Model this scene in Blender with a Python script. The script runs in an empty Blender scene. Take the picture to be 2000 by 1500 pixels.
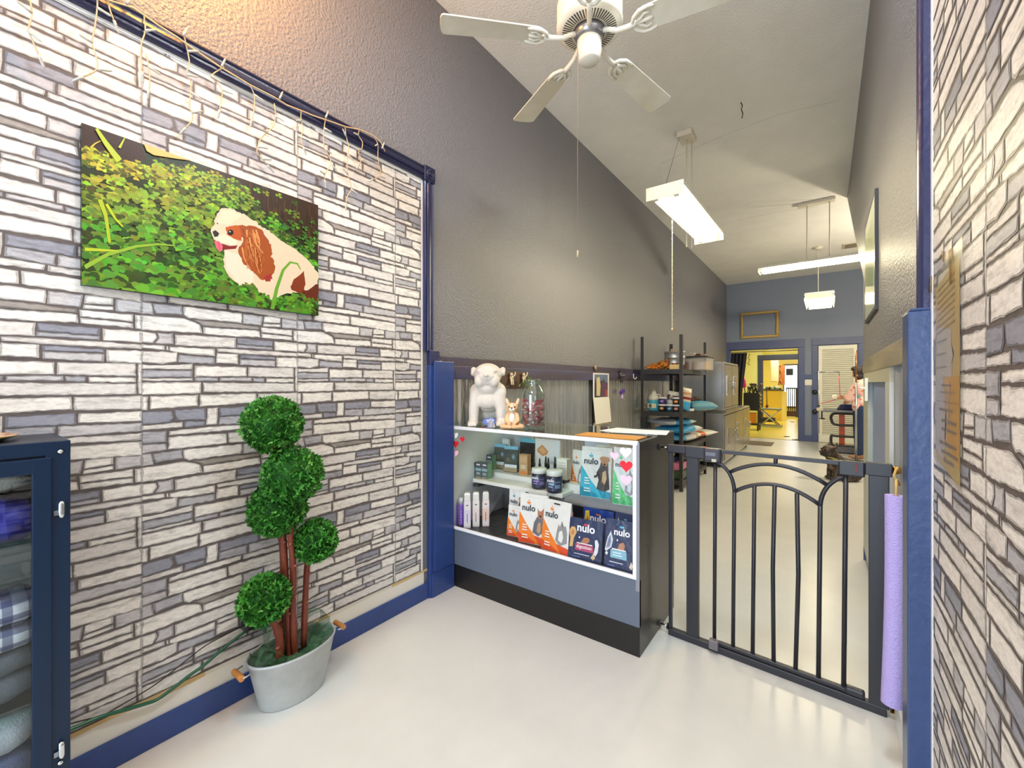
import bpy, bmesh, math, random
from mathutils import Vector, Matrix, Euler, noise
from math import sin, cos, pi, radians as R
random.seed(11)
SC = bpy.context.scene
COL = SC.collection
# ---------- measuring camera: where the real camera stands, used to read distances off known planes
F = 832.0; CX, CY, CH = 1000.0, 747.0, 1.25
YAW = math.atan((1613 - CX) / F); SA, CA = sin(YAW), cos(YAW)
def ray(x, y):
    u = (x - CX) / F
    return Vector((-SA + u * CA, CA + u * SA, (CY - y) / F))
C0 = Vector((0, 0, CH))
def onX(x, y, X): d = ray(x, y); return C0 + d * (X / d.x)
def onY(x, y, Y): d = ray(x, y); return C0 + d * (Y / d.y)
def onZ(x, y, Z=0.): d = ray(x, y); return C0 + d * ((Z - CH) / d.z)
def depth(p): return -SA * p[0] + CA * p[1]          # metres per pixel = depth / F
def mpp(p): return depth(p) / F

def lin(c):
    def g(v):
        v /= 255.
        return v / 12.92 if v <= .04045 else ((v + .055) / 1.055) ** 2.4
    return (g(c[0]), g(c[1]), g(c[2]), 1.0)

# ---------- mesh builder
class MB:
    def __init__(s): s.nb = 0; s.v = []; s.f = []; s.c = []; s.m = []; s.s = []
    def poly(s, pts, col=(200, 200, 200), mi=0, sm=False):
        b = len(s.v); s.v += [Vector(p) for p in pts]
        s.f.append(list(range(b, b + len(pts)))); s.c.append(col); s.m.append(mi); s.s.append(sm)
    def mesh(s, vs, fs, col, mi=0, sm=False):
        b = len(s.v); s.v += [Vector(p) for p in vs]
        for f in fs:
            s.f.append([b + i for i in f]); s.c.append(col); s.m.append(mi); s.s.append(sm)
    def box(s, x0, x1, y0, y1, z0, z1, col=(200, 200, 200), mi=0, M=None):
        e = (s.nb % 7) * .00009; s.nb += 1       # joined boards never share a face exactly
        if min(x1 - x0, y1 - y0, z1 - z0) > .002: x0, x1, y0, y1, z0, z1 = x0 + e, x1 - e, y0 + e, y1 - e, z0 + e, z1 - e
        vs = [Vector(p) for p in ((x0,y0,z0),(x1,y0,z0),(x1,y1,z0),(x0,y1,z0),(x0,y0,z1),(x1,y0,z1),(x1,y1,z1),(x0,y1,z1))]
        if M: vs = [M @ p for p in vs]
        s.mesh(vs, [(0,3,2,1),(4,5,6,7),(0,1,5,4),(1,2,6,5),(2,3,7,6),(3,0,4,7)], col, mi)
        return s
    def tube(s, pts, r, col=(200,200,200), n=8, mi=0, caps=True, sm=True):
        pts = [Vector(p) for p in pts]
        rs = r if isinstance(r, (list, tuple)) else [r] * len(pts)
        b = len(s.v); prev = None
        for i, p in enumerate(pts):
            a = pts[max(0, i-1)]; c = pts[min(len(pts)-1, i+1)]
            t = (c - a)
            t = t.normalized() if t.length > 1e-9 else Vector((0,0,1))
            if prev is None:
                up = Vector((0,0,1)) if abs(t.z) < .9 else Vector((1,0,0))
                nx = t.cross(up).normalized()
            else:
                nx = (prev - t * prev.dot(t))
                nx = nx.normalized() if nx.length > 1e-6 else t.orthogonal().normalized()
            prev = nx; ny = t.cross(nx)
            for k in range(n):
                q = 2 * pi * k / n
                s.v.append(p + (nx * cos(q) + ny * sin(q)) * rs[i])
        for i in range(len(pts) - 1):
            for k in range(n):
                a = b + i * n + k; c = b + i * n + (k + 1) % n
                s.f.append([a, c, c + n, a + n]); s.c.append(col); s.m.append(mi); s.s.append(sm)
        if caps:
            s.f.append([b + k for k in range(n)][::-1]); s.c.append(col); s.m.append(mi); s.s.append(False)
            e = b + (len(pts) - 1) * n
            s.f.append([e + k for k in range(n)]); s.c.append(col); s.m.append(mi); s.s.append(False)
        return s
    def lathe(s, prof, col=(200,200,200), n=24, c=(0,0,0), mi=0, sx=1., sy=1., sm=True, cols=None, M=None):
        b = len(s.v); c = Vector(c)
        for (r, z) in prof:
            for k in range(n):
                q = 2 * pi * k / n
                p = Vector((r * cos(q) * sx, r * sin(q) * sy, z))
                if M: p = M @ p
                s.v.append(c + p)
        for i in range(len(prof) - 1):
            for k in range(n):
                a = b + i * n + k; d = b + i * n + (k + 1) % n
                s.f.append([a, d, d + n, a + n]); s.c.append(cols[i] if cols else col); s.m.append(mi); s.s.append(sm)
        for i, o in ((0, -1), (len(prof) - 1, 1)):
            if prof[i][0] > 1e-4:
                ring = [b + i * n + k for k in range(n)]
                s.f.append(ring[::o]); s.c.append(cols[min(i, len(cols)-1)] if cols else col); s.m.append(mi); s.s.append(False)
        return s
    def ball(s, c, r, col=(200,200,200), n=12, m=8, mi=0, M=None):
        rr = r if isinstance(r, (tuple, list)) else (r, r, r)
        prof = [(sin(pi * i / m), -cos(pi * i / m)) for i in range(m + 1)]
        prof[0] = (1e-5, -1); prof[-1] = (1e-5, 1)
        MM = Matrix.Diagonal((rr[0], rr[1], rr[2]))
        if M: MM = M.to_3x3() @ MM
        return s.lathe(prof, col, n, c, mi, M=MM)
    def prism(s, pts, ext, col=(200,200,200), mi=0):      # polygon (3-D points) extruded by vector
        pts = [Vector(p) for p in pts]; ext = Vector(ext); n = len(pts)
        s.mesh(pts + [p + ext for p in pts],
               [list(range(n))[::-1], list(range(n, 2 * n))] + [(i, (i+1) % n, n + (i+1) % n, n + i) for i in range(n)], col, mi)
        return s
    def text(s, body, size, M, col, mi=0, align='CENTER', bold=0.0):
        cu = bpy.data.curves.new('t', 'FONT'); cu.body = body; cu.size = size; cu.align_x = align; cu.offset = bold * size
        cu.resolution_u = 3
        o = bpy.data.objects.new('t', cu)
        me = bpy.data.meshes.new_from_object(o)
        s.mesh([M @ v.co for v in me.vertices], [tuple(p.vertices) for p in me.polygons], col, mi)
        bpy.data.objects.remove(o); bpy.data.curves.remove(cu); bpy.data.meshes.remove(me)
        return s
    def xf(s, M):
        s.v = [M @ p for p in s.v]; return s
    def build(s, name, mats, parent=None, local=False, bevel=0., subsurf=0, sharp=None):
        me = bpy.data.meshes.new(name)
        org = Vector((0, 0, 0))
        if parent is not None and not local: org = WORLD.get(parent.name, Vector((0,0,0)))
        top = parent is None and not local
        if top and s.v:
            lo = Vector((min(v.x for v in s.v), min(v.y for v in s.v), min(v.z for v in s.v)))
            hi = Vector((max(v.x for v in s.v), max(v.y for v in s.v), max(v.z for v in s.v)))
            org = Vector(((lo.x + hi.x) / 2, (lo.y + hi.y) / 2, lo.z))
        me.from_pydata([tuple(v - org) for v in s.v], [], s.f)
        at = me.color_attributes.new('Col', 'FLOAT_COLOR', 'CORNER')
        arr = []
        cache = {}
        for f, c in zip(s.f, s.c):
            if c not in cache: cache[c] = lin(c)
            arr += list(cache[c]) * len(f)
        at.data.foreach_set('color', arr)
        for m in (mats if isinstance(mats, (list, tuple)) else [mats]): me.materials.append(m)
        me.polygons.foreach_set('material_index', s.m)
        me.polygons.foreach_set('use_smooth', s.s)
        me.update()
        if sharp: me.set_sharp_from_angle(angle=R(sharp))
        o = bpy.data.objects.new(name, me); COL.objects.link(o)
        if top: o.location = org; WORLD[o.name] = org
        elif parent is not None:
            o.parent = parent
            WORLD[o.name] = WORLD.get(parent.name, Vector((0,0,0)))
        if bevel:
            b = o.modifiers.new('bevel', 'BEVEL'); b.width = bevel; b.segments = 2; b.limit_method = 'ANGLE'; b.angle_limit = R(50)
        if subsurf:
            u = o.modifiers.new('sub', 'SUBSURF'); u.levels = u.render_levels = subsurf
        return o
WORLD = {}
def box(*a, **k): return MB().box(*a, **k)
def thing(name, label, cat, loc=(0, 0, 0), group=None, rz=0.):
    o = bpy.data.objects.new(name, None); COL.objects.link(o)
    o.empty_display_size = .05
    o.location = loc; o.rotation_euler = (0, 0, rz)
    WORLD[o.name] = Vector(loc)
    o['label'] = label; o['category'] = cat
    if group: o['group'] = group
    return o
def tag(o, label, cat, group=None, kind=None):
    o['label'] = label; o['category'] = cat
    if group: o['group'] = group
    if kind: o['kind'] = kind
    return o
def struct(o):
    o['kind'] = 'structure'; return o
def dup(root, loc=None, rz=None, label=None, group=None):
    r = root.copy(); COL.objects.link(r)
    if loc is not None: r.location = loc
    if rz is not None: r.rotation_euler = (0, 0, rz)
    if label: r['label'] = label
    if group: r['group'] = group
    for ch in list(root.children):
        c = ch.copy(); COL.objects.link(c); c.parent = r
        for g in list(ch.children):
            d = g.copy(); COL.objects.link(d); d.parent = c
    return r

# ---------- materials
def newmat(name):
    m = bpy.data.materials.new(name); m.use_nodes = True
    nt = m.node_tree; nt.nodes.clear()
    out = nt.nodes.new('ShaderNodeOutputMaterial')
    return m, nt, out
def vmat(name, rough=.5, metal=0., bump=0., bscale=60., var=0., vscale=8., spec=.5, stretch=None, coat=0., trans=0., sss=0., detail=4., var_tint=None):
    m, nt, out = newmat(name); N = nt.nodes.new; L = nt.links.new
    p = N('ShaderNodeBsdfPrincipled'); L(p.outputs[0], out.inputs[0])
    p.inputs['Roughness'].default_value = rough; p.inputs['Metallic'].default_value = metal
    p.inputs['Specular IOR Level'].default_value = spec
    if coat: p.inputs['Coat Weight'].default_value = coat
    if trans: p.inputs['Transmission Weight'].default_value = trans
    a = N('ShaderNodeVertexColor'); a.layer_name = 'Col'
    src = a.outputs[0]
    tc = N('ShaderNodeTexCoord')
    def vec(st):
        if not st: return tc.outputs['Object']
        mp = N('ShaderNodeMapping'); mp.inputs['Scale'].default_value = st; L(tc.outputs['Object'], mp.inputs[0]); return mp.outputs[0]
    if var:
        nz = N('ShaderNodeTexNoise'); nz.inputs['Scale'].default_value = vscale; nz.inputs['Detail'].default_value = 5; nz.inputs['Roughness'].default_value = .65
        L(vec(stretch), nz.inputs['Vector'])
        mr = N('ShaderNodeMapRange'); mr.inputs[1].default_value = .3; mr.inputs[2].default_value = .7
        mr.inputs[3].default_value = 1 - var; mr.inputs[4].default_value = 1 + var * .6
        L(nz.outputs[0], mr.inputs[0])
        mx = N('ShaderNodeMix'); mx.data_type = 'RGBA'; mx.blend_type = 'MULTIPLY'; mx.inputs[0].default_value = 1
        L(src, mx.inputs[6]); L(mr.outputs[0], mx.inputs[7]); src = mx.outputs[2]
        if var_tint:
            n2 = N('ShaderNodeTexNoise'); n2.inputs['Scale'].default_value = vscale * .45; n2.inputs['Detail'].default_value = 3
            L(vec(stretch), n2.inputs['Vector'])
            r2 = N('ShaderNodeMapRange'); r2.inputs[1].default_value = .42; r2.inputs[2].default_value = .62; L(n2.outputs[0], r2.inputs[0])
            m2 = N('ShaderNodeMix'); m2.data_type = 'RGBA'; L(r2.outputs[0], m2.inputs[0]); L(src, m2.inputs[6]); m2.inputs[7].default_value = lin(var_tint)
            src = m2.outputs[2]
    L(src, p.inputs['Base Color'])
    if bump:
        nb = N('ShaderNodeTexNoise'); nb.inputs['Scale'].default_value = bscale; nb.inputs['Detail'].default_value = detail
        L(vec(stretch if stretch and not var else None), nb.inputs['Vector'])
        bp = N('ShaderNodeBump'); bp.inputs['Strength'].default_value = bump; bp.inputs['Distance'].default_value = .01
        L(nb.outputs[0], bp.inputs['Height']); L(bp.outputs[0], p.inputs['Normal'])
    return m
def emit(name, col, strength):
    m, nt, out = newmat(name); e = nt.nodes.new('ShaderNodeEmission'); e.inputs[0].default_value = lin(col); e.inputs[1].default_value = strength
    nt.links.new(e.outputs[0], out.inputs[0]); return m
def glassmat(name, tint=(245, 250, 248), ior=1.45, rough=.02, boost=1.):
    m, nt, out = newmat(name); N = nt.nodes.new; L = nt.links.new
    t = N('ShaderNodeBsdfTransparent'); t.inputs[0].default_value = lin(tint)
    g = N('ShaderNodeBsdfGlossy'); g.inputs['Roughness'].default_value = rough
    f0 = ((ior - 1) / (ior + 1)) ** 2 * 2        # both faces of the thin sheet
    lw = N('ShaderNodeLayerWeight'); lw.inputs['Blend'].default_value = .5
    pw = N('ShaderNodeMath'); pw.operation = 'POWER'; pw.inputs[1].default_value = 5.; L(lw.outputs['Facing'], pw.inputs[0])
    mu = N('ShaderNodeMath'); mu.operation = 'MULTIPLY_ADD'; mu.inputs[1].default_value = (1 - f0) * boost; mu.inputs[2].default_value = f0 * boost; mu.use_clamp = True
    L(pw.outputs[0], mu.inputs[0])
    mx = N('ShaderNodeMixShader'); L(mu.outputs[0], mx.inputs[0]); L(t.outputs[0], mx.inputs[1]); L(g.outputs[0], mx.inputs[2]); L(mx.outputs[0], out.inputs[0])
    return m
def veil(name, col, alpha, scale=0.):       # thin woven net / film: part see-through
    m, nt, out = newmat(name); N = nt.nodes.new; L = nt.links.new
    t = N('ShaderNodeBsdfTransparent'); d = N('ShaderNodeBsdfPrincipled'); d.inputs['Base Color'].default_value = lin(col); d.inputs['Roughness'].default_value = .45
    mx = N('ShaderNodeMixShader'); mx.inputs[0].default_value = alpha
    L(t.outputs[0], mx.inputs[1]); L(d.outputs[0], mx.inputs[2]); L(mx.outputs[0], out.inputs[0])
    return m

M_MATTE = vmat('matte_paint', .6)
M_SATIN = vmat('satin_paint', .38, bump=.04, bscale=40)
M_GLOSS = vmat('gloss_paint', .16, coat=.3)
M_PLASTIC = vmat('plastic', .32)
M_PRINT = vmat('printed_film', .28, bump=.45, bscale=22, spec=.5, detail=2.)
M_CARD = vmat('printed_card', .55)
M_FABRIC = vmat('fabric', .85, bump=.35, bscale=220, var=.12, vscale=30)
M_SKIN = vmat('skin', .5, var=.06, vscale=20)
M_WOOD = vmat('varnished_wood', .4, bump=.25, bscale=90, var=.35, vscale=26, stretch=(1, 1, .25))
M_CHROME = vmat('chrome', .12, 1.)
M_STEEL = vmat('brushed_steel', .26, .75, bump=.05, bscale=120, var=.12, vscale=4)
M_GALV = vmat('galvanised_metal', .42, .85, bump=.06, bscale=40, var=.22, vscale=9)
M_CORR = vmat('corrugated_tin', .24, .82, bump=.06, bscale=25, var=.25, vscale=5, stretch=(1, 1, .25))
M_BLACK = vmat('powder_coat', .38, bump=.1, bscale=400)
M_PLASTER = vmat('orange_peel_plaster', .4, bump=.8, bscale=85, spec=.5, detail=3.)
M_CEIL = vmat('textured_ceiling', .9, bump=.45, bscale=70, var=.05, vscale=3, detail=3.)
M_FLOOR = vmat('painted_concrete', .24, bump=.05, bscale=14, var=.05, vscale=3.2, spec=.4)
M_BLUE = vmat('blue_gloss_paint', .3, bump=.12, bscale=60, var=.1, vscale=12)
M_CAP = vmat('stained_rail', .42, bump=.2, bscale=60, var=.3, vscale=9, stretch=(1, .18, 2.2), var_tint=(58, 42, 52))
M_STATUE = vmat('cast_plaster', .6, bump=.3, bscale=70, var=.04, vscale=20)
M_GLASS = glassmat('clear_glass')
M_GLASSTOP = glassmat('glass_top', (225, 240, 234), 1.5, .02, 1.2)
M_JAR = glassmat('jar_glass', (240, 246, 244), 1.5, .02, 1.3)
M_TUBE = emit('fluorescent_tube', (255, 240, 196), 70.)
M_TUBE2 = emit('bright_tube', (255, 240, 198), 70.)
M_DAY = emit('daylit_pane', (236, 244, 255), 3.2)
# ================= THE ROOM =================
XL, XR, ZC, YB = -1.868, .213, 3.525, 11.0
YF = -2.7
GREY = (118, 117, 122); BLUEP = (44, 68, 128); NAVY = (38, 42, 82); TRIMC = (34, 36, 66)
m = MB(); m.poly([(-2.6, YF - .1, 0), (2.6, YF - .1, 0), (2.6, 19.7, 0), (-2.6, 19.7, 0)], (207, 206, 200))
struct(m.build('floor', M_FLOOR))
m = MB(); m.poly([(-2.6, YF - .1, ZC), (-2.6, YB + .12, ZC), (2.6, YB + .12, ZC), (2.6, YF - .1, ZC)], (234, 233, 229))
ceil = struct(m.build('ceiling', M_CEIL))
m = MB()
for pts in ([(1447, 200), (1450, 206), (1448, 214), (1451, 222), (1449, 231)],):
    m.tube([onZ(x, y, ZC - .001) for x, y in pts], .004, (70, 62, 55), 5)
for pts in ([(1290, 320), (1400, 270), (1520, 224), (1640, 196)], [(1440, 430), (1530, 412), (1600, 404)]):
    m.tube([onZ(x, y, ZC - .0005) for x, y in pts], .0010, (176, 172, 166), 5)
m.build('crack', M_MATTE, ceil)

# left wall: plaster slab, wallpaper area bounded by the trim
WPT, WPE, WPB = 2.405, 1.655, .165       # wallpaper top, end (Y), bottom
m = MB(); m.box(XL - .16, XL, YF, 1.885, 0, ZC, GREY); m.box(XL - .16, XL, 1.885, YB, 1.285, ZC, GREY); m.box(XL - .16, XL - .042, 1.885, YB, 0, 1.285, GREY)
wall_left = struct(m.build('wall_left', M_PLASTER))

# -- wallpaper repeat, traced stone by stone in a crop of one strip
L_, LG, MD, GR, DK, BR = (226,221,214), (213,208,203), (190,187,188), (170,169,174), (142,143,154), (154,147,141)
TR = [
 (MD,[(70,128),(155,142),(185,245),(70,231)]),(GR,[(162,142),(428,162),(425,246),(188,233)]),(L_,[(432,166),(940,230),(935,316),(480,272),(430,245)]),
 (MD,[(944,233),(1118,252),(1108,335),(940,320)]),(L_,[(1127,251),(1273,268),(1268,318),(1122,312)]),(L_,[(1117,317),(1270,325),(1270,352),(1112,346)]),
 (MD,[(1280,272),(1409,290),(1409,365),(1280,356)]),(L_,[(72,240),(450,272),(578,325),(598,403),(72,375)]),
 (BR,[(500,277),(935,324),(1088,347),(1088,370),(880,361),(600,343),(560,308)]),(L_,[(604,349),(880,364),(1088,379),(1095,438),(860,429),(606,408)]),
 (L_,[(1100,351),(1373,373),(1373,424),(1100,394)]),(L_,[(1101,400),(1373,430),(1373,464),(1106,440)]),(L_,[(1380,374),(1409,377),(1409,474),(1381,470)]),
 (L_,[(72,380),(198,396),(210,440),(170,487),(72,480)]),(MD,[(205,396),(349,401),(348,499),(182,488),(213,440)]),(LG,[(358,406),(888,441),(883,528),(356,505)]),
 (DK,[(893,441),(1208,466),(1203,518),(893,492)]),(GR,[(893,496),(1203,522),(1203,546),(890,526)]),(L_,[(1216,470),(1409,481),(1409,560),(1215,552)]),
 (L_,[(72,491),(269,506),(269,545),(72,532)]),(L_,[(281,511),(304,512),(304,550),(281,548)]),(L_,[(312,513),(708,536),(704,599),(480,584),(311,554)]),
 (LG,[(722,529),(1205,556),(1409,571),(1409,604),(920,579),(722,560)]),(LG,[(72,551),(379,563),(379,650),(250,667),(72,655)]),
 (GR,[(390,587),(708,606),(704,667),(386,655)]),(L_,[(716,569),(908,581),(904,667),(716,660)]),(DK,[(916,583),(1223,606),(1223,630),(916,619)]),
 (MD,[(916,624),(1223,634),(1223,689),(916,674)]),(L_,[(1231,606),(1409,612),(1409,699),(1231,691)]),(LG,[(76,670),(250,674),(518,663),(514,714),(76,707)]),
 (GR,[(76,714),(513,721),(513,779),(76,785)]),(LG,[(76,790),(513,785),(513,811),(76,814)]),(L_,[(526,677),(978,692),(978,774),(526,774)]),
 (GR,[(526,780),(735,780),(735,814),(526,814)]),(MD,[(745,781),(1020,781),(1020,815),(745,812)]),(GR,[(1030,781),(1130,786),(1128,821),(1030,818)]),
 (L_,[(1142,787),(1384,791),(1384,826),(1146,824)]),(LG,[(991,692),(1384,696),(1384,785),(991,775)]),(L_,[(1393,701),(1409,701),(1409,904),(1393,900)]),
 (L_,[(82,824),(589,822),(588,919),(82,934)]),(LG,[(601,822),(1388,832),(1388,904),(601,911)]),(L_,[(142,942),(559,932),(558,1029),(142,1059)]),
 (L_,[(72,941),(129,946),(128,1064),(76,1062)]),(L_,[(572,930),(1059,916),(1063,1000),(572,1034)]),(LG,[(1071,917),(1409,912),(1409,1004),(1071,1009)]),
 (DK,[(86,1074),(329,1067),(354,1135),(320,1169),(86,1189)]),(DK,[(352,1061),(629,1043),(624,1149),(372,1149)]),(L_,[(641,1046),(729,1041),(724,1189),(627,1194)]),
 (DK,[(737,1043),(1084,1023),(1084,1098),(737,1117)]),(GR,[(737,1121),(984,1107),(984,1185),(732,1188)]),(L_,[(1091,1026),(1409,1016),(1409,1084),(1091,1090)]),
 (MD,[(992,1107),(1409,1093),(1409,1149),(992,1180)]),(LG,[(86,1196),(429,1161),(429,1214),(86,1239)]),(DK,[(441,1159),(619,1156),(619,1194),(436,1214)]),
 (GR,[(82,1249),(289,1241),(289,1334),(82,1359)]),(L_,[(311,1241),(700,1201),(934,1186),(930,1229),(311,1284)]),(LG,[(941,1189),(1409,1161),(1409,1209),(941,1229)]),
 (MD,[(82,1363),(285,1346),(289,1409),(76,1439)]),(L_,[(306,1291),(809,1259),(809,1349),(301,1407)]),(L_,[(816,1256),(1409,1216),(1409,1309),(816,1347)])]
AP, ZP = .528, .5175
rs = random.Random(5)
TILE = []
for tone, pts in TR:
    q = []
    for zx, zy in pts:
        p = onX(260 + zx / 4.412, 560 + zy / 4.412, XL); q.append((-.0002 if zx <= 86 else (AP + .0002 if zx >= 1393 and zx == 1409 else p.y - .418), p.z))
    cy = sum(a for a, b in q) / len(q); cz = sum(b for a, b in q) / len(q)
    out = []
    for i in range(len(q)):
        a, b = q[i], q[(i + 1) % len(q)]
        n = max(1, int(math.hypot(b[0]-a[0], b[1]-a[1]) / .014))
        for k in range(n):
            t = k / n; y = a[0] + (b[0]-a[0]) * t; z = a[1] + (b[1]-a[1]) * t
            j = .0016
            e = 0 if (y < .0005 or y > AP - .0005) else 1
            y += e * rs.uniform(-j, j); z += rs.uniform(-j, j)
            y += e * (.0007 if y < cy else -.0007); z += (.0009 if z < cz else -.0009)
            out.append((y, z))
    TILE.append((tone, out))
def clip(poly, ax, val, keep_less):
    out = []
    for i in range(len(poly)):
        a, b = poly[i], poly[(i + 1) % len(poly)]
        ia = (a[ax] <= val) == keep_less; ib = (b[ax] <= val) == keep_less
        if ia: out.append(a)
        if ia != ib:
            t = (val - a[ax]) / (b[ax] - a[ax]); out.append((a[0] + (b[0]-a[0]) * t, a[1] + (b[1]-a[1]) * t))
    return out
def wallpaper(X, y0, y1, z0, z1, seam, zoff, flip, back):
    mm = MB(); s = 1 if X < 0 else -1
    pts = [(X + s * .0008, y0, z0), (X + s * .0008, y1, z0), (X + s * .0008, y1, z1), (X + s * .0008, y0, z1)]
    mm.poly(pts if s < 0 else pts[::-1], (98, 89, 87))
    rr = random.Random(9)
    for ka in range(-8, 9):
        for kz in range(-8, 8):
            for tone, q in TILE:
                pp = [((seam - (a + ka * AP)) if flip else (seam + a + ka * AP), z + zoff + kz * ZP) for a, z in q]
                ys = [p[0] for p in pp]; zs = [p[1] for p in pp]
                if max(ys) < y0 or min(ys) > y1 or max(zs) < z0 or min(zs) > z1: continue
                for ax, val, kl in ((0, y0, False), (0, y1, True), (1, z0, False), (1, z1, True)):
                    pp = clip(pp, ax, val, kl)
                    if len(pp) < 3: break
                if len(pp) < 3: continue
                mm.poly([(X + s * .0014, y, z) for y, z in pp], tuple(int(c * .80) for c in tone))
                cy = sum(p[0] for p in pp) / len(pp); cz = sum(p[1] for p in pp) / len(pp); hy = max(p[0] for p in pp) - cy; hz = max(p[1] for p in pp) - cz
                def ins(v, c, h, d): return c + (v - c) * max(.2, 1 - d * rr.uniform(.4, 1.6) / max(h, .001))
                mm.poly([(X + s * .0018, ins(y, cy, hy, .0045), ins(z, cz, hz, .0032)) for y, z in pp], tone)
    return mm
# printed stone: streaks of the print follow the courses
def stone_mat():
    m, nt, out = newmat('printed_stone_wallpaper'); N = nt.nodes.new; L = nt.links.new
    p = N('ShaderNodeBsdfPrincipled'); p.inputs['Roughness'].default_value = .42; p.inputs['Specular IOR Level'].default_value = .35; L(p.outputs[0], out.inputs[0])
    a = N('ShaderNodeVertexColor'); a.layer_name = 'Col'; tc = N('ShaderNodeTexCoord')
    def nz(sc, det, st, lo, hi, a0, a1, rough=.6):
        mp = N('ShaderNodeMapping'); mp.inputs['Scale'].default_value = st; L(tc.outputs['Object'], mp.inputs[0])
        n = N('ShaderNodeTexNoise'); n.inputs['Scale'].default_value = sc; n.inputs['Detail'].default_value = det; n.inputs['Roughness'].default_value = rough; L(mp.outputs[0], n.inputs['Vector'])
        r = N('ShaderNodeMapRange'); r.inputs[1].default_value = lo; r.inputs[2].default_value = hi; r.inputs[3].default_value = a0; r.inputs[4].default_value = a1; L(n.outputs[0], r.inputs[0]); return r.outputs[0], n.outputs[0]
    f1, h1 = nz(20, 7, (1, .55, 3.0), .32, .50, .66, 1.06, .72)
    f2, h2 = nz(80, 5, (1, .7, 1.5), .3, .58, .84, 1.06, .65)
    mx = N('ShaderNodeMath'); mx.operation = 'MULTIPLY'; L(f1, mx.inputs[0]); L(f2, mx.inputs[1])
    mc = N('ShaderNodeMix'); mc.data_type = 'RGBA'; mc.blend_type = 'MULTIPLY'; mc.inputs[0].default_value = 1
    L(a.outputs[0], mc.inputs[6]); L(mx.outputs[0], mc.inputs[7]); L(mc.outputs[2], p.inputs['Base Color'])
    return m
M_STONE = stone_mat()
mm = wallpaper(XL, YF + .05, WPE, WPB, WPT, .418, 0., False, None)
struct(mm.build('stone_wallpaper', M_STONE, wall_left))
m = MB()
m.box(XL, XL + .003, YF, WPE + .02, .09, WPB + .004, (226, 221, 208)); m.box(XL, XL + .0025, WPE, WPE + .012, .1, WPT + .012, (235, 233, 228)); m.box(XL, XL + .0025, YF, WPE + .012, WPT, WPT + .014, (235, 233, 228))
# paper torn and browned along its lower edge
for i in range(40):
    y = -.3 + i * .05
    h = .006 + .012 * abs(noise.noise((y * 3, 0, 0)))
    m.poly([(XL + .0035, y, WPB - h), (XL + .0035, y + .05, WPB - .006 - .012 * abs(noise.noise(((y + .05) * 3, 0, 0)))), (XL + .0035, y + .05, WPB + .006), (XL + .0035, y, WPB + .006)], (206, 176, 122) if noise.noise((y * 2, 5, 0)) > -.1 else (214, 206, 190))
struct(m.build('painted_border', M_MATTE, wall_left))

def fluted(name, p0, p1, w, out, across, col=NAVY):
    """moulding from p0 to p1 with three raised beads; out = away from wall, across = over its width"""
    m = MB(); p0, p1, out, across = Vector(p0), Vector(p1), Vector(out), Vector(across)
    prof = [(0, 0), (0, .016), (.10, .020), (.2, .013), (.3, .013), (.36, .021), (.5, .023), (.64, .021), (.7, .013), (.8, .013), (.9, .020), (1, .016), (1, 0)]
    a = [p0 + across * (w * u) + out * h for u, h in prof]; b = [q + (p1 - p0) for q in a]
    n = len(prof)
    m.mesh(a + b, [(i, i+1, n+i+1, n+i) for i in range(n-1)] + [list(range(n))[::-1], list(range(n, 2*n))], col)
    return struct(m.build(name, M_BLUE))
fluted('trim_1', (XL, YF, WPT + .012), (XL, WPE + .012, WPT + .012), .075, (1, 0, 0), (0, 0, 1), TRIMC)
fluted('trim_2', (XL, WPE + .012, 1.435), (XL, WPE + .012, WPT + .008), .07, (1, 0, 0), (0, 1, 0))
m = MB(); m.box(XL, XL + .026, WPE + .008, WPE + .088, WPT + .006, WPT + .092, TRIMC)
MR = Matrix.Rotation(R(90), 3, 'Y')
for r, h in ((.03, .031), (.022, .028), (.012, .034)):
    m.lathe([(r, 0), (r, h), (r * .75, h + .003), (r * .7, h - .002)], TRIMC, 20, (XL, WPE + .048, WPT + .049), M=MR)
struct(m.build('trim_3', M_BLUE, bevel=.003))
struct(box(XL, XL + .016, YF, 1.715, 0, .092, BLUEP).build('baseboard_left', M_BLUE, bevel=.004))

# left wainscot: post, rail, tin
m = MB(); m.box(XL, XL + .03, 1.70, 1.775, 1.35, 1.437, NAVY); m.box(XL, XL + .028, 1.70, 1.80, 0, 1.38, BLUEP); m.box(XL + .0, XL + .04, 1.725, 1.885, .145, 1.375, BLUEP); m.box(XL - .04, XL + .036, 1.712, 1.893, 0, .143, BLUEP)

struct(m.build('trim_4', M_BLUE, bevel=.003))
m = MB(); m.box(XL, XL + .02, 1.775, 9.5, 1.345, 1.408, (56, 50, 78)); m.box(XL, XL + .027, 1.885, 9.5, 1.272, 1.352, (58, 60, 98))
struct(m.build('trim_5', M_CAP, bevel=.003))
def corrugated(name, X, y0, y1, z0, z1, sgn, pitch=.0675, amp=.0105, flip=False, mat=None, col=(226, 225, 218), flat=.0):
    m = MB(); n = int((y1 - y0) / (pitch / 10)); vs = []; fs = []
    for i in range(n + 1):
        y = y0 + (y1 - y0) * i / n; c = .5 + .5 * cos(2 * pi * (y - y0) / pitch)
        if flat: c = max(0, (c - flat) / (1 - flat))
        x = X + sgn * (.004 + amp * 2 * c)
        vs += [(x, y, z0), (x, y, z1)]
    for i in range(n): fs.append((2*i, 2*i+2, 2*i+3, 2*i+1) if sgn > 0 else (2*i, 2*i+1, 2*i+3, 2*i+2))
    m.mesh(vs, fs, col, 0, True)
    return struct(m.build(name, mat or M_CORR))
a = corrugated('wall_left_tin', XL - .042, 1.887, 3.93, .1, 1.29, 1)
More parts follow.
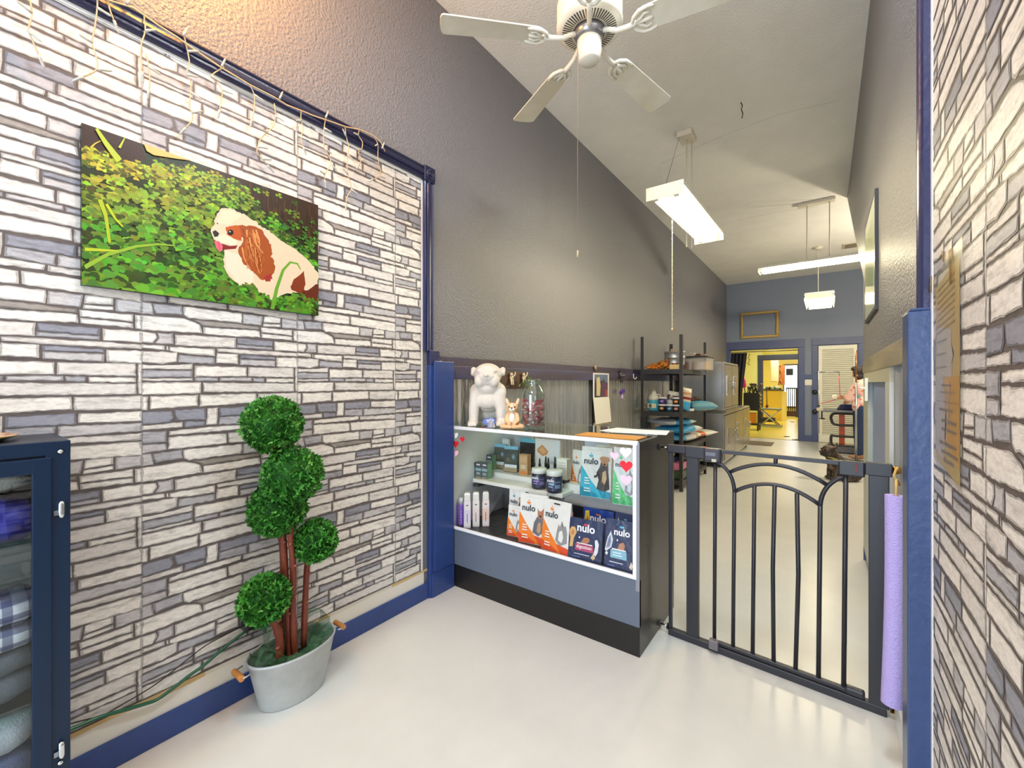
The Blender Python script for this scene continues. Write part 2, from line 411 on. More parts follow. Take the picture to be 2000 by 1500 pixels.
b = corrugated('wall_left_tin', XL - .045, 3.95, 9.4, .1, 1.29, 1)
for t in (a, b): t.name = 'wall_left_tin'
struct(box(XL, XL + .015, 2.5, 9.4, 0, .1, BLUEP).build('baseboard_left', M_BLUE))

# right wall with a chamfer-cut far end
m = MB(); YE = 3.88
m.prism([(XR, YF, 0), (XR, 1.5, 0), (XR, 1.5, 1.40), (XR, YE, 1.40), (XR, YE, 1.985), (XR, 6.68, ZC), (XR, YF, ZC)], (.12, 0, 0), GREY); XW = XR + .03; m.box(XW, XR + .12, 1.5, YE, 0, 1.40, GREY)
wall_right = struct(m.build('wall_right', M_PLASTER))
mm = wallpaper(XR, YF + .05, 1.462, .02, ZC, 1.022, .187, True, None)
struct(mm.build('stone_wallpaper', M_STONE, wall_right))
struct(box(XR - .003, XR, 1.452, 1.472, 0, ZC, (236, 236, 232)).build('painted_border', M_MATTE, wall_right))
fluted('trim_6', (XR, 1.472, 1.43), (XR, 1.472, ZC), .08, (-1, 0, 0), (0, 1, 0))
m = MB(); m.box(XR - .046, XR, 1.468, 1.558, 0, 1.43, (54, 74, 116)); m.box(XR - .042, XR, 1.47, 1.556, 1.43, 1.438, (54, 74, 116))
struct(m.build('trim_7', M_BLUE, bevel=.004))
# right wainscot
struct(box(XR - .004, XW, 1.558, YE, 1.315, 1.402, (158, 148, 122)).build('trim_8', vmat('weathered_board', .45, bump=.2, bscale=60, var=.25, vscale=10, stretch=(1, .3, 2), var_tint=(120, 116, 104)), bevel=.002))
corrugated('wall_right_tin', XW, 1.558, 2.36, .1, 1.32, -1, .19, .008, mat=vmat('painted_tin', .3, .3, var=.05, bump=.03), col=(178, 184, 190), flat=.78)
m = MB(); c = (190, 194, 190)
m.box(XR, XW, 2.36, YE, 1.252, 1.315, (176, 176, 158)); m.box(XR, XW, 2.36, 2.52, .1, 1.252, c); m.box(XR, XW, 3.5, YE, .1, 1.252, (168, 172, 160)); m.box(XR, XW, 2.52, 3.5, .1, .2, c)
m.box(XW - .006, XW, 2.52, 3.5, .2, 1.252, (116, 136, 180))
struct(m.build('trim_9', M_SATIN))
m = MB(); m.box(XW - .016, XW, 1.558, YE, 0, .1, (70, 84, 120)); m.box(XR, XR + .12, YE, YE + .015, 0, .1, (70, 84, 120))
struct(m.build('baseboard_right', M_BLUE, bevel=.003))
# far alcove on the right and the front (street) wall behind the camera
struct(box(2.5, 2.6, YE, YB, 0, ZC, GREY).build('wall_alcove', M_PLASTER))
struct(box(XR + .12, 2.5, YE - .1, YE, 0, ZC, GREY).build('wall_alcove_front', M_PLASTER))
m = MB(); m.box(XL, XL + .12, YF - .1, YF, 0, ZC, GREY); m.box(XR - .08, XR, YF - .1, YF, 0, ZC, GREY); m.box(XL + .12, XR - .08, YF - .1, YF, 3.3, ZC, GREY); m.box(XL + .12, XR - .08, YF - .1, YF, 0, .12, GREY)
struct(m.build('wall_front', M_PLASTER))
m = MB()
for x in (XL + .12, -.95, -.87, XR - .12): m.box(x, x + .04, YF - .08, YF - .02, .12, 3.3, (60, 60, 64))
for z in (.12, 2.35, 3.26): m.box(XL + .12, XR - .08, YF - .08, YF - .02, z, z + .04, (60, 60, 64))
wf = struct(m.build('window_1', M_SATIN))
m = MB(); m.poly([(XL + .12, YF - .05, .14), (XR - .08, YF - .05, .14), (XR - .08, YF - .05, 3.28), (XL + .12, YF - .05, 3.28)])
m.build('pane', glassmat('shopfront_glass', (250, 252, 252), 1.2), wf)

# back wall with two openings
AX0, AX1, AZ = -1.80, -.47, 2.0          # wide opening
BX0, BX1, BZ = -.135, .52, 2.03          # louvred door
BW = (122, 132, 152)
m = MB()
m.box(-2.6, AX0, YB, YB + .12, 0, ZC, BW); m.box(AX0, AX1, YB, YB + .12, AZ, ZC, BW); m.box(AX1, BX0, YB, YB + .12, 0, ZC, BW); m.box(BX0, BX1, YB, YB + .12, BZ, ZC, BW); m.box(BX1, 2.6, YB, YB + .12, 0, ZC, BW)
struct(m.build('wall_back', vmat('matte_wall', .65, bump=.1, bscale=80, var=.03)))
SL = (64, 75, 116)
def casing(name, x0, x1, zt, w, hw, Y, col=SL, d=.025, ext=0.):
    m = MB(); m.box(x0 - w, x0, Y - d, Y, 0, zt, col); m.box(x1, x1 + w, Y - d, Y, 0, zt, col); m.box(x0 - w - ext, x1 + w + ext, Y - d - .008, Y, zt, zt + hw, col)
    m.box(x0, x0 + .012, Y, Y + .12, 0, zt, col); m.box(x1 - .012, x1, Y, Y + .12, 0, zt, col); m.box(x0, x1, Y, Y + .12, zt - .012, zt, col)
    return struct(m.build(name, M_SATIN, bevel=.003))
casing('trim_10', AX0, AX1, AZ, .11, .18, YB)
casing('trim_11', BX0, BX1, BZ, .10, .14, YB, ext=.0)
m = MB(); m.box(AX1 + .11, BX0 - .10, YB - .02, YB, 1.33, 1.42, SL)
struct(m.build('trim_12', M_SATIN))
m = MB(); m.box(AX1 + .11, BX0 - .10, YB - .02, YB, 0, .13, SL); m.box(BX1 + .1, 2.5, YB - .02, YB, 0, .13, SL)
struct(m.build('baseboard_back', M_SATIN))
# louvred closet door
m = MB(); IV = (232, 230, 214)
fr = MB()
fr.box(BX0 + .012, BX0 + .07, YB - .0, YB + .03, .01, BZ - .014, IV); fr.box(BX1 - .07, BX1 - .012, YB, YB + .03, .01, BZ - .014, IV); fr.box(BX0 + .012, BX1 - .012, YB, YB + .03, BZ - .09, BZ - .014, IV); fr.box(BX0 + .012, BX1 - .012, YB, YB + .03, .01, .16, IV)
door = struct(fr.build('door_1', M_SATIN))
n = 46
for i in range(n):
    z = .17 + (BZ - .27) * i / (n - 1)
    Mx = Matrix.Translation((0, YB + .016, z)) @ Matrix.Rotation(R(-38), 4, 'X')
    m.box(BX0 + .068, BX1 - .068, -.017, .017, -.003, .003, IV, M=Mx)
m.box(BX0 + .012, BX1 - .012, YB + .034, YB + .04, .01, BZ - .014, IV); m.build('louvre_panel', M_SATIN, door)

# yellow room behind the wide opening, kitchen behind that
YW = (216, 202, 74); Y2, KX0, KX1, KZ = 14.6, -1.517, -.1, 1.92
m = MB(); m.box(-2.7, -2.6, YB + .12, Y2, 0, 2.75, (226, 222, 150)); struct(m.build('wall_yellow_left', M_SATIN))
m = MB(); m.box(.6, .7, YB + .12, 19.6, 0, 2.75, YW); struct(m.build('wall_yellow_right', M_SATIN))
m = MB(); m.box(-2.7, .7, YB + .12, 19.6, 2.75, 2.8, (222, 214, 140)); struct(m.build('ceiling_yellow', M_MATTE))
m = MB(); m.box(-2.7, KX0, Y2, Y2 + .12, 0, 2.75, (226, 220, 140)); m.box(KX0, KX1, Y2, Y2 + .12, KZ, 2.75, (212, 198, 80)); m.box(KX1, .7, Y2, Y2 + .12, 0, 2.75, YW)
struct(m.build('wall_yellow_back', M_SATIN))
casing('trim_13', KX0, KX1, KZ, .12, .14, Y2, (62, 66, 88))
m = MB(); m.poly([(-2.6, YB + .02, .002), (.6, YB + .02, .002), (.6, 19.6, .002), (-2.6, 19.6, .002)], (208, 186, 70)); m.box(AX0, AX1, YB + .0, YB + .03, 0, .006, (150, 135, 90))
struct(m.build('floor_yellow', M_FLOOR))
m = MB(); m.box(-2.7, -2.6, Y2 + .12, 19.6, 0, 2.75, (236, 222, 130)); struct(m.build('wall_kitchen_left', M_SATIN))
m = MB(); m.box(-2.7, .7, 19.6, 19.7, 0, 2.75, (236, 222, 130)); struct(m.build('wall_kitchen_back', M_SATIN))
# ================= DOG PICTURE (a printed photograph on a panel) =================
PXW = XL + .022
def cz(zx, zy, lift=0.):
    p = onX(140 + zx / 3.572, 220 + zy / 3.572, PXW); return Vector((PXW + lift, p.y, p.z))
ya, yb = cz(68, 78).y, cz(1719, 640).y
zt = (cz(68, 78).z + cz(1719, 640).z) / 2; zb = (cz(1718, 1408).z + cz(85, 1215).z) / 2
M_CANVAS = vmat('printed_picture', .32, bump=.05, bscale=300)
def pic_st(y, z): return (y - ya) / (yb - ya), (zt - z) / (zt - zb)
def PC(s, t, lift): return Vector((PXW + lift, ya + (yb - ya) * s, zt + (zb - zt) * t))
def zoom2st(zx, zy): p = cz(zx, zy); return pic_st(p.y, p.z)
pic = MB()
pic.box(XL + .001, PXW, ya, yb, zb, zt, (30, 34, 18))
lf = [.0002]
def flat(mb, st, col, step=.0000015):
    lf[0] += step; mb.poly([PC(min(1, max(0, s)), min(1, max(0, t)), lf[0]) for s, t in st][::-1], col)
rp = random.Random(3)
# dark base fields
flat(pic, [(0, 0), (1, 0), (1, 1), (0, 1)], (34, 44, 14))
def zp(l): return [zoom2st(*p) for p in l]
flat(pic, zp([(900, 380), (1000, 390), (1719, 640), (1719, 1000), (1500, 800), (1250, 640), (1100, 540)]), (52, 34, 14))
flat(pic, zp([(68, 78), (200, 120), (480, 210), (520, 330), (300, 350), (68, 320)]), (48, 26, 12))
for i in range(60):   # bark
    s, t = rp.uniform(.62, .99), 0; t0 = rp.uniform(.0, .25)
    flat(pic, [(s, t0), (s + .004, t0), (s + .003, t0 + .1), (s - .001, t0 + .1)], rp.choice([(74, 48, 20), (36, 22, 10), (88, 60, 26)]))
def inside_leaf(s, t):
    if t < .14 and s < .24: return False
    top = .03 if s > .24 else .14
    if s > .62 and t < .10 + (s - .62) * 1.2: return rp.random() < .12
    return t > top
def clover(s, t, r, col, rot):
    asp = (yb - ya) / (zt - zb)
    for k in range(3):
        a = rot + k * 2 * pi / 3; pts = []
        for u, v in ((0, 0), (.45, .38), (.85, .50), (1.05, .26), (.95, 0), (1.05, -.26), (.85, -.50), (.45, -.38)):
            x = r * (u * cos(a) - v * sin(a)); y = r * (u * sin(a) + v * cos(a)) * .72
            pts.append((s + x, t + y * asp))
        sh = rp.uniform(.82, 1.15)
        flat(pic, pts, tuple(min(255, int(c * sh)) for c in col))
leaves = []
for i in range(1150):
    s, t = rp.random(), rp.random()
    if inside_leaf(s, t): leaves.append((t, s))
for i in range(170):
    s, t = rp.uniform(.0, .6), rp.uniform(.05, .24)
    if t > .14 or s > .24: leaves.append((t, s))
leaves.sort()
for t, s in leaves:
    r = .018 + .034 * t ** 1.2 * rp.uniform(.7, 1.15)
    w = max(0, 1 - t * 1.5) * max(0, 1.05 - s * 1.15)         # printed sunlit bank at upper left of the picture
    g = (80 + 118 * w + rp.uniform(-14, 24), 134 + 50 * w + rp.uniform(-24, 26), 26 + 14 * w + rp.uniform(0, 22))
    if rp.random() < .34: g = tuple(c * .5 for c in g)
    clover(s, t, r, tuple(int(c) for c in g), rp.random() * 6)
flat(pic, zp([(500, 215), (640, 260), (800, 318), (835, 335), (740, 326), (650, 312), (570, 300), (520, 270)]), (214, 172, 98))
def band(zpts, w0, w1, col):
    n = len(zpts); Lp, Rp = [], []
    for i, p in enumerate(zpts):
        a = zpts[max(0, i-1)]; b = zpts[min(n-1, i+1)]; dx, dy = b[0]-a[0], b[1]-a[1]; l = math.hypot(dx, dy); w = w0 + (w1 - w0) * i / (n - 1)
        Lp.append((p[0] - dy / l * w, p[1] + dx / l * w)); Rp.append((p[0] + dy / l * w, p[1] - dx / l * w))
    flat(pic, zp(Lp + Rp[::-1]), col)
band([(170, 115), (235, 215), (330, 340)], 10, 22, (168, 184, 58)); band([(330, 250), (370, 160)], 10, 3, (170, 186, 50)); band([(130, 250), (160, 220), (200, 200)], 8, 3, (190, 170, 60))
band([(195, 610), (235, 720), (262, 910)], 16, 10, (164, 178, 40)); band([(240, 640), (300, 740), (355, 800)], 10, 5, (176, 190, 30))
band([(90, 1080), (250, 990), (450, 935), (600, 920), (720, 930)], 16, 4, (132, 168, 48)); band([(90, 955), (230, 962), (320, 965)], 12, 4, (170, 186, 40))
def fur(l, j, step=16):
    out = []
    for i in range(len(l)):
        a, b = l[i], l[(i + 1) % len(l)]; n = max(1, int(math.hypot(b[0]-a[0], b[1]-a[1]) / step))
        for k in range(n):
            t = k / n; out.append((a[0] + (b[0]-a[0]) * t + rp.uniform(-j, j), a[1] + (b[1]-a[1]) * t + rp.uniform(-j, j)))
    return out
WH = (212, 194, 166)
flat(pic, zp(fur([(1045,668),(1000,722),(985,790),(964,830),(985,888),(1060,960),(1050,1040),(1075,1110),(1110,1160),(1170,1205),(1260,1192),(1300,1250),(1390,1310),(1480,1270),(1560,1255),(1640,1240),(1715,1225),(1715,1120),(1640,1020),(1550,950),(1450,890),(1400,850),(1330,800),(1290,770),(1200,710),(1100,668)], 7)), WH)
for l, c in (([(1060, 960), (1180, 1000), (1260, 1110), (1260, 1190), (1170, 1200), (1080, 1100)], (220, 206, 184)), ([(1440, 960), (1560, 1000), (1600, 1110), (1530, 1200), (1440, 1180)], (214, 194, 166)), ([(1040, 690), (1100, 680), (1180, 720), (1100, 780), (1010, 770)], (222, 204, 176)), ([(985, 870), (1060, 850), (1150, 900), (1120, 930), (1030, 900)], (224, 208, 184))):
    flat(pic, zp(fur(l, 5)), c)
flat(pic, zp(fur([(1520,1232),(1560,1150),(1620,1108),(1632,1200),(1600,1262)], 8)), (120, 48, 20)); flat(pic, zp(fur([(1600,1250),(1715,1200),(1715,1320),(1640,1300)], 8)), (92, 34, 14))
flat(pic, zp(fur([(1070,800),(1120,788),(1190,786),(1180,900),(1120,882),(1080,850)], 5)), (176, 84, 32))
flat(pic, zp(fur([(1170,800),(1230,780),(1290,800),(1340,850),(1385,920),(1392,1000),(1418,1080),(1395,1160),(1320,1178),(1260,1112),(1200,1052),(1150,960),(1188,900)], 9)), (150, 72, 26))
for i in range(46):
    x0, y0 = rp.uniform(1185, 1300), rp.uniform(810, 960)
    band([(x0, y0), (x0 + rp.uniform(0, 40), y0 + 70), (x0 + rp.uniform(10, 70), y0 + rp.uniform(110, 190))], 5, 2, rp.choice([(196, 124, 62), (124, 54, 18), (214, 150, 88), (168, 90, 36)]))
def disc(cx, cy, r, col, ry=None): flat(pic, zp([(cx + r * cos(k * pi / 8), cy + (ry or r) * sin(k * pi / 8)) for k in range(16)]), col)
disc(1105, 838, 20, (30, 18, 14)); disc(1100, 832, 5, (220, 210, 200)); disc(1013, 775, 5, (60, 40, 30))
flat(pic, zp([(978,832),(1000,822),(1026,845),(1015,866),(992,870)]), (42, 34, 38))
flat(pic, zp([(988,888),(1040,915),(1100,932),(1155,928),(1140,952),(1060,958),(1000,930)]), (120, 30, 30)); flat(pic, zp([(990,898),(1022,898),(1050,930),(1046,962),(1030,974),(1004,945)]), (226, 98, 116)); flat(pic, zp([(1016,905),(1024,905),(1034,960),(1028,962)]), (190, 66, 88))
flat(pic, zp(fur([(1340, 1150), (1390, 1120), (1380, 1180), (1350, 1180)], 4)), (150, 40, 40))
for i in range(90):
    zx, zy = rp.uniform(880, 1716), rp.uniform(1190, 1400)
    if zy < 1180 + (zx - 1000) * .02 + (90 if zx > 1230 else 0): continue
    s, t = zoom2st(zx, zy)
    if t > 1.0: continue
    clover(s, t, rp.uniform(.014, .026), (60 + rp.randint(0, 30), 120 + rp.randint(-20, 26), 26), rp.random() * 6)
for i in range(26):
    zx, zy = rp.uniform(1450, 1716), rp.uniform(740, 960)
    if zy > 760 + (zx - 1400) * .75 + 40: continue
    s, t = zoom2st(zx, zy); clover(s, t, rp.uniform(.012, .02), (56, 110, 34), rp.random() * 6)
band([(1395, 1372), (1425, 1230), (1470, 1100), (1520, 1045), (1570, 1055), (1592, 1095)], 14, 3, (96, 152, 40))
o = pic.build('canvas_picture', M_CANVAS)
tag(o, 'unframed picture of a white and chestnut dog sitting in green clover, on the stone wall', 'picture')

# ================= ICICLE LIGHTS =================
th = thing('string_lights', 'unlit icicle string lights with white wire hanging from the blue trim above the stone wallpaper', 'string lights', (XL + .03, .6, WPT + .04))
LX = XL + .03
def W(px, X=LX): return [onX(x, y, X) for x, y in px]
WIRE = (196, 170, 132)
m = MB()
m.tube(W([(60, -60), (120, -40), (190, -6), (230, 6), (260, 15), (282, 30), (310, 50), (345, 72), (390, 104), (432, 132), (487, 165), (536, 190), (560, 205), (588, 216), (612, 226), (636, 234), (676, 248), (702, 253), (730, 265), (744, 278), (752, 296)], XL + .038), .003, WIRE, 6)
m.build('main_wire', M_PLASTIC, th)
def z1(l): return [(x / 4, y / 4) for x, y in l]
def z2(l): return [(x / 5 + 500, y / 5 + 150) for x, y in l]
DR = [z1([(235, 0), (250, 100), (235, 180), (222, 240), (260, 330), (300, 425)]), z1([(760, -10), (760, 60), (740, 220), (720, 330), (745, 420), (760, 540), (650, 600)]), z1([(840, -10), (860, 80), (890, 160)]),
      z1([(1125, 120), (1135, 240), (1105, 340), (1100, 440), (1110, 560)]), z1([(1140, 420), (1160, 520), (1172, 640), (1165, 700)]), z1([(1440, 290), (1465, 400), (1480, 500), (1455, 580), (1490, 640), (1490, 720), (1480, 840), (1500, 880), (1500, 940), (1450, 1000)]),
      z1([(1750, 525), (1650, 590), (1680, 630), (1735, 700), (1730, 780), (1715, 860)]), z1([(1950, 660), (1985, 740), (1985, 850), (1970, 930)]),
      z2([(180, 260), (190, 380), (170, 480), (110, 540), (50, 600), (20, 680), (10, 740), (60, 800), (110, 860)]), z2([(440, 330), (440, 430), (460, 500), (440, 600), (460, 680)]), z2([(680, 410), (665, 500), (660, 600), (670, 700), (720, 790), (730, 850), (700, 910), (670, 950), (672, 1010)]),
      z2([(870, 490), (880, 580), (905, 680), (895, 760), (890, 850), (895, 950), (920, 1030), (930, 1100), (890, 1170), (880, 1240)]), z2([(1010, 520), (1000, 570), (1040, 640), (1030, 710), (1000, 740), (1030, 800), (1010, 850)]), z2([(1150, 580), (1190, 660), (1190, 760), (1200, 850), (1220, 920), (1200, 970), (1145, 1000)])]
# two strands that carry on along the hidden and cropped stretch
def smoothpts(l, n=3):
    out = []
    for i in range(len(l) - 1):
        p0 = l[max(0, i-1)]; p1 = l[i]; p2 = l[i+1]; p3 = l[min(len(l)-1, i+2)]
        for k in range(n):
            t = k / n
            out.append(p1 * 1.0 + (p2 - p0) * (.5 * t) + (p0 * 2 - p1 * 5 + p2 * 4 - p3) * (.5 * t * t) + (p1 * 3 - p0 - p2 * 3 + p3) * (.5 * t ** 3))
    return out + [l[-1]]
BULB = (184, 182, 174)
def bulb(p, d, nm='bulb'):
    d = d.normalized(); m = MB()
    m.tube([p, p + d * .012, p + d * .013, p + d * .03, p + d * .036], [.0045, .0045, .0038, .0036, .001], BULB, 7)
    m.build(nm, M_GLOSS, th)
rb = random.Random(4)
for dpx in DR:
    pts = W(dpx); sp = smoothpts(pts)
    MB().tube(sp, .0022, WIRE, 5).build('hanging_wire', M_PLASTIC, th)
    bulb(sp[-1], sp[-1] - sp[-2])
    n = len(pts)
    for i in range(1, n - 1, 2 if n > 5 else 3):
        if n < 4: break
        d = Vector((.3, rb.choice((-1, 1)) * rb.uniform(.5, 1), rb.uniform(-.6, .4)))
        bulb(pts[i], d)
for p in ((248, 8), (358, 70), (433, 130), (546, 193), (636, 230), (746, 290)): bulb(onX(p[0], p[1], XL + .04), Vector((.2, .3, 1)))

# ================= NAVY DISPLAY CABINET (left edge) =================
KX, KY1, KY0, KZ_ = -1.585, .212, -.62, 1.10
DB = (7, 32, 58)
DY1, GY1, GZ1 = KY1 - .034, onX(62, 927, KX).y, 1.022
th = thing('display_cabinet', 'dark navy metal display cabinet with glass door against the stone wall', 'cabinet', ((KX + XL) / 2, -.2, 0))
m = MB(); y0, y1, x0, x1 = KY0, KY1, XL + .02, KX - .012
m.box(x0, x1, y1 - .012, y1, 0.02, KZ_, DB); m.box(x0, x1, y0, y0 + .012, .02, KZ_, DB); m.box(x0, x1, y0, y1, KZ_ - .012, KZ_, (22, 30, 42)); m.box(x0, x1, y0, y1, .0, .06, DB)
m.box(x0, x0 + .008, y0, y1, .06, KZ_, (186, 184, 178))
m.box(x1, KX, y1 - .045, y1, .0, KZ_ - .0, DB); m.box(x1 - .004, x1 + .001, GY1, y1 - .01, .05, KZ_ - .01, DB); m.box(x1 - .004, x1 + .001, y0, y1, GZ1, KZ_ - .01, DB); m.box(x1, KX, y0, y0 + .045, .0, KZ_, DB); m.box(x1, KX, y0, y1, KZ_ - .035, KZ_, DB); m.box(x1, KX, y0, y1, 0, .05, DB)
M_NAVY = vmat('navy_enamel', .34, .0, bump=.05, bscale=300, spec=.35)
m.build('carcass', M_NAVY, th, bevel=.004)
gx = KX + .0
m = MB(); m.box(KX - .012, KX + .004, GY1, DY1, .06, KZ_ - .04, DB); m.box(KX - .012, KX + .004, KY0 + .05, KY0 + .11, .06, KZ_ - .04, DB); m.box(KX - .012, KX + .004, KY0 + .05, DY1, GZ1, KZ_ - .04, DB); m.box(KX - .012, KX + .004, KY0 + .05, DY1, .06, .12, DB)
dr = m.build('door', M_NAVY, th, bevel=.002)
m = MB(); m.poly([(KX - .004, KY0 + .11, .12), (KX - .004, GY1, .12), (KX - .004, GY1, GZ1), (KX - .004, KY0 + .11, GZ1)]); m.build('pane', glassmat('cabinet_glass', (236, 244, 244), 1.4, .01, 1.0), dr)
for py in (995, 1465):
    p = onX(120, py, KX + .008)
    m = MB(); m.lathe([(.0, -.022), (.005, -.02), (.0062, -.012), (.0062, .012), (.005, .02), (.0, .022)], (210, 214, 220), 14, (KX + .008, p.y, p.z)); m.box(KX + .001, KX + .006, p.y - .013, p.y, p.z - .014, p.z - .001, (150, 160, 176))
    m.build('hinge', M_CHROME, th)
for px, py in ((118, 882), (118, 1490)):
    p = onX(px, py, KX + .002); MB().lathe([(.0055, 0), (.005, .002), (.0015, .0035)], (220, 222, 226), 12, p, M=Matrix.Rotation(R(90), 3, 'Y')).build('screw', M_CHROME, th)
for z in (.85, .45):
    MB().box(x0 + .01, x1 - .004, y0 + .013, y1 - .014, z - .006, z, (190, 214, 206)).build('glass_shelf', glassmat('shelf_glass', (206, 228, 220), 1.45), th)
def folded(nm, label, cat, c, size, col, layers, seed, mat, accents=None):
    """stack of folded cloth: each fold a puffed slab with a wandering edge"""
    rr = random.Random(seed); m = MB(); n = 14
    hz = size[2] / layers
    for k in range(layers):
        zc = c[2] + hz * (k + .5); vs = []; fs = []
        nu, nv = 16, 8
        for i in range(nu):
            a = 2 * pi * i / nu
            for j in range(nv + 1):
                b = -pi / 2 + pi * j / nv
                sx = math.copysign(abs(cos(a)) ** .45, cos(a)); sy = math.copysign(abs(sin(a)) ** .45, sin(a))
                cb = cos(b) ** .35 if cos(b) > 1e-6 else 0
                x = size[0] / 2 * sx * cb; y = size[1] / 2 * sy * cb; z = hz / 2 * math.copysign(abs(sin(b)) ** .8, sin(b))
                nn = noise.noise(Vector((x * 14 + seed * 3, y * 14, k * 2.1)))
                z += nn * hz * .35 * (1 if layers > 1 else .6); x += noise.noise(Vector((y * 9, seed, k))) * .008
                vs.append((c[0] + x, c[1] + y, zc + z))
        for i in range(nu):
            for j in range(nv):
                a = i * (nv + 1) + j; b = ((i + 1) % nu) * (nv + 1) + j
                fs.append((a, b, b + 1, a + 1))
        m.mesh(vs, fs, accents[k % len(accents)] if accents else col, 0, True)
    o = m.build(nm, mat); tag(o, label, cat, 'folded pet clothes in the navy cabinet'); return o
def plaidmat():
    m, nt, out = newmat('plaid_cloth'); N = nt.nodes.new; L = nt.links.new
    p = N('ShaderNodeBsdfPrincipled'); p.inputs['Roughness'].default_value = .85; L(p.outputs[0], out.inputs[0])
    tc = N('ShaderNodeTexCoord'); cur = None
    base = N('ShaderNodeRGB'); base.outputs[0].default_value = lin((214, 216, 226)); cur = base.outputs[0]
    for ax, sc in (('Y', 7.), ('Z', 9.)):
        w = N('ShaderNodeTexWave'); w.bands_direction = ax; w.inputs['Scale'].default_value = sc; w.inputs['Distortion'].default_value = .6; L(tc.outputs['Object'], w.inputs['Vector'])
        r = N('ShaderNodeMapRange'); r.inputs[1].default_value = .6; r.inputs[2].default_value = .7; r.inputs[4].default_value = .72; L(w.outputs[1], r.inputs[0])
        x = N('ShaderNodeMix'); x.data_type = 'RGBA'; L(r.outputs[0], x.inputs[0]); L(cur, x.inputs[6]); x.inputs[7].default_value = lin((58, 62, 110)); cur = x.outputs[2]
    L(cur, p.inputs['Base Color']); return m
xm = (x0 + x1) / 2 + .015
def quiltmat():
    m = vmat('quilted_nylon', .32, bump=.0)
    nt = m.node_tree; N = nt.nodes.new; L = nt.links.new; p = [n for n in nt.nodes if n.type == 'BSDF_PRINCIPLED'][0]
    tc = N('ShaderNodeTexCoord'); mp = N('ShaderNodeMapping'); mp.inputs['Rotation'].default_value = (R(45), 0, 0); L(tc.outputs['Object'], mp.inputs[0])
    h = None
    for ax in ('Y', 'Z'):
        w = N('ShaderNodeTexWave'); w.bands_direction = ax; w.inputs['Scale'].default_value = 5.5; w.inputs['Distortion'].default_value = 1.; L(mp.outputs[0], w.inputs['Vector'])
        if h is None: h = w.outputs[1]
        else:
            mn = N('ShaderNodeMath'); mn.operation = 'MINIMUM'; L(h, mn.inputs[0]); L(w.outputs[1], mn.inputs[1]); h = mn.outputs[0]
    b = N('ShaderNodeBump'); b.inputs['Strength'].default_value = .8; b.inputs['Distance'].default_value = .01; L(h, b.inputs['Height']); L(b.outputs[0], p.inputs['Normal']); return m
folded('quilted_coat', 'blue quilted dog coat folded on the top glass shelf of the navy cabinet', 'pet coat', (xm, .025, .85), (.18, .29, .115), (42, 44, 150), 1, 2, quiltmat())
folded('fleece_blanket', 'white fluffy fleece bundle behind the blue quilted coat', 'blanket', (xm - .03, .02, .968), (.13, .28, .05), (224, 222, 216), 1, 5, M_FABRIC)
folded('plaid_shirt', 'white and navy plaid dog shirt folded on the middle glass shelf of the navy cabinet', 'pet shirt', (xm + .015, .04, .585), (.165, .26, .12), (220, 220, 228), 2, 8, plaidmat())
folded('denim_vest', 'grey folded dog vest under the plaid shirt in the navy cabinet', 'pet vest', (xm, .03, .45), (.175, .28, .13), (92, 98, 104), 2, 6, M_FABRIC)
folded('blue_sweater', 'pale blue and grey folded dog sweaters low in the navy cabinet', 'pet sweater', (xm, .03, .062), (.175, .28, .35), (112, 140, 196), 4, 12, M_FABRIC, [(112, 140, 196), (150, 156, 166), (88, 96, 128), (176, 180, 190)])
m = MB(); pc = Vector((-1.72, .02, KZ_))
m.lathe([(.001, 0), (.085, 0), (.11, .010), (.115, .014), (.110, .016), (.085, .006), (.001, .005)], (146, 132, 96), 28, pc, sx=.9, sy=1., cols=[(120, 140, 96), (96, 130, 92), (150, 138, 100), (196, 160, 112), (186, 150, 120), (170, 150, 120)])
tag(m.build('ceramic_dish', M_GLOSS), 'shallow green and tan oval dish on top of the navy cabinet', 'dish')

# ================= TOPIARY IN TIN TUB =================
TC = Vector((-1.732, .862, 0)); TH = .195
th = thing('oval_tub', 'oval galvanised tin tub with wooden handles holding the topiary by the stone wall', 'tub', TC)
m = MB(); a, b = .088, .118
prof = [(.001, 0), (1.0, 0), (1.02, .006), (1.33, TH - .012), (1.37, TH - .008), (1.38, TH), (1.34, TH + .003), (1.31, TH - .006), (1.0, .012), (.001, .012)]
m.lathe([(r * .1, z) for r, z in prof], (186, 190, 190), 40, TC, sx=.82, sy=1.24)
m.build('tub_body', vmat('zinc_tub', .5, .35, bump=.08, bscale=40, var=.14, vscale=12), th)
for s in (-1, 1):
    e = TC + Vector((0, s * .172, TH - .012))
    m = MB(); m.tube([e + Vector((-.036, 0, .0)), e + Vector((-.036, s * .022, -.004)), e + Vector((-.028, s * .03, -.004)), e + Vector((.028, s * .03, -.004)), e + Vector((.036, s * .022, -.004)), e + Vector((.036, 0, .0))], .003, (190, 190, 190), 6)
    hh = m.build('handle', M_STEEL, th)
    m = MB(); n = 9
    m.tube([e + Vector((-.034 + .068 * i / n, s * .03, -.004)) for i in range(n + 1)], [.010 + (.0012 if i % 2 else 0) for i in range(n + 1)], (196, 128, 62), 12)
    m.build('wooden_grip', M_WOOD, hh)
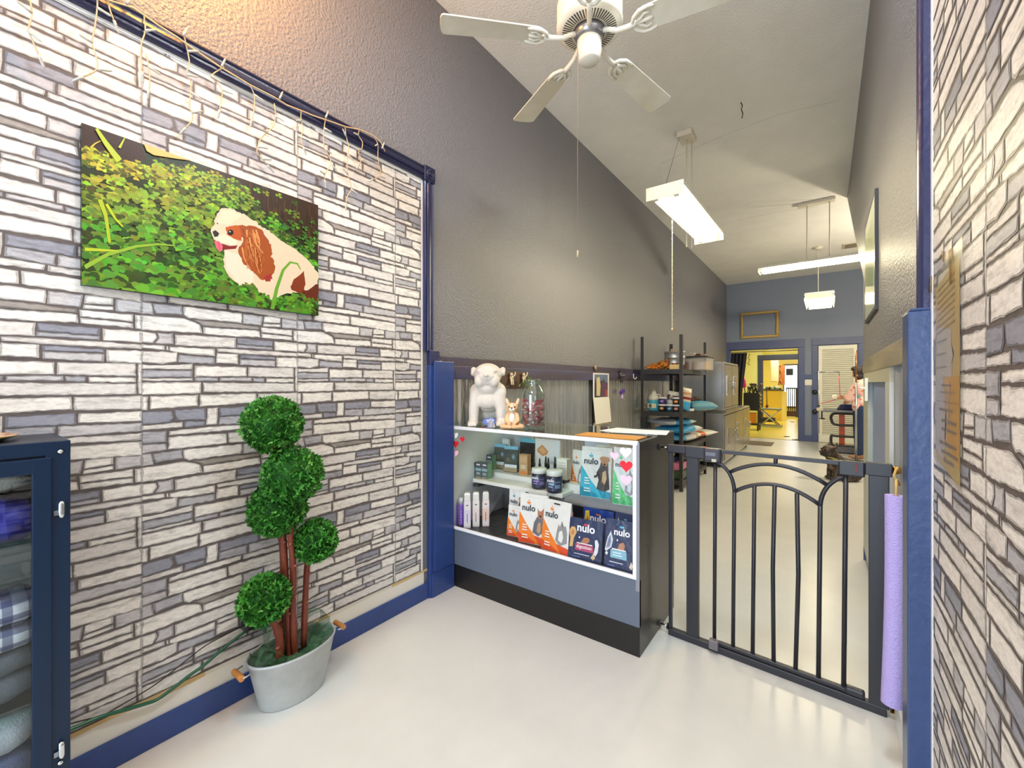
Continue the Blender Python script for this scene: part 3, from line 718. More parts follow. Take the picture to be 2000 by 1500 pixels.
# earth/foam plug inside the tub that the stems stand in
tp = thing('topiary', 'artificial topiary with five clipped green balls on red-brown stems in the tin tub', 'artificial plant', TC + Vector((0, 0, .03)))
balls = [((533, 829), 60, -1.725), ((572, 928), 61, -1.675), ((543, 993), 58, -1.748), ((616, 1056), 44, -1.70), ((517, 1170), 50, -1.70)]
BARK = (122, 54, 34)
def stem(px, X, r, n=9):
    pts = [onX(x, y, X[i] if isinstance(X, (list, tuple)) else X) for i, (x, y) in enumerate(px)]
    sp = smoothpts(pts, 3); rr = random.Random(len(px) * 7 + int(px[0][0]))
    rs = [r * (1 + rr.uniform(-.12, .18)) for _ in sp]
    m = MB(); m.tube(sp, rs, BARK, n)
    for k in range(3):
        i = rr.randrange(2, len(sp) - 2); d = Vector((.6, rr.uniform(-1, 1), .3)).normalized()
        m.tube([sp[i], sp[i] + d * r * 1.5, sp[i] + d * r * 1.9], [r * .6, r * .5, r * .2], (150, 82, 58), 6)
    m.build('stem', M_BARK, tp)
M_BARK = vmat('stained_bark', .45, bump=.3, bscale=60, var=.3, vscale=40, stretch=(1, 1, .2))
stem([(538, 870), (541, 930), (546, 985), (552, 1041), (556, 1103), (562, 1200), (565, 1300)], [-1.742, -1.742, -1.738, -1.735, -1.732, -1.73, -1.73], .0115)
stem([(570, 960), (567, 1041), (572, 1107), (573, 1200), (577, 1302)], [-1.69, -1.7, -1.705, -1.71, -1.715], .0118)
stem([(603, 1080), (600, 1100), (596, 1178), (593, 1262)], -1.725, .0105)
stem([(530, 1200), (535, 1215), (546, 1245), (544, 1300)], -1.715, .0145)
stem([(545, 1035), (552, 1080), (549, 1180), (553, 1290)], -1.765, .010)
m = MB(); m.lathe([(.001, .13), (.095, .125), (.1, .02), (.001, .02)], (62, 74, 52), 24, TC, sx=.8, sy=1.2); m.build('moss_plug', M_FABRIC, tp)
M_LEAF = vmat('boxwood_leaf', .55, var=.15, vscale=120, spec=.2)
def leafball(c, r, seed):
    rr = random.Random(seed); m = MB()
    m.ball(c, r * .80, (30, 84, 22), 16, 10)
    n = 1050
    for i in range(n):
        z = 1 - 2 * (i + .5) / n; q = i * 2.39996; s = math.sqrt(1 - z * z)
        d = Vector((s * cos(q), s * sin(q), z)); d = (d + Vector((rr.uniform(-.12, .12), rr.uniform(-.12, .12), rr.uniform(-.12, .12)))).normalized()
        p = c + d * r * rr.uniform(.80, 1.0)
        ax = (d + Vector((rr.uniform(-.8, .8), rr.uniform(-.8, .8), rr.uniform(-.5, .8)))).normalized()
        sd = ax.cross(Vector((rr.uniform(-1, 1), rr.uniform(-1, 1), rr.uniform(-1, 1)))).normalized(); up = sd.cross(ax).normalized()
        l = .015 * rr.uniform(.8, 1.25); w = l * .36
        col = rr.choice([(58, 124, 40), (46, 104, 34), (74, 144, 52), (104, 164, 74), (36, 88, 28), (62, 130, 44)])
        for k in range(2):
            a2 = (ax + sd * (.9 if k else -.9)).normalized(); s2 = a2.cross(up).normalized()
            m.poly([p, p + a2 * l * .45 + s2 * w + up * .002, p + a2 * l, p + a2 * l * .45 - s2 * w + up * .002], col)
    m.build('leaf_ball', M_LEAF, tp)
for i, ((px, py), r, X) in enumerate(balls):
    c = onX(px, py, X); leafball(c, r * mpp(c) * .90, 20 + i)
# green tulle stuffed in the tub, bow standing up behind the stems
M_TULLE = veil('green_tulle', (64, 104, 66), .5)
m = MB(); nu, nv = 60, 7; vs = []; fs = []
for i in range(nu):
    q = 2 * pi * i / nu
    for j in range(nv):
        s = .40 + .60 * j / (nv - 1); w = noise.noise(Vector((cos(q) * 3, sin(q) * 3, j * .6)))
        vs.append(TC + Vector((.105 * s * cos(q), .158 * s * sin(q), .15 + .045 * s + w * .035 + .014 * sin(q * 9 + j))))
for i in range(nu):
    for j in range(nv - 1):
        a = i * nv + j; b = ((i + 1) % nu) * nv + j; fs.append((a, b, b + 1, a + 1))
m.mesh(vs, fs, (70, 110, 72), 0, True)
def loop(px, X, wid, seed):
    pts = smoothpts([onX(x, y, X) for x, y in px], 4); n = len(pts); vs = []; fs = []
    for i, p in enumerate(pts):
        w = wid * (.4 + .6 * sin(pi * i / (n - 1)))
        for k in range(3): vs.append(p + Vector((w * (k - 1) + .006 * noise.noise(Vector((i * .4, k, seed))), .01 * noise.noise(Vector((i * .3, seed, k))), 0)))
    for i in range(n - 1):
        for k in range(2): a = i * 3 + k; fs.append((a, a + 1, a + 4, a + 3))
    m.mesh(vs, fs, (70, 110, 72), 0, True)
loop([(598, 1262), (592, 1215), (604, 1196), (628, 1192), (634, 1210), (618, 1226), (606, 1250)], -1.752, .035, 1)
loop([(545, 1285), (520, 1262), (524, 1225), (540, 1212), (556, 1240), (552, 1280)], -1.755, .035, 2)
loop([(500, 1300), (515, 1268), (545, 1275), (575, 1290), (600, 1268), (628, 1248)], -1.672, .022, 3)
tag(m.build('tulle_wrap', M_TULLE), 'dark green tulle bunched inside the rim of the tin tub', 'tulle fabric')

# ================= CORDS =================
def zc(l): return [(150 + x / 6.667, 1300 + y / 6.667) for x, y in l]
pts = [onX(x, y, XL + .022) for x, y in [(60, 1455)] + zc([(0, 795), (300, 670), (600, 585), (900, 495), (1050, 440), (1250, 300), (1450, 140), (1650, 0)]) + [(430, 1272), (470, 1240), (496, 1224)]]
th = thing('extension_cord', 'dark green extension cord draped along the foot of the stone wall', 'cord', pts[0])
MB().tube(smoothpts(pts, 4), .0058, (20, 88, 62), 9).build('cord', M_PLASTIC, th)
e = pts[-1]; MB().box(e.x - .012, e.x + .012, e.y - .005, e.y + .045, e.z - .012, e.z + .016, (24, 80, 58)).build('socket', M_PLASTIC, th, bevel=.004)
pts = [onX(x, y, XL + .012) for x, y in [(60, 1436)] + zc([(0, 735), (350, 640), (600, 500), (870, 345), (1100, 190), (1340, 0)]) + [(400, 1262), (440, 1240), (474, 1222)]]
e = onX(484, 1211, XL + .002)
th = thing('power_adapter', 'small black plug-in adapter low on the stone wall beside the topiary', 'adapter', (XL + .002, e.y, e.z))
MB().box(XL + .002, XL + .05, e.y - .028, e.y + .034, e.z - .024, e.z + .032, (26, 26, 28)).build('adapter_body', M_PLASTIC, th, bevel=.006)
MB().tube(smoothpts(pts, 4), .0022, (24, 24, 26), 6).build('thin_cord', M_PLASTIC, th)
# ================= GLASS SHOWCASE =================
SX0, SX1, SY0, SY1, SZ = -1.880, -.679, 1.895, 2.44, .983
TZ = SX0 + .02
th = thing('display_case', 'grey and black shop display case with white framed glass front beside the black gate', 'display case', ((SX0 + SX1) / 2, (SY0 + SY1) / 2, 0))
GP, BK, WF = (94, 104, 120), (22, 20, 19), (232, 234, 238)
MB().box(SX0 + .045, SX1 - .001, SY0 + .004, SY1, 0, .137, BK).build('kick_base', M_SATIN, th, bevel=.002)
m = MB(); m.box(SX0, SX1 - .0, SY0, SY0 + .018, .137, .352, GP); m.build('front_panel', M_SATIN, th, bevel=.0015)
m = MB(); m.box(SX1 - .018, SX1, SY0 + .002, SY1, .137, SZ - .004, BK); m.box(SX1 - .018, SX1, SY0 - .001, SY0 + .003, .30, SZ - .004, (136, 138, 148)); m.build('side_panel', M_SATIN, th, bevel=.001)
box(SX0, SX0 + .012, SY0 + .018, SY1, .137, SZ - .012, (226, 226, 224)).build('white_lining', M_SATIN, th); box(SX1 - .022, SX1 - .018, SY0 + .018, SY1, .352, SZ - .012, (214, 214, 216)).build('white_lining', M_SATIN, th)
m = MB(); m.box(SX0 + .012, SX1 - .018, SY0 + .018, SY1, .336, .352, (70, 70, 74)); m.build('deck', M_SATIN, th)
m = MB(); m.box(SX0 + .012, SX1 - .02, SY1 - .012, SY1, .352, .66, (178, 182, 190)); m.box(-1.22, -1.06, SY1 - .012, SY1, .66, SZ - .02, (196, 198, 214)); m.box(SX0 + .012, -1.62, SY1 - .012, SY1, .66, SZ - .02, (190, 192, 196)); m.build('back_panel', M_SATIN, th)
m = MB(); y0, y1 = SY0 - .006, SY0 + .012
m.box(SX0, SX0 + .016, y0, y1, .352, SZ, WF); m.box(SX1 - .031, SX1 - .013, y0, y1, .352, SZ, WF); m.box(SX0, SX1 - .013, y0, y1, .352, .369, WF); m.box(SX0, SX1 - .008, y0, y1, SZ - .020, SZ, WF)
m.box(SX0, SX0 + .012, y1, SY1, SZ - .014, SZ, WF); m.box(SX1 - .014, SX1, y1, SY1, SZ - .012, SZ, (60, 60, 62)); m.box(SX0, SX1, SY1 - .012, SY1, SZ - .012, SZ, (150, 150, 152))
m.build('frame', M_SATIN, th, bevel=.003)
m = MB(); m.poly([(SX0 + .014, SY0 + .002, .366), (SX1 - .03, SY0 + .002, .366), (SX1 - .03, SY0 + .002, SZ - .018), (SX0 + .014, SY0 + .002, SZ - .018)]); m.build('front_glass', glassmat('case_front_glass', (250, 252, 252), 1.3), th)
m = MB(); m.box(SX0 + .010, SX1 - .012, SY0 + .010, SY1 - .010, SZ - .006, SZ - .0005); m.build('top_glass', M_GLASSTOP, th)
SHY0 = 2.075; SHZ = .600
m = MB(); m.box(SX0 + .014, SX1 - .024, SHY0 + .05, SY1 - .014, SHZ - .01, SHZ, (206, 210, 214))
m.box(SX0 + .02, SX0 + .06, SHY0 + .02, SY1 - .03, SHZ - .03, SHZ - .01, (60, 60, 64)); m.build('shelf', M_SATIN, th)
def glitter():
    mm = vmat('glitter_cloth', .45, .3, bump=.6, bscale=500, var=.35, vscale=420); return mm
# things that lie in the case
def lay(x0, x1, n, y, z, amp, drop):
    vs = []; fs = []
    for i in range(n + 1):
        x = x0 + (x1 - x0) * i / n; w = noise.noise(Vector((x * 6, 1, 2)))
        vs += [(x, SY1 - .03, z), (x, y, z), (x, y - .004, z - drop * (1 + .5 * w)), (x, y + .012, z - drop * (1.35 + .6 * w))]
    for i in range(n):
        for k in range(3): a = i * 4 + k; fs.append((a, a + 4, a + 5, a + 1))
    return vs, fs
vs, fs = lay(-1.30, SX1 - .03, 40, SHY0 + .03, SHZ + .003, .01, .028)
m = MB(); m.mesh(vs, fs, (176, 178, 184), 0, True); tag(m.build('glitter_cloth', glitter()), 'silver glitter cloth draped over the right half of the upper case shelf', 'cloth')
m = MB(); c = (234, 232, 226)
m.box(-1.845, -1.18, SHY0, SHY0 + .15, SHZ + .004, SHZ + .026, c); m.box(-1.845, -1.14, SHY0 + .13, SY1 - .02, SHZ + .004, SHZ + .056, c)
tag(m.build('step_riser', M_SATIN, bevel=.002), 'white two-step display riser on the upper shelf of the glass case', 'display riser')
RZ1, RZ2 = SHZ + .0265, SHZ + .0565
def plankmat():
    m, nt, out = newmat('grey_plank_print'); N = nt.nodes.new; L = nt.links.new
    p = N('ShaderNodeBsdfPrincipled'); p.inputs['Roughness'].default_value = .5; L(p.outputs[0], out.inputs[0])
    tc = N('ShaderNodeTexCoord'); b = N('ShaderNodeTexBrick'); b.inputs['Scale'].default_value = 3.2; b.inputs['Brick Width'].default_value = 1.6; b.inputs['Row Height'].default_value = .16; b.inputs['Mortar Size'].default_value = .008
    b.inputs['Color1'].default_value = lin((74, 74, 76)); b.inputs['Color2'].default_value = lin((48, 48, 50)); b.inputs['Mortar'].default_value = lin((16, 16, 18)); mp = N('ShaderNodeMapping'); mp.inputs['Rotation'].default_value = (0, 0, R(0)); L(tc.outputs['Object'], mp.inputs[0]); L(mp.outputs[0], b.inputs['Vector'])
    n = N('ShaderNodeTexNoise'); n.inputs['Scale'].default_value = 20; mp2 = N('ShaderNodeMapping'); mp2.inputs['Scale'].default_value = (.3, 4, 1); L(tc.outputs['Object'], mp2.inputs[0]); L(mp2.outputs[0], n.inputs['Vector'])
    mr = N('ShaderNodeMapRange'); mr.inputs[3].default_value = .5; mr.inputs[4].default_value = 1.4; L(n.outputs[0], mr.inputs[0])
    x = N('ShaderNodeMix'); x.data_type = 'RGBA'; x.blend_type = 'MULTIPLY'; x.inputs[0].default_value = 1; L(b.outputs[0], x.inputs[6]); L(mr.outputs[0], x.inputs[7]); L(x.outputs[2], p.inputs['Base Color']); return m
tag(box(SX0 + .02, SX1 - .03, SY0 + .02, SY1 - .02, .3525, .3555).build('shelf_liner', plankmat()), 'dark grey wood-print liner on the bottom deck of the glass case', 'shelf liner')
DZ = .356
def heart(px, py, r, col, label):
    c = onY(px, py, SY0 - .0065 + .008); r *= mpp(c); m = MB(); pts = []
    for k in range(28):
        t = 2 * pi * k / 28
        pts.append((c.x + r * 16 * sin(t) ** 3 / 16, SY0 - .0, c.z + r * (13 * cos(t) - 5 * cos(2*t) - 2 * cos(3*t) - cos(4*t)) / 16))
    m.prism(pts, (0, .0012, 0), col); m.xf(Matrix.Translation((0, .0004, 0)))
    tag(m.build('heart_sticker', M_CARD), label, 'sticker', 'heart stickers on the case glass')
RED, PNK, WHT = (226, 30, 48), (244, 198, 216), (242, 240, 242)
heart(890, 850, 7, WHT, 'white heart sticker at the top left corner of the case glass'); heart(903, 858, 6, RED, 'small red heart sticker at the left of the case glass, higher of two')
heart(890, 867, 8, RED, 'red heart sticker at the left of the case glass between white and pink ones'); heart(890, 885, 7.5, PNK, 'pale pink heart sticker lowest on the left edge of the case glass')
heart(1222, 883, 12, WHT, 'white heart sticker at the upper right of the case glass, above a red one'); heart(1200, 890, 9, PNK, 'pink heart sticker on the case glass beside the top of the green pouch')
heart(1223, 910, 13, RED, 'big red heart sticker at the right edge of the case glass'); heart(1223, 937, 12, PNK, 'pink heart sticker lowest on the right edge of the case glass')

# ---- stand-up pouches
def animal(kind):
    if kind == 'dog':
        return [((74, 66, 62), [(.04, .18), (.10, .36), (.02, .50), (.12, .62), (.16, .74), (.30, .76), (.38, .70), (.40, .52), (.44, .34), (.46, .20), (.28, .14)]),
                ((190, 142, 104), [(.18, .70), (.10, .78), (.16, .82), (.28, .83), (.40, .82), (.44, .76), (.38, .72), (.34, .64), (.24, .64)]), ((206, 168, 130), [(.20, .34), (.22, .52), (.32, .56), (.36, .40), (.30, .28)]),
                ((34, 30, 32), [(.24, .69), (.31, .69), (.30, .65), (.25, .65)]), ((62, 54, 52), [(-.06, .40), (.02, .40), (.08, .46), (.06, .50), (.0, .44), (-.05, .44)])]
    if kind == 'grey':
        return [((108, 108, 114), [(.0, .24), (.04, .44), (.14, .56), (.22, .58), (.34, .56), (.38, .42), (.36, .26), (.20, .18)]), ((178, 120, 92), [(.16, .56), (.14, .74), (.20, .68), (.28, .68), (.36, .75), (.36, .58), (.28, .52)]),
                ((190, 150, 120), [(.14, .28), (.18, .44), (.26, .46), (.30, .32), (.24, .22)]), ((40, 38, 40), [(.22, .60), (.29, .60), (.28, .56), (.23, .56)])]
    return [((150, 148, 150), [(.02, .24), (.06, .44), (.10, .56), (.16, .52), (.22, .64), (.28, .52), (.36, .56), (.42, .44), (.44, .24), (.2, .16)]), ((232, 230, 228), [(.12, .26), (.14, .42), (.24, .46), (.30, .34), (.26, .22)]), ((120, 112, 112), [(.22, .64), (.24, .52), (.30, .52)])]
def pouch(name, label, px0, px1, pyt, Y, z0, style, d=.06, rz=0., group=None, pyb=None):
    pm = (px0 + px1) / 2
    a, b = onY(px0, pyt, Y), onY(px1, pyt, Y); tp_ = onY(pm, pyt, Y)
    w = (b.x - a.x); h = tp_.z - z0
    th = thing(name, label, 'pet food pouch', ((a.x + b.x) / 2, Y + d / 2, z0), group, rz)
    m = MB(); base = style['base']; top = style.get('top', base)
    def fp(u, v, k=0):      # point on the front film
        y = -d / 2 * (1 - v) - .003 - .0004 * k
        return (u * w, y, v * h)
    # shell: front, back, pinched sides, rounded gusset
    N_ = 8
    rows = []
    for i in range(N_ + 1):
        v = i / N_; hw = w / 2 * (1 if v > .08 else .94 + .75 * v) * (1 - .035 * sin(pi * v)); dd = d / 2 * (1 - v) + .003
        rows.append([(-hw, -dd, v * h), (hw, -dd, v * h), (hw * 1.0, 0, v * h), (hw, dd * .9, v * h), (-hw, dd * .9, v * h), (-hw, 0, v * h)])
    vs = [p for r in rows for p in r]; fs = []; cs = []
    for i in range(N_):
        for k in range(6):
            aa = i * 6 + k; bb = i * 6 + (k + 1) % 6
            m.mesh([vs[aa], vs[bb], vs[bb + 6], vs[aa + 6]], [(0, 1, 2, 3)], (top if i >= N_ - 1 else base) if k != 3 else style.get('back', base))
    m.poly(rows[0][::-1], style.get('foot', base)); m.poly(rows[-1], top)
    kk = [1]
    def dec(pts, col):
        kk[0] += 1; m.poly([fp(max(-.495, min(.495, u)), max(.01, min(.995, v)), kk[0]) for u, v in pts], col)
    def word(t, u, v, size, col, tilt=0, bold=.0):
        kk[0] += 1
        ang = math.atan2(d / 2, h)
        Mx = Matrix.Translation(fp(u, v, kk[0])) @ Matrix.Rotation(R(90) - ang, 4, 'X') @ Matrix.Rotation(R(tilt), 4, 'Z')
        m.text(t, size * w, Mx, col, bold=bold)
    def bars(u, v, n, uw, dv, col):
        for i in range(n): dec([(u, v - i * dv), (u + uw * (.8 + .2 * ((i * 7) % 3) / 2), v - i * dv), (u + uw * (.8 + .2 * ((i * 7) % 3) / 2), v - i * dv + dv * .45), (u, v - i * dv + dv * .45)], col)
    st = style['kind']
    if st == 'swoosh':
        ac, ac2 = style['ac'], style['ac2']
        dec([(-.5, .62), (-.38, .52), (-.22, .38), (-.02, .24), (.14, .13), (.5, .10), (.5, .0), (-.5, .0)], ac)
        dec([(-.5, .20), (-.1, .12), (.1, .05), (.1, .0), (-.5, .0)], ac2); dec([(.05, .18), (.5, .14), (.5, .0), (.24, .0)], ac2)
        for col, pts in animal(style['pet']): dec(pts, col)
        word('nulo', -.17, .66, .27, (58, 62, 72), bold=.02); dec([(-.24, .82), (-.21, .85), (-.17, .83), (-.13, .85), (-.10, .82), (-.14, .80), (-.20, .80)], ac); dec([(-.19, .86), (-.17, .89), (-.15, .86)], ac)
        bars(-.36, .36, 3, .18, .05, (246, 240, 232)); bars(-.36, .16, 2, .24, .05, (246, 240, 232)); dec([(-.3, .94), (.2, .94), (.2, .945), (-.3, .945)], (206, 206, 206))
        if style.get('slot'): dec([(-.1, .93), (.12, .93), (.12, .955), (-.1, .955)], (24, 24, 26))
    elif st == 'navy':
        word('nulo', style.get('lu', .0), .70, .30, (244, 244, 248), bold=.025); lu = style.get('lu', .0); dec([(lu - .08, .87), (lu - .04, .90), (lu, .88), (lu + .04, .90), (lu + .08, .87), (lu + .04, .85), (lu - .04, .85)], style['ac'])
        for col, pts in style['art']: dec(pts, col)
        if 'band' in style:
            bc, wt = style['band']; dec([(-.28, .40), (.24, .40), (.26, .24), (-.28, .24)], bc); dec([(-.24, .43), (.22, .43), (.22, .405), (-.24, .405)], (238, 232, 232))
            if wt: word(wt, -.02, .305, .125, (250, 240, 242), bold=.01)
            else: bars(-.2, .34, 2, .34, .05, (214, 234, 240))
            bars(-.30, .15, 1, .56, .04, (206, 210, 226)); bars(-.36, .08, 1, .3, .03, (120, 150, 214))
    elif st == 'treats':
        dec([(-.42, .30), (.46, .30), (.46, .18), (-.42, .18)], (236, 240, 238)); dec([(-.48, .18), (.48, .18), (.48, .02), (-.48, .02)], (176, 152, 118)); dec([(-.5, .88), (.5, .88), (.5, .99), (-.5, .99)], style['top'])
        pts = [(.20 + .13 * cos(k * pi / 8), .60 + .10 * sin(k * pi / 8)) for k in range(16)]; dec(pts, (120, 150, 168)); dec([(.20 + (p - .20) * .75, .60 + (q - .60) * .75) for p, q in pts], (70, 84, 78)); dec([(.12, .6), (.2, .67), (.28, .6), (.2, .53)], (150, 180, 196))
        bars(-.3, .52, 3, .3, .05, (146, 138, 112))
    elif st == 'biscuit':
        dec([(-.40, .70), (-.20, .84), (.06, .66), (.02, .56), (-.16, .50), (-.40, .62)], (204, 150, 98)); dec([(-.33, .68), (-.20, .77), (-.02, .65), (-.15, .56)], (222, 174, 124)); bars(-.1, .36, 2, .5, .05, (176, 176, 180)); dec([(-.5, .96), (.5, .96), (.5, .965), (-.5, .965)], (200, 200, 200))
    m.build('pouch_body', M_PRINT, th, local=True)
    return th
OR, OR2, TL, TL2, GN, GN2 = (242, 132, 44), (226, 84, 40), (66, 182, 208), (40, 150, 178), (88, 208, 116), (64, 178, 96)
WB = (232, 230, 226)
def sw(ac, ac2, pet, **k): return dict(kind='swoosh', base=WB, ac=ac, ac2=ac2, pet=pet, foot=ac2, **k)
G1 = 'pet food pouches in the glass case'
pouch('food_pouch', 'small white and orange pouch at the left of the front row on the case deck', 990, 1021, 990, 2.00, DZ, sw(OR, OR2, 'cat'), .05, R(4), G1)
pouch('food_pouch', 'white and orange pouch with a grey puppy, second in the front deck row', 1013, 1064, 968, 1.965, DZ, sw(OR, OR2, 'grey'), .065, R(8), G1)
pouch('food_pouch', 'white and orange pouch with a cat and a black hang slot on the case deck', 1056, 1112, 981, 1.935, DZ, sw(OR, OR2, 'cat', slot=1), .07, R(-5), G1)
pouch('food_pouch', 'white pouch with teal corner behind the small orange pouch on the case deck', 993, 1024, 955, 2.065, DZ, sw(TL2, TL2, 'dog'), .03, 0, G1)
pouch('food_pouch', 'plain white topped pouch behind the puppy pouch, under the upper shelf', 1030, 1066, 960, 2.055, DZ, sw(OR, OR2, 'dog'), .03, 0, G1)
pouch('food_pouch', 'orange pouch edge showing behind the cat pouch on the case deck', 1080, 1116, 1000, 2.06, DZ, dict(kind='plain', base=(226, 84, 44)), .05, 0, G1)
NV, NV2 = (40, 50, 88), (30, 60, 140)
ART1 = [((214, 168, 110), [(-.46, .28), (-.44, .50), (-.50, .66), (-.42, .78), (-.32, .78), (-.26, .66), (-.34, .5), (-.36, .30)]), ((196, 130, 84), [(-.44, .62), (-.38, .72), (-.32, .64), (-.38, .56)]), ((176, 118, 86), [(-.12, .44), (-.04, .56), (.08, .58), (.14, .54), (.10, .46), (-.02, .40)]), ((224, 224, 230), [(.26, .22), (.30, .40), (.28, .54), (.34, .58), (.40, .48), (.38, .28), (.32, .18)]), ((206, 180, 140), [(.18, .12), (.26, .24), (.32, .14), (.26, .08)]), ((240, 240, 246), [(-.2, .55), (-.17, .58), (-.14, .55), (-.17, .53)])]
ART2 = [((206, 210, 222), [(-.48, .36), (-.40, .62), (-.30, .76), (-.22, .60), (-.26, .44), (-.42, .34)]), ((120, 130, 160), [(-.44, .40), (-.37, .60), (-.31, .68), (-.28, .56), (-.32, .44)]), ((184, 128, 98), [(-.06, .42), (.0, .54), (.12, .58), (.18, .52), (.16, .42)]), ((234, 234, 240), [(-.46, .30), (-.42, .34), (-.36, .32), (-.40, .26)]), ((240, 240, 246), [(-.1, .6), (-.07, .63), (-.04, .6), (-.07, .58)]), ((236, 214, 190), [(.34, .12), (.40, .24), (.46, .16), (.42, .08)])]
pouch('food_pouch', 'navy pouch with a banana, oats and a pink label on the case deck', 1109, 1174, 1018, 1.93, DZ, dict(kind='navy', base=NV, ac=(220, 60, 80), art=ART1, band=((176, 68, 108), 'digestion')), .06, R(3), G1)
pouch('food_pouch', 'navy pouch with a pale blue label in the bottom right corner of the case', 1179, 1238, 1020, 1.93, DZ, dict(kind='navy', base=NV, ac=(90, 190, 226), art=ART2, band=((132, 184, 204), None), lu=.06), .06, R(2), G1)
pouch('food_pouch', 'bright blue pouch top with a yellow block, behind the pink labelled navy pouch', 1136, 1196, 997, 2.07, DZ, dict(kind='navy', base=NV2, ac=(214, 110, 70), art=[((226, 190, 70), [(-.46, .62), (-.42, .92), (-.30, .94), (-.24, .64)]), ((180, 90, 50), [(-.38, .70), (-.34, .8), (-.3, .7)])]), .05, 0, G1)
pouch('food_pouch', 'dark blue pouch top behind the pale blue labelled pouch at the case right end', 1199, 1240, 1006, 2.07, DZ, dict(kind='navy', base=(34, 52, 104), ac=(120, 170, 220), art=[((210, 214, 226), [(-.46, .7), (-.34, .9), (-.24, .7)])]), .05, 0, G1)
S2 = SHZ + .004
pouch('food_pouch', 'white and orange pouch with a striped cat at the left of the upper shelf pouches', 1113, 1144, 881, 2.27, S2, sw(OR, OR2, 'cat'), .06, R(-14), G1)
pouch('food_pouch', 'white and turquoise pouch with a brown dog on the upper case shelf', 1133, 1191, 875, 2.20, S2, sw(TL, TL2, 'dog'), .07, R(4), G1)
pouch('food_pouch', 'white and green pouch at the right end of the upper case shelf', 1195, 1240, 876, 2.155, S2, sw(GN, GN2, 'cat'), .07, R(6), G1)
pouch('food_pouch', 'white and turquoise pouch edge behind the brown dog pouch on the upper shelf', 1160, 1199, 871, 2.33, S2, sw(TL2, TL2, 'dog'), .05, 0, G1)
pouch('treat_pouch', 'white pouch with a biscuit picture on the riser of the upper case shelf', 1043, 1091, 859, 2.36, RZ2, dict(kind='biscuit', base=(230, 230, 228)), .04, 0, G1)
TRT = dict(kind='treats', base=(78, 82, 72), top=(130, 190, 214))
pouch('treat_pouch', 'dark treat pouch with a pale blue top, left of the pair on the case riser', 964, 986, 868, 2.30, RZ2, TRT, .035, R(6), G1)
pouch('treat_pouch', 'dark treat pouch with a pale blue top, right of the pair on the case riser', 984, 1008, 872, 2.26, RZ2, TRT, .035, R(10), G1)
pouch('treat_pouch', 'near black treat pouch with a turquoise strip behind the kraft box on the riser', 1014, 1043, 857, 2.38, RZ2, dict(kind='plain', base=(48, 46, 44), top=(110, 186, 206)), .03, 0, G1)
# ---- cartons
def carton(name, label, px0, px1, pyt, Y, z0, d, col, decs=(), group='boxes and bottles on the upper case shelf', rz=0., side=None, cat='carton'):
    a, b = onY(px0, pyt, Y), onY(px1, pyt, Y); w, h = b.x - a.x, a.z * .5 + b.z * .5 - z0
    th = thing(name, label, cat, ((a.x + b.x) / 2, Y + d / 2, z0), group, rz)
    m = MB(); m.box(-w/2, w/2, -d/2, d/2, 0, h, col)
    if side: m.box(w/2 - .0004, w/2 + .0004, -d/2 + .0005, d/2, .0005, h - .0005, side)
    for i, (u0, u1, v0, v1, c) in enumerate(decs): m.box(u0 * w, u1 * w, -d/2 - .0006 - .0001 * i, -d/2, v0 * h, v1 * h, c)
    m.build('carton_body', M_CARD, th, local=True); return th
DG = (86, 96, 100)
SB = [(-.46, .46, .72, .98, (64, 66, 78)), (-.3, .3, .80, .90, (226, 228, 232)), (-.44, .44, .46, .62, (150, 182, 186)), (-.3, .3, .20, .36, (160, 172, 166)), (-.4, .4, .04, .09, (196, 178, 120))]
for i, (x0, x1, yt, w_) in enumerate(((917, 928, 902, 'leftmost'), (928.5, 940, 903, 'middle'), (940.5, 952, 904, 'rightmost'))):
    carton('small_carton', 'small grey-green carton on the case riser, %s of the three in front' % w_, x0, x1, yt, 2.115, RZ1, .045, DG, SB, side=(116, 158, 120))
carton('small_carton', 'small grey-green carton standing higher behind the row of three cartons', 950, 961, 889, 2.24, RZ2, .045, DG, SB, side=(116, 158, 120))
carton('tall_carton', 'tall white carton with small print at the back left of the riser', 943, 954, 857, 2.36, RZ2, .03, (234, 236, 240), [(-.3, .3, .2 + .1 * k, .22 + .1 * k, (196, 206, 214)) for k in range(6)])
carton('tall_carton', 'tall white carton right beside the first white carton, behind the treat pouches', 957, 969, 858, 2.36, RZ2, .03, (232, 232, 238), [(-.25, .25, .2 + .1 * k, .22 + .1 * k, (206, 200, 216)) for k in range(6)])
carton('kraft_carton', 'slim tan carton with an orange foot standing on the case riser', 1014, 1030, 888, 2.24, RZ2, .04, (206, 164, 116), [(-.4, .4, .62, .9, (216, 178, 132)), (-.3, .3, .30, .5, (226, 206, 178)), (-.4, .4, .04, .18, (224, 138, 62))], side=(190, 140, 84))
carton('white_carton', 'white square carton on a black stand beside the two dark jars', 1088, 1107, 897, 2.20, RZ2 + .02, .05, (232, 228, 218), [(-.4, .4, .55, .6, (200, 196, 188)), (-.4, .4, .68, .72, (200, 196, 188)), (-.4, .4, .8, .84, (200, 196, 188))], side=(196, 180, 158))
p = onY(1097, 930, 2.22); tag(box(p.x - .033, p.x + .034, 2.19, 2.26, RZ2 + .0, RZ2 + .02, (30, 32, 46)).build('small_stand', M_SATIN, bevel=.001), 'black little stand under the white square carton', 'stand')
carton('white_label_card', 'white label card hanging above the right treat pouch', 981, 993, 858, 2.34, RZ2, .02, (228, 230, 226), [(-.3, .3, .8, .84, (150, 170, 190))])
carton('bag_clip_card', 'brown and black snack packet lying under the shelf edge behind the cat pouch', 1082, 1101, 971, 2.2, DZ, .04, (58, 44, 42), [(.0, .3, .8, .9, (160, 70, 50))])
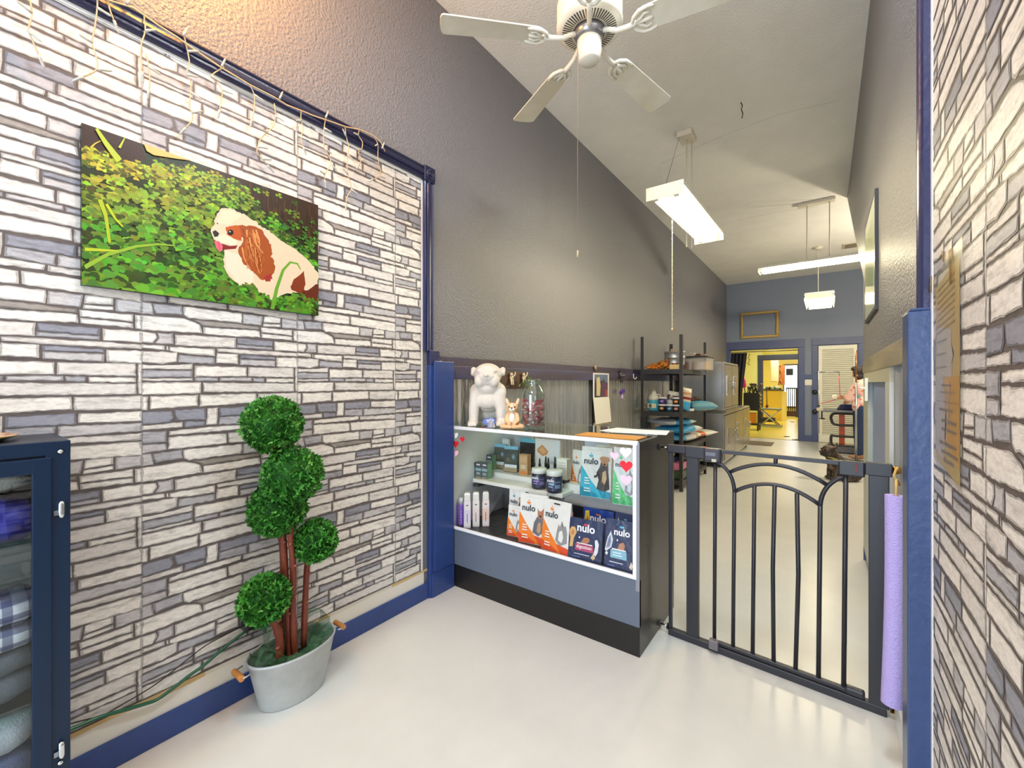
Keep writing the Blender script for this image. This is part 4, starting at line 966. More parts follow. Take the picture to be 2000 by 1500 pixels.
# sachet on shelf
p = onZ(1121, 959, S2 + .001); m = MB(); m.box(-.05, .05, -.03, .03, 0, .006, (120, 60, 52)); m.box(-.03, .045, -.02, .02, .006, .0066, (190, 130, 100)); m.xf(Matrix.Translation(p) @ Matrix.Rotation(R(25), 4, 'Z'))
tag(m.build('sachet', M_PRINT), 'flat red-brown sachet lying on the glitter cloth', 'sachet')
# ---- jars
def jar(cx, r, yt, Y, lab, label):
    a = onY(cx, yt, Y); rr = r * mpp(a); h = a.z - RZ1
    th = thing('supplement_jar', label, 'jar', (a.x, Y, RZ1), 'dark supplement jars in the glass case')
    m = MB(); hb = h * .76
    m.lathe([(rr * .9, 0), (rr, .006), (rr, hb - .004), (rr * .93, hb)], (40, 42, 58), 28)
    m.build('jar_body', M_GLOSS, th, local=True)
    m = MB()
    def lp(a_, z): return (1.01 * rr * sin(a_), -1.01 * rr * cos(a_), z)
    for k in range(16):
        a0, a1 = R(-90 + k * 11.25), R(-90 + (k + 1) * 11.25); m.poly([lp(a0, .012), lp(a1, .012), lp(a1, hb - .012), lp(a0, hb - .012)], lab if 3 < k < 12 and False else (54, 58, 82))
    def dab(u0, u1, v0, v1, c):
        for k in range(4):
            a0, a1 = u0 + (u1-u0) * k / 4, u0 + (u1-u0) * (k+1) / 4
            q = [(1.018 * rr * sin(x), -1.018 * rr * cos(x), z * hb) for x, z in ((a0, v0), (a1, v0), (a1, v1), (a0, v1))]; m.poly(q, c)
    f0 = .6; dab(f0 - .9, f0 - .1, .50, .60, lab); dab(f0 - .9, f0 - .3, .36, .42, lab); dab(f0 + .0, f0 + .7, .30, .52, tuple(int(c * .75) for c in lab)); dab(f0 - .2, f0 + .7, .62, .72, tuple(int(c * .6) for c in lab))
    Mx = Matrix.Rotation(f0 - .55, 4, 'Z') @ Matrix.Translation((0, -1.03 * rr, hb * .68)) @ Matrix.Rotation(R(90), 4, 'X')
    m.text('nulo', rr * .55, Mx, (236, 236, 242), bold=.03)
    m.build('wrap_label', M_PRINT, th, local=True)
    MB().lathe([(rr * .95, hb), (rr * 1.03, hb + .002), (rr * 1.03, h - .003), (rr * .98, h), (.001, h)], (226, 224, 216), 28).build('lid', M_PLASTIC, th, local=True)
jar(1053, 14.5, 914, 2.12, (160, 140, 206), 'dark jar with a lilac label and white lid, left one of two'); jar(1083, 15.5, 918, 2.10, (150, 184, 220), 'dark jar with a pale blue label and white lid, right one of two')
# ---- dropper bottles
for i, (px, pt, Y, w_) in enumerate(((1043, 893, 2.26, 'first from the left'), (1054, 895, 2.25, 'second from the left'), (1066, 891, 2.25, 'third from the left'), (1071, 894, 2.23, 'fourth from the left'), (1084, 892, 2.25, 'last, next to the white carton'))):
    a = onY(px, pt, Y); h = a.z - RZ2
    th = thing('dropper_bottle', 'small black dropper bottle behind the dark jars, %s' % w_, 'dropper bottle', (a.x, Y, RZ2), 'dropper bottles on the case riser')
    MB().lathe([(.013, 0), (.0145, .003), (.0145, h * .42), (.007, h * .52), (.007, h * .55)], (24, 26, 44), 16).build('bottle_body', M_GLOSS, th, local=True)
    MB().lathe([(.0085, h * .55), (.0085, h * .70), (.006, h * .72), (.0055, h * .92), (.003, h)], (18, 18, 20), 14).build('dropper_cap', M_PLASTIC, th, local=True)
# ---- tall bottles on deck
def tallb(px, w, pt, pb, body, label, band=None, square=True, cap=(236, 234, 230)):
    g = onZ(px, pb, DZ); g.y = max(g.y, 1.945); a = onY(px, pt, g.y); rr = w / 2 * mpp(a); h = a.z - DZ
    th = thing('spray_bottle', label, 'bottle', (a.x, g.y, DZ), 'grooming bottles on the case deck', R(38))
    m = MB(); n = 4 if square else 20; k = 1.25 if square else 1
    Mx = Matrix.Rotation(R(45 if square else 0), 3, 'Z')
    m.lathe([(rr * .92 * k, 0), (rr * k, .006), (rr * k, h * .70), (rr * .92 * k, h * .78)], body, n, M=Mx, sm=not square)
    if square:
        m.box(-.08 * rr, .08 * rr, -rr * .893, -rr * .88, h * .15, h * .42, (96, 84, 90)); m.box(-.25 * rr, .25 * rr, -rr * .893, -rr * .88, h * .64, h * .67, (60, 56, 62)); m.box(-rr * .86, rr * .86, -rr * .89, -rr * .88, h * .2, h * .52, band or body)
    else:
        for q in range(5): m.box(-.12 * rr, .12 * rr, -rr * 1.02, -rr * .98, h * (.1 + .1 * q), h * (.15 + .1 * q), (220, 210, 240))
    m.build('bottle_body', M_PLASTIC, th, local=True, bevel=.002 if square else 0)
    MB().lathe([(rr * .9 * k, h * .78), (rr * .9 * k, h * .96), (rr * .7 * k, h), (.001, h)], cap, n, M=Mx, sm=not square).build('cap', vmat('clear_cap', .15, spec=.6) if False else M_GLOSS, th, local=True, bevel=.002 if square else 0)
tallb(890, 9, 971, 1024, (150, 116, 214), 'slim purple bottle with clear cap, nearest the left wall of the case', square=False, cap=(216, 216, 220)); tallb(901, 10, 972, 1026, (134, 96, 200), 'slim purple bottle with clear cap between another purple one and a white bottle', square=False, cap=(216, 216, 220))
tallb(913, 15, 962, 1030, (236, 228, 232), 'white square bottle with a lilac tint, left of three white bottles on the deck', (224, 214, 236)); tallb(930, 15, 961, 1027, (238, 230, 226), 'white square bottle in the middle of three white bottles on the deck', (238, 220, 218)); tallb(949, 15, 960, 1026, (240, 224, 222), 'white and pink square bottle, right of three white bottles on the deck', (240, 206, 196))
# leaning mirror card
a, b, c, d_ = onY(956, 960, 2.36), onY(981, 964, 2.36), onY(986, 994, 2.22), onY(961, 990, 2.22)
m = MB(); m.prism([a, b, (b.x + .0, 2.22, DZ + .002), (a.x, 2.22, DZ + .002)], (0, .006, 0), (206, 208, 212)); tag(m.build('leaning_card', vmat('silver_card', .25, .4)), 'silvery white card leaning at the back of the case deck', 'card')

# ================= ON TOP OF THE CASE =================
def blob(name, parts, mat, voxel, parent=None, col=(230, 226, 216), smooth=6, limbs=(), loc=None, sub=0):
    """one continuous skin grown over ellipsoids and tapered limbs"""
    m = MB()
    for c, r, *rot in parts: m.ball(c, r, col, 16, 10, M=Euler(rot[0]).to_matrix() if rot else None)
    for pts in limbs:
        for (p0, r0), (p1, r1) in zip(pts[:-1], pts[1:]):
            p0, p1 = Vector(p0), Vector(p1); n = max(2, int((p1 - p0).length / (min(r0, r1) * .5)))
            for i in range(n + 1):
                t = i / n; m.ball(p0.lerp(p1, t), r0 + (r1 - r0) * t, col, 12, 8)
    me = bpy.data.meshes.new('tmp'); me.from_pydata([tuple(v) for v in m.v], [], m.f); me.update()
    o = bpy.data.objects.new('tmp', me); COL.objects.link(o)
    rm = o.modifiers.new('r', 'REMESH'); rm.mode = 'VOXEL'; rm.voxel_size = voxel
    sm = o.modifiers.new('s', 'SMOOTH'); sm.factor = .6; sm.iterations = smooth
    dg = bpy.context.evaluated_depsgraph_get(); dg.update()
    me2 = bpy.data.meshes.new_from_object(o.evaluated_get(dg))
    bpy.data.objects.remove(o); bpy.data.meshes.remove(me)
    me2.name = name; me2.materials.clear(); me2.materials.append(mat)
    for q in list(me2.color_attributes): me2.color_attributes.remove(q)
    at = me2.color_attributes.new('Col', 'FLOAT_COLOR', 'CORNER'); at.data.foreach_set('color', list(lin(col)) * len(me2.loops))
    me2.polygons.foreach_set('use_smooth', [True] * len(me2.polygons)); me2.update()
    o = bpy.data.objects.new(name, me2); COL.objects.link(o)
    if parent is not None: o.parent = parent
    return o
# white bulldog
B0 = onY(954, 829, 2.07); S = .385 / .40
th = thing('bulldog_statue', 'large white seated bulldog statue on the glass case', 'statue', (B0.x, 2.07, SZ), None, R(34))
CW = (216, 210, 200)
P = [((0, -.01, .185), (.098, .085, .105)), ((0, .07, .105), (.105, .10, .10)), ((0, -.045, .25), (.092, .072, .064)), ((-.07, -.03, .215), (.05, .05, .06)), ((.07, -.03, .215), (.05, .05, .06)), ((-.09, .03, .075), (.045, .075, .07)), ((.09, .03, .075), (.045, .075, .07)),
     ((0, -.05, .328), (.092, .080, .074)), ((0, -.075, .295), (.084, .062, .048)), ((0, -.115, .315), (.058, .035, .036)), ((-.046, -.108, .288), (.034, .03, .042)), ((.046, -.108, .288), (.034, .03, .042)), ((0, -.07, .372), (.06, .05, .02)), ((-.04, -.1, .352), (.03, .025, .016)), ((.04, -.1, .352), (.03, .025, .016)),
     ((-.092, -.02, .352), (.022, .015, .028), (0, R(-22), 0)), ((.092, -.02, .352), (.022, .015, .028), (0, R(22), 0)), ((-.100, -.036, .336), (.013, .012, .018)), ((.100, -.036, .336), (.013, .012, .018)), ((0, -.145, .322), (.02, .012, .014)),
     ((-.088, -.098, .02), (.036, .046, .024)), ((.088, -.098, .02), (.036, .046, .024)), ((-.105, -.02, .018), (.03, .05, .02)), ((.105, -.02, .018), (.03, .05, .02)), ((0, -.075, .16), (.07, .03, .05))]
LB = [[((-.075, -.055, .20), .042), ((-.086, -.07, .11), .036), ((-.087, -.08, .03), .031)], [((.075, -.055, .20), .042), ((.086, -.07, .11), .036), ((.087, -.08, .03), .031)]]
for s in (-1, 1):
    for k in range(3): P.append(((s * .088 + (k - 1) * .02, -.135, .014), (.011, .014, .014)))
P = [(tuple(x * S for x in c), tuple(x * S for x in r), *e) for c, r, *e in P]; LB = [[(tuple(x * S for x in p), r * S) for p, r in l] for l in LB]
blob('statue_body', P, M_STATUE, .0055, th, CW, 3, LB)
for s in (-1, 1): MB().ball((s * .042 * S, -.124 * S, .338 * S), (.009, .006, .008), (206, 198, 188), 10, 6).build('eye', M_STATUE, th, local=True)
MB().ball((0, -.155 * S, .322 * S), (.015, .008, .010), (214, 204, 196), 10, 6).build('nose', M_STATUE, th, local=True)
# fawn figurine sitting cross-legged
f0 = onY(1001, 836, 1.985); th = thing('dog_figurine', 'small fawn and white bulldog figurine sitting cross-legged beside the white statue', 'figurine', (f0.x, 1.985, SZ), None, R(30))
FT = (226, 182, 134)
blob('figurine_body', [((0, 0, .055), (.036, .032, .045)), ((0, -.002, .09), (.026, .024, .02)), ((0, -.006, .122), (.034, .03, .029)), ((0, -.03, .113), (.02, .014, .014)), ((-.03, 0, .155), (.011, .006, .024), (0, R(-16), 0)), ((.03, 0, .155), (.011, .006, .024), (0, R(16), 0)), ((0, 0, .014), (.04, .035, .016))], M_SATIN, .0032, th, FT, 3,
     [[((-.028, -.008, .08), .012), ((-.036, -.02, .05), .0105), ((-.012, -.042, .03), .009)], [((.028, -.008, .08), .012), ((.036, -.02, .05), .0105), ((.012, -.042, .03), .009)], [((-.03, 0, .02), .017), ((-.058, -.022, .014), .014), ((-.01, -.045, .012), .010)], [((.03, 0, .02), .017), ((.058, -.022, .014), .014), ((.01, -.048, .012), .010)]])
m = MB(); m.ball((0, -.026, .064), (.017, .010, .03), (236, 230, 220), 14, 10); m.ball((0, -.0335, .112), (.018, .012, .012), (238, 228, 216), 14, 8); m.ball((0, -.032, .134), (.007, .006, .014), (238, 228, 216), 10, 8); m.build('white_chest', M_SATIN, th, local=True)
m = MB()
for s in (-1, 1): m.ball((s * .016, -.033, .127), (.0048, .003, .0048), (34, 26, 28), 10, 6)
m.ball((0, -.045, .122), (.006, .004, .0045), (36, 30, 40), 10, 6); m.tube([(-.008, -.044, .107), (0, -.0465, .113), (.008, -.044, .107)], .0009, (60, 40, 40), 5); m.build('face', M_GLOSS, th, local=True)
m = MB()
for s in (-1, 1): m.ball((s * .0305, -.0055, .155), (.007, .003, .017), (240, 202, 176), 10, 8, M=Matrix.Rotation(R(16 * s), 3, 'Y'))
m.build('inner_ears', M_SATIN, th, local=True)
# candy jar
j0 = onY(1041, 834, 2.07); jr = 23 * mpp(j0)
th = thing('glass_jar', 'tall clear glass jar half full of wrapped red and pink candy on the glass case', 'jar', (j0.x, 2.07, SZ)); JH = .285
prof = [(.001, .002), (jr * .92, .002), (jr, .012), (jr, JH * .66), (jr * .93, JH * .76), (jr * .68, JH * .86), (jr * .62, JH * .9), (jr * .62, JH * .97), (jr * .69, JH * .98), (jr * .69, JH), (jr * .60, JH), (jr * .57, JH * .9), (jr * .63, JH * .85), (jr * .89, JH * .75), (jr * .955, JH * .65), (jr * .955, .016), (.001, .010)]
MB().lathe(prof, (230, 240, 236), 40).build('jar_glass', M_JAR, th, local=True)
rc = random.Random(6); pal = [((206, 40, 66), 'red'), ((236, 130, 150), 'pink'), ((244, 206, 212), 'pale pink'), ((176, 22, 50), 'dark red')]
n = 0
for lay_ in range(9):
    for k in range(13 if lay_ < 8 else 7):
        rr = jr * .80 * (1 if k < 9 else .4); a_ = 2 * pi * k / (9 if k < 9 else 4) + lay_ * .37
        c = Vector((j0.x + rr * cos(a_), 2.07 + rr * sin(a_), SZ + .022 + lay_ * .0175 + rc.uniform(-.002, .002)))
        col, nm = rc.choice(pal); ax = Vector((rc.uniform(-1, 1), rc.uniform(-1, 1), rc.uniform(-.6, .6))).normalized()
        m = MB(); m.tube([c - ax * .012, c - ax * .006, c - ax * .005, c, c + ax * .005, c + ax * .006, c + ax * .012], [.006, .0018, .005, .0066, .005, .0018, .006], col, 7)
        o = m.build('candy', M_GLOSS); tag(o, nm + ' twist-wrapped candy inside the glass jar', 'candy', 'wrapped %s candies in the glass jar' % nm); n += 1
# blue plaque, grey figure, glass ornament, red ovals
p = onY(957, 826, 2.02); m = MB(); ring = [(.048 * cos(k * pi / 12), 0, .026 + .026 * sin(k * pi / 12)) for k in range(24)]
m.prism(ring, (0, .008, 0), (74, 88, 160)); m.prism([(x * .8, -.001, .026 + (z - .026) * .8) for x, y, z in ring], (0, .001, 0), (96, 110, 186)); m.box(-.024, .024, -.0016, -.001, .032, .038, (224, 226, 240)); m.box(-.018, .018, -.0016, -.001, .022, .027, (224, 226, 240)); m.box(-.012, .016, -.0016, -.001, .008, .018, (214, 170, 150))
m.xf(Matrix.Translation((p.x, 2.02, SZ)) @ Matrix.Rotation(R(32), 4, 'Z') @ Matrix.Rotation(R(-8), 4, 'X')); tag(m.build('oval_plaque', M_PLASTIC), 'blue oval plaque propped between the legs of the white statue', 'plaque')
p = onZ(953, 836, SZ); p.y += .03; m = MB(); m.lathe([(.001, .0), (.026, .0), (.026, .004), (.022, .008), (.020, .02), (.014, .034), (.007, .042), (.001, .045)], (150, 152, 166), 18, p); m.ball(p + Vector((-.007, 0, .045)), (.0035, .0035, .012), (200, 200, 206), 8, 6); m.ball(p + Vector((.007, 0, .045)), (.0035, .0035, .012), (200, 200, 206), 8, 6)
tag(m.build('rabbit_figurine', M_GLOSS), 'small grey rabbit-eared figurine in front of the blue plaque', 'figurine')
p = onY(917, 829, 2.12); th = thing('snow_globe', 'small glass globe on a dark base left of the white statue', 'snow globe', (p.x, 2.12, SZ))
MB().lathe([(.001, 0), (.024, 0), (.024, .01), (.018, .016), (.001, .016)], (70, 72, 84), 18).build('globe_base', M_GLOSS, th, local=True)
MB().ball((0, 0, .04), .027, (230, 236, 240), 18, 12).build('globe_glass', M_JAR, th, local=True)
m = MB(); m.ball((0, 0, .030), (.016, .016, .014), (70, 82, 130), 10, 8); m.ball((0, 0, .048), (.009, .009, .010), (210, 214, 226), 10, 8); m.build('globe_figure', M_GLOSS, th, local=True)
for px, py, w_ in ((927, 838, 'in front of the left paw of the white statue'), (988, 838, 'in front of the fawn figurine')):
    p = onZ(px, py, SZ); p.y = max(p.y, SY0 + .012); m = MB(); m.lathe([(.001, .0015), (.017, .0012), (.018, 0)], (224, 70, 66), 20, (p.x, p.y, SZ), sx=1, sy=.5); tag(m.build('red_sticker', M_CARD), 'red oval sticker lying ' + w_, 'sticker')
# cork mat and papers
c1, c2 = onZ(1150, 855, SZ), onZ(1240, 861, SZ)
m = MB(); m.box(-1.02, -.70, 1.915, 2.06, SZ, SZ + .004, (196, 140, 66)); tag(m.build('cork_mat', vmat('cork', .8, bump=.3, bscale=300, var=.25, vscale=160)), 'tan cork mat at the front right corner of the glass case top', 'mat')
for i in range(3):
    m = MB(); m.box(-.14, .14, -.10, .10, 0, .0015, (236, 234, 230)); m.xf(Matrix.Translation((-.86 + .03 * i, 2.27 - .012 * i, SZ + .0016 * i)) @ Matrix.Rotation(R(-6 + 9 * i), 4, 'Z'))
    tag(m.build('paper_sheet', M_CARD), 'white paper sheet in the loose pile on the back right of the glass case', 'paper', 'papers on the case top')
# ================= ON THE LEFT WAINSCOT =================
WX = XL + .028
def wp(x, y, X=WX): return onX(x, y, X)
# dog-tail hook board
a, b = wp(975, 724), wp(1030, 757); th = thing('hook_board', 'dark wooden board with cream dog-rear hooks on the blue rail behind the white statue', 'hook rack', (WX, (a.y + b.y) / 2, b.z))
MB().box(XL + .02, WX + .012, a.y, b.y, b.z - .008, a.z - .004, (70, 44, 26)).build('board', M_WOOD, th, bevel=.003)
for px in (999, 1023):
    p = wp(px, 741, WX + .022); m = MB(); cr = (222, 206, 176); k = 1.0
    m.ball(p + Vector((0, 0, .012)), (.016, .014, .014), cr, 12, 8); m.ball(p + Vector((.004, -.006, .034)), (.012, .011, .014), cr, 10, 8)
    for s in (-1, 1): m.tube([p + Vector((.002, s * .008, .008)), p + Vector((.006, s * .010, -.018)), p + Vector((.008, s * .010, -.034)), p + Vector((.014, s * .010, -.036))], [.008, .006, .005, .005], cr, 8)
    m.tube([p + Vector((.008, .006, .02)), p + Vector((.014, .016, .026)), p + Vector((.016, .024, .040)), p + Vector((.014, .026, .054))], [.006, .005, .0045, .003], cr, 8)
    m.build('tail_hook', M_SATIN, th)
# sprig hanging on second hook
p0 = wp(1024, 742, WX + .045); rr = random.Random(8); m = MB()
for k in range(13):
    d = Vector((rr.uniform(.1, .9), rr.uniform(-1, 1), rr.uniform(-1.6, .5))).normalized(); l = rr.uniform(.05, .10)
    m.tube([p0, p0 + d * l * .5 + Vector((0, 0, .004)), p0 + d * l], [.0014, .001, .0006], (84, 112, 50), 5)
    for q in range(6):
        s = p0 + d * l * (.3 + .12 * q); e = (d + Vector((rr.uniform(-.7, .7), rr.uniform(-.7, .7), rr.uniform(-.7, .7)))).normalized(); w = e.cross(d).normalized() * .004
        m.poly([s, s + e * .011 + w, s + e * .024, s + e * .011 - w], rr.choice([(96, 140, 56), (74, 116, 44), (130, 158, 84)]))
tag(m.build('greenery_sprig', M_LEAF), 'green artificial sprig hung on the dog-tail hook board above the candy jar', 'sprig')
# calendar
a, b = wp(1158, 728), wp(1189, 777); th = thing('wall_calendar', 'wall calendar with a dark photo above a blank white page on the tin wainscot', 'calendar', (WX, (a.y + b.y) / 2, wp(1170, 834).z))
cy0, cy1, ztop, zmid, zlow = a.y, b.y, wp(1174, 729).z, wp(1174, 777).z, wp(1174, 826).z
MB().box(WX, WX + .002, cy0, cy1, zmid, ztop, (226, 224, 220)).build('photo_page', M_CARD, th)
m = MB(); X = WX + .0024
def cq(u0, u1, v0, v1, c, k=0): m.poly([(X + .0001 * k, cy0 + (cy1 - cy0) * u, zmid + (ztop - zmid) * v) for u, v in ((u0, v0), (u1, v0), (u1, v1), (u0, v1))], c)
def cpz(l, c, k=1): m.poly([(X + .0001 * k, cy0 + (cy1 - cy0) * u, zmid + (ztop - zmid) * v) for u, v in l], c)
cq(.08, .92, .03, .95, (52, 40, 52)); cpz([(.08, .6), (.5, .7), (.92, .6), (.92, .95), (.08, .95)], (92, 108, 138)); cpz([(.2, .1), (.42, .08), (.46, .5), (.38, .86), (.22, .8), (.18, .4)], (206, 186, 140), 2); cpz([(.5, .06), (.9, .06), (.88, .5), (.7, .72), (.56, .66)], (86, 52, 82), 2); cpz([(.74, .06), (.92, .06), (.92, .3), (.8, .34)], (170, 70, 50), 3); cpz([(.54, .64), (.66, .82), (.72, .64)], (62, 44, 50), 3); cpz([(.08, .05), (.2, .05), (.2, .6), (.1, .8)], (40, 34, 48), 3)
m.build('photo', M_CARD, th)
m = MB(); m.prism([(WX + .002, cy0, zmid), (WX + .002, cy1 + .004, zmid), (WX + .022, cy1 + .012, zlow), (WX + .022, cy0 + .012, zlow)], (.002, 0, 0), (230, 226, 212)); m.build('month_page', M_CARD, th)
m = MB(); m.box(WX + .004, WX + .012, cy0 + .004, cy1 - .004, zlow - .018, zlow + .01, (206, 186, 148)); m.box(WX + .012, WX + .0125, (cy0 + cy1) / 2, (cy0 + cy1) / 2 + .012, zlow - .008, zlow - .003, (120, 100, 70)); m.build('cardboard_back', M_CARD, th)
# clip, key ornament, hook
p = wp(1163, 718, WX + .006); m = MB(); m.ball(p, (.008, .014, .022), (198, 164, 108), 10, 8, M=Matrix.Rotation(R(25), 3, 'X')); m.ball(p + Vector((.002, -.012, .026)), (.007, .009, .010), (190, 158, 100), 10, 8); m.ball(p + Vector((.004, .012, -.026)), (.006, .012, .012), (120, 92, 60), 8, 6); m.tube([p + Vector((.002, .0, .02)), p + Vector((.006, -.022, .034))], .003, (120, 130, 70), 6)
tag(m.build('wooden_clip', M_WOOD), 'small tan wooden clip on the blue rail above the wall calendar', 'clip')
p = wp(1211, 735, WX + .008); th = thing('ornate_hook', 'black ornate double hook on the rail between the calendar and the shelf unit', 'hook', p)
m = MB(); m.box(p.x - .008, p.x + .0, p.y - .014, p.y + .014, p.z - .03, p.z + .045, (20, 20, 22)); m.ball(p + Vector((0, 0, .055)), .012, (20, 20, 22), 10, 8)
for s in (-1, 1): m.tube([p, p + Vector((.02, s * .016, -.02)), p + Vector((.034, s * .026, -.008)), p + Vector((.034, s * .028, .01))], .004, (24, 24, 26), 7); m.ball(p + Vector((.034, s * .028, .012)), .006, (206, 206, 200), 8, 6)
m.ball(p + Vector((.006, 0, .03)), .006, (206, 206, 200), 8, 6); m.build('hook_body', M_BLACK, th)
q = p + Vector((.02, -.005, -.05)); m = MB(); rr = random.Random(2)
for k in range(8): m.tube([q + Vector((0, 0, .03)), q + Vector((rr.uniform(-.01, .01), rr.uniform(-.035, .02), -rr.uniform(.0, .03)))], [.006, .004], (30, 30, 32), 6)
tag(m.build('key_bunch', M_BLACK), 'black bunch of tags hanging from the ornate black hook', 'keys')
q = wp(1215, 765, WX + .03); th = thing('purple_charm', 'purple hanging flower charm with a lilac drop below the ornate hook', 'charm', q)
m = MB()
for k in range(6): m.ball(q + Vector((.012 * sin(k), .040 * cos(k * pi / 3), .016 * sin(k * pi / 3))), (.014, .026, .018), (86, 40, 150), 8, 6)
m.ball(q, (.018, .022, .022), (120, 74, 190), 10, 8); m.build('flower', M_GLOSS, th)
m = MB(); m.tube([q + Vector((0, 0, .07)), q + Vector((0, 0, -.04))], .0014, (60, 50, 60), 5); m.build('string', M_PLASTIC, th)
m = MB(); m.lathe([(.001, .03), (.008, .012), (.015, -.012), (.011, -.027), (.001, -.033)], (206, 176, 226), 12, q + Vector((0, 0, -.05))); m.build('drop', M_GLOSS, th)
p = wp(1237, 735, WX + .0); th = thing('coat_hook', 'single white hook on the blue rail beside the black shelf unit', 'hook', p)
MB().tube([p + Vector((.002, 0, .03)), p + Vector((.004, 0, -.02)), p + Vector((.022, .0, -.034)), p + Vector((.036, .0, -.02)), p + Vector((.036, 0, -.008))], .006, (226, 224, 216), 8).build('hook_body', M_GLOSS, th)

# ================= BLACK STEEL SHELF UNIT =================
UX0, UX1, UY0, UY1, UZ = -1.80, -1.315, 5.06, 6.27, 1.80
th = thing('shelf_unit', 'tall black steel shelf unit loaded with pet supplies against the tin wainscot', 'shelf unit', ((UX0 + UX1) / 2, (UY0 + UY1) / 2, 0))
K = (38, 36, 36)
for x, dx in ((UX0, 1), (UX1, -1)):
    for y, dy in ((UY0, 1), (UY1, -1)):
        m = MB(); m.box(min(x, x + dx * .036), max(x, x + dx * .036), min(y, y + dy * .003), max(y, y + dy * .003), 0, UZ, K); m.box(min(x, x + dx * .003), max(x, x + dx * .003), min(y, y + dy * .036), max(y, y + dy * .036), 0, UZ, K); m.build('post', M_BLACK, th)
UZS = (.12, .50, .905, 1.40)
for z in UZS:
    m = MB(); m.box(UX0 + .003, UX1 - .003, UY0 + .003, UY1 - .003, z - .012, z, (58, 52, 48)); m.box(UX0 + .002, UX1 - .002, UY0 + .001, UY0 + .005, z - .05, z + .004, K); m.box(UX1 - .005, UX1 - .001, UY0 + .002, UY1 - .002, z - .05, z + .004, K); m.box(UX0 + .001, UX0 + .005, UY0 + .002, UY1 - .002, z - .05, z + .004, K); m.box(UX0 + .002, UX1 - .002, UY1 - .005, UY1 - .001, z - .05, z + .004, K)
    m.build('shelf', M_BLACK, th)
SG = 'supplies on the black shelf unit'
def onS(px, Y, z): p = onY(px, 720, Y); return Vector((p.x, Y, z))
zt_ = 1.4045
# amber bag
p = onS(1287, 5.22, zt_)
rb = random.Random(31); cl_ = []
for k in range(90):
    x = rb.uniform(-.12, .11); hmax = .05 + .07 * (x + .12) / .23; cl_.append(((x, rb.uniform(-.06, .06), rb.uniform(.016, hmax)), (rb.uniform(.014, .022), rb.uniform(.012, .02), rb.uniform(.012, .02))))
tg = blob('treat_bag', cl_, vmat('amber_chews', .3, bump=.3, bscale=90, var=.5, vscale=40), .0055, None, (206, 124, 34), 0); tg.location = p; tag(tg, 'clear bag heaped with amber chews on the top shelf of the black unit', 'bag', SG)
# bucket
p = onS(1318, 5.36, zt_); th = thing('metal_bucket', 'ribbed galvanised bucket on the top shelf behind the front post of the black unit', 'bucket', p, SG)
pr = [(.001, 0), (.10, 0), (.108, .06), (.111, .062), (.109, .066), (.118, .14), (.121, .143), (.119, .148), (.124, .21), (.129, .213), (.126, .22), (.119, .21), (.098, .012), (.001, .01)]
MB().lathe(pr, (190, 192, 192), 32).build('bucket_body', M_GALV, th, local=True)
MB().tube([(-.124, 0, .2), (-.12, .06, .13), (-.06, .128, .09), (.06, .128, .09), (.12, .06, .13), (.124, 0, .2)], .003, (150, 150, 150), 6).build('handle', M_STEEL, th, local=True)
rr = random.Random(3)
for k in range(7):
    c = Vector((rr.uniform(-.06, .06), rr.uniform(-.06, .06), .205)); m = MB(); d = Vector((rr.uniform(-1, 1), rr.uniform(-1, 1), .8)).normalized()
    m.tube([c - d * .03, c, c + d * .05], [.012, .014, .010], rr.choice([(170, 130, 84), (132, 92, 58), (200, 170, 126)]), 8); m.xf(Matrix.Translation(p)); tag(m.build('chew_stick', M_FABRIC), 'brown chew stick poking out of the galvanised bucket', 'chew stick', 'chew sticks in the galvanised bucket')
# little tan box with treats
p = onS(1318, 5.14, zt_); th = thing('treat_box', 'small open cream box of dark treats on the top shelf in front of the bucket', 'box', p, SG)
MB().box(-.05, .05, -.04, .04, 0, .055, (226, 196, 134)).build('box_body', M_CARD, th, local=True)
m = MB()
for k in range(9): m.ball((rr.uniform(-.04, .04), rr.uniform(-.03, .03), .06), (.014, .014, .014), rr.choice([(70, 36, 24), (110, 60, 36), (150, 96, 54)]), 8, 6)
m.build('treats', M_FABRIC, th, local=True)
# lidded clear tub
p = onS(1362, 5.82, zt_); th = thing('storage_tub', 'clear tub of treats with a black lid on the black unit top shelf', 'storage tub', (p.x, 5.82, zt_), SG)
MB().box(-.15, .15, -.2, .2, .0, .16, (220, 220, 214)).build('tub_wall', veil('tub_plastic', (222, 222, 216), .35), th, local=True, bevel=.012)
MB().box(-.16, .16, -.21, .21, .16, .175, (40, 38, 36)).build('lid', M_PLASTIC, th, local=True, bevel=.004)
m = MB(); m.box(-.13, -.03, -.18, .1, .004, .12, (226, 206, 196)); m.box(-.14, -.06, -.19, -.1, .004, .10, (176, 50, 76)); m.box(.0, .13, -.17, .15, .004, .11, (206, 160, 100)); m.box(.04, .12, -.18, -.17, .01, .1, (214, 200, 190)); m.build('treat_packs', M_PRINT, th, local=True)
for k, (dx, c) in enumerate(((-.05, (214, 206, 196)), (.02, (96, 50, 30)), (.08, (190, 150, 120)))):
    tag(box(p.x + dx - .03, p.x + dx + .03, 5.76, 5.84, zt_ + .1755, zt_ + .1755 + (.05, .035, .03)[k], c).build('treat_packet', M_CARD, bevel=.004), ('white', 'dark brown', 'tan')[k] + ' treat packet on the black lid of the clear tub', 'packet', 'packets on the clear tub')
z9 = .9095
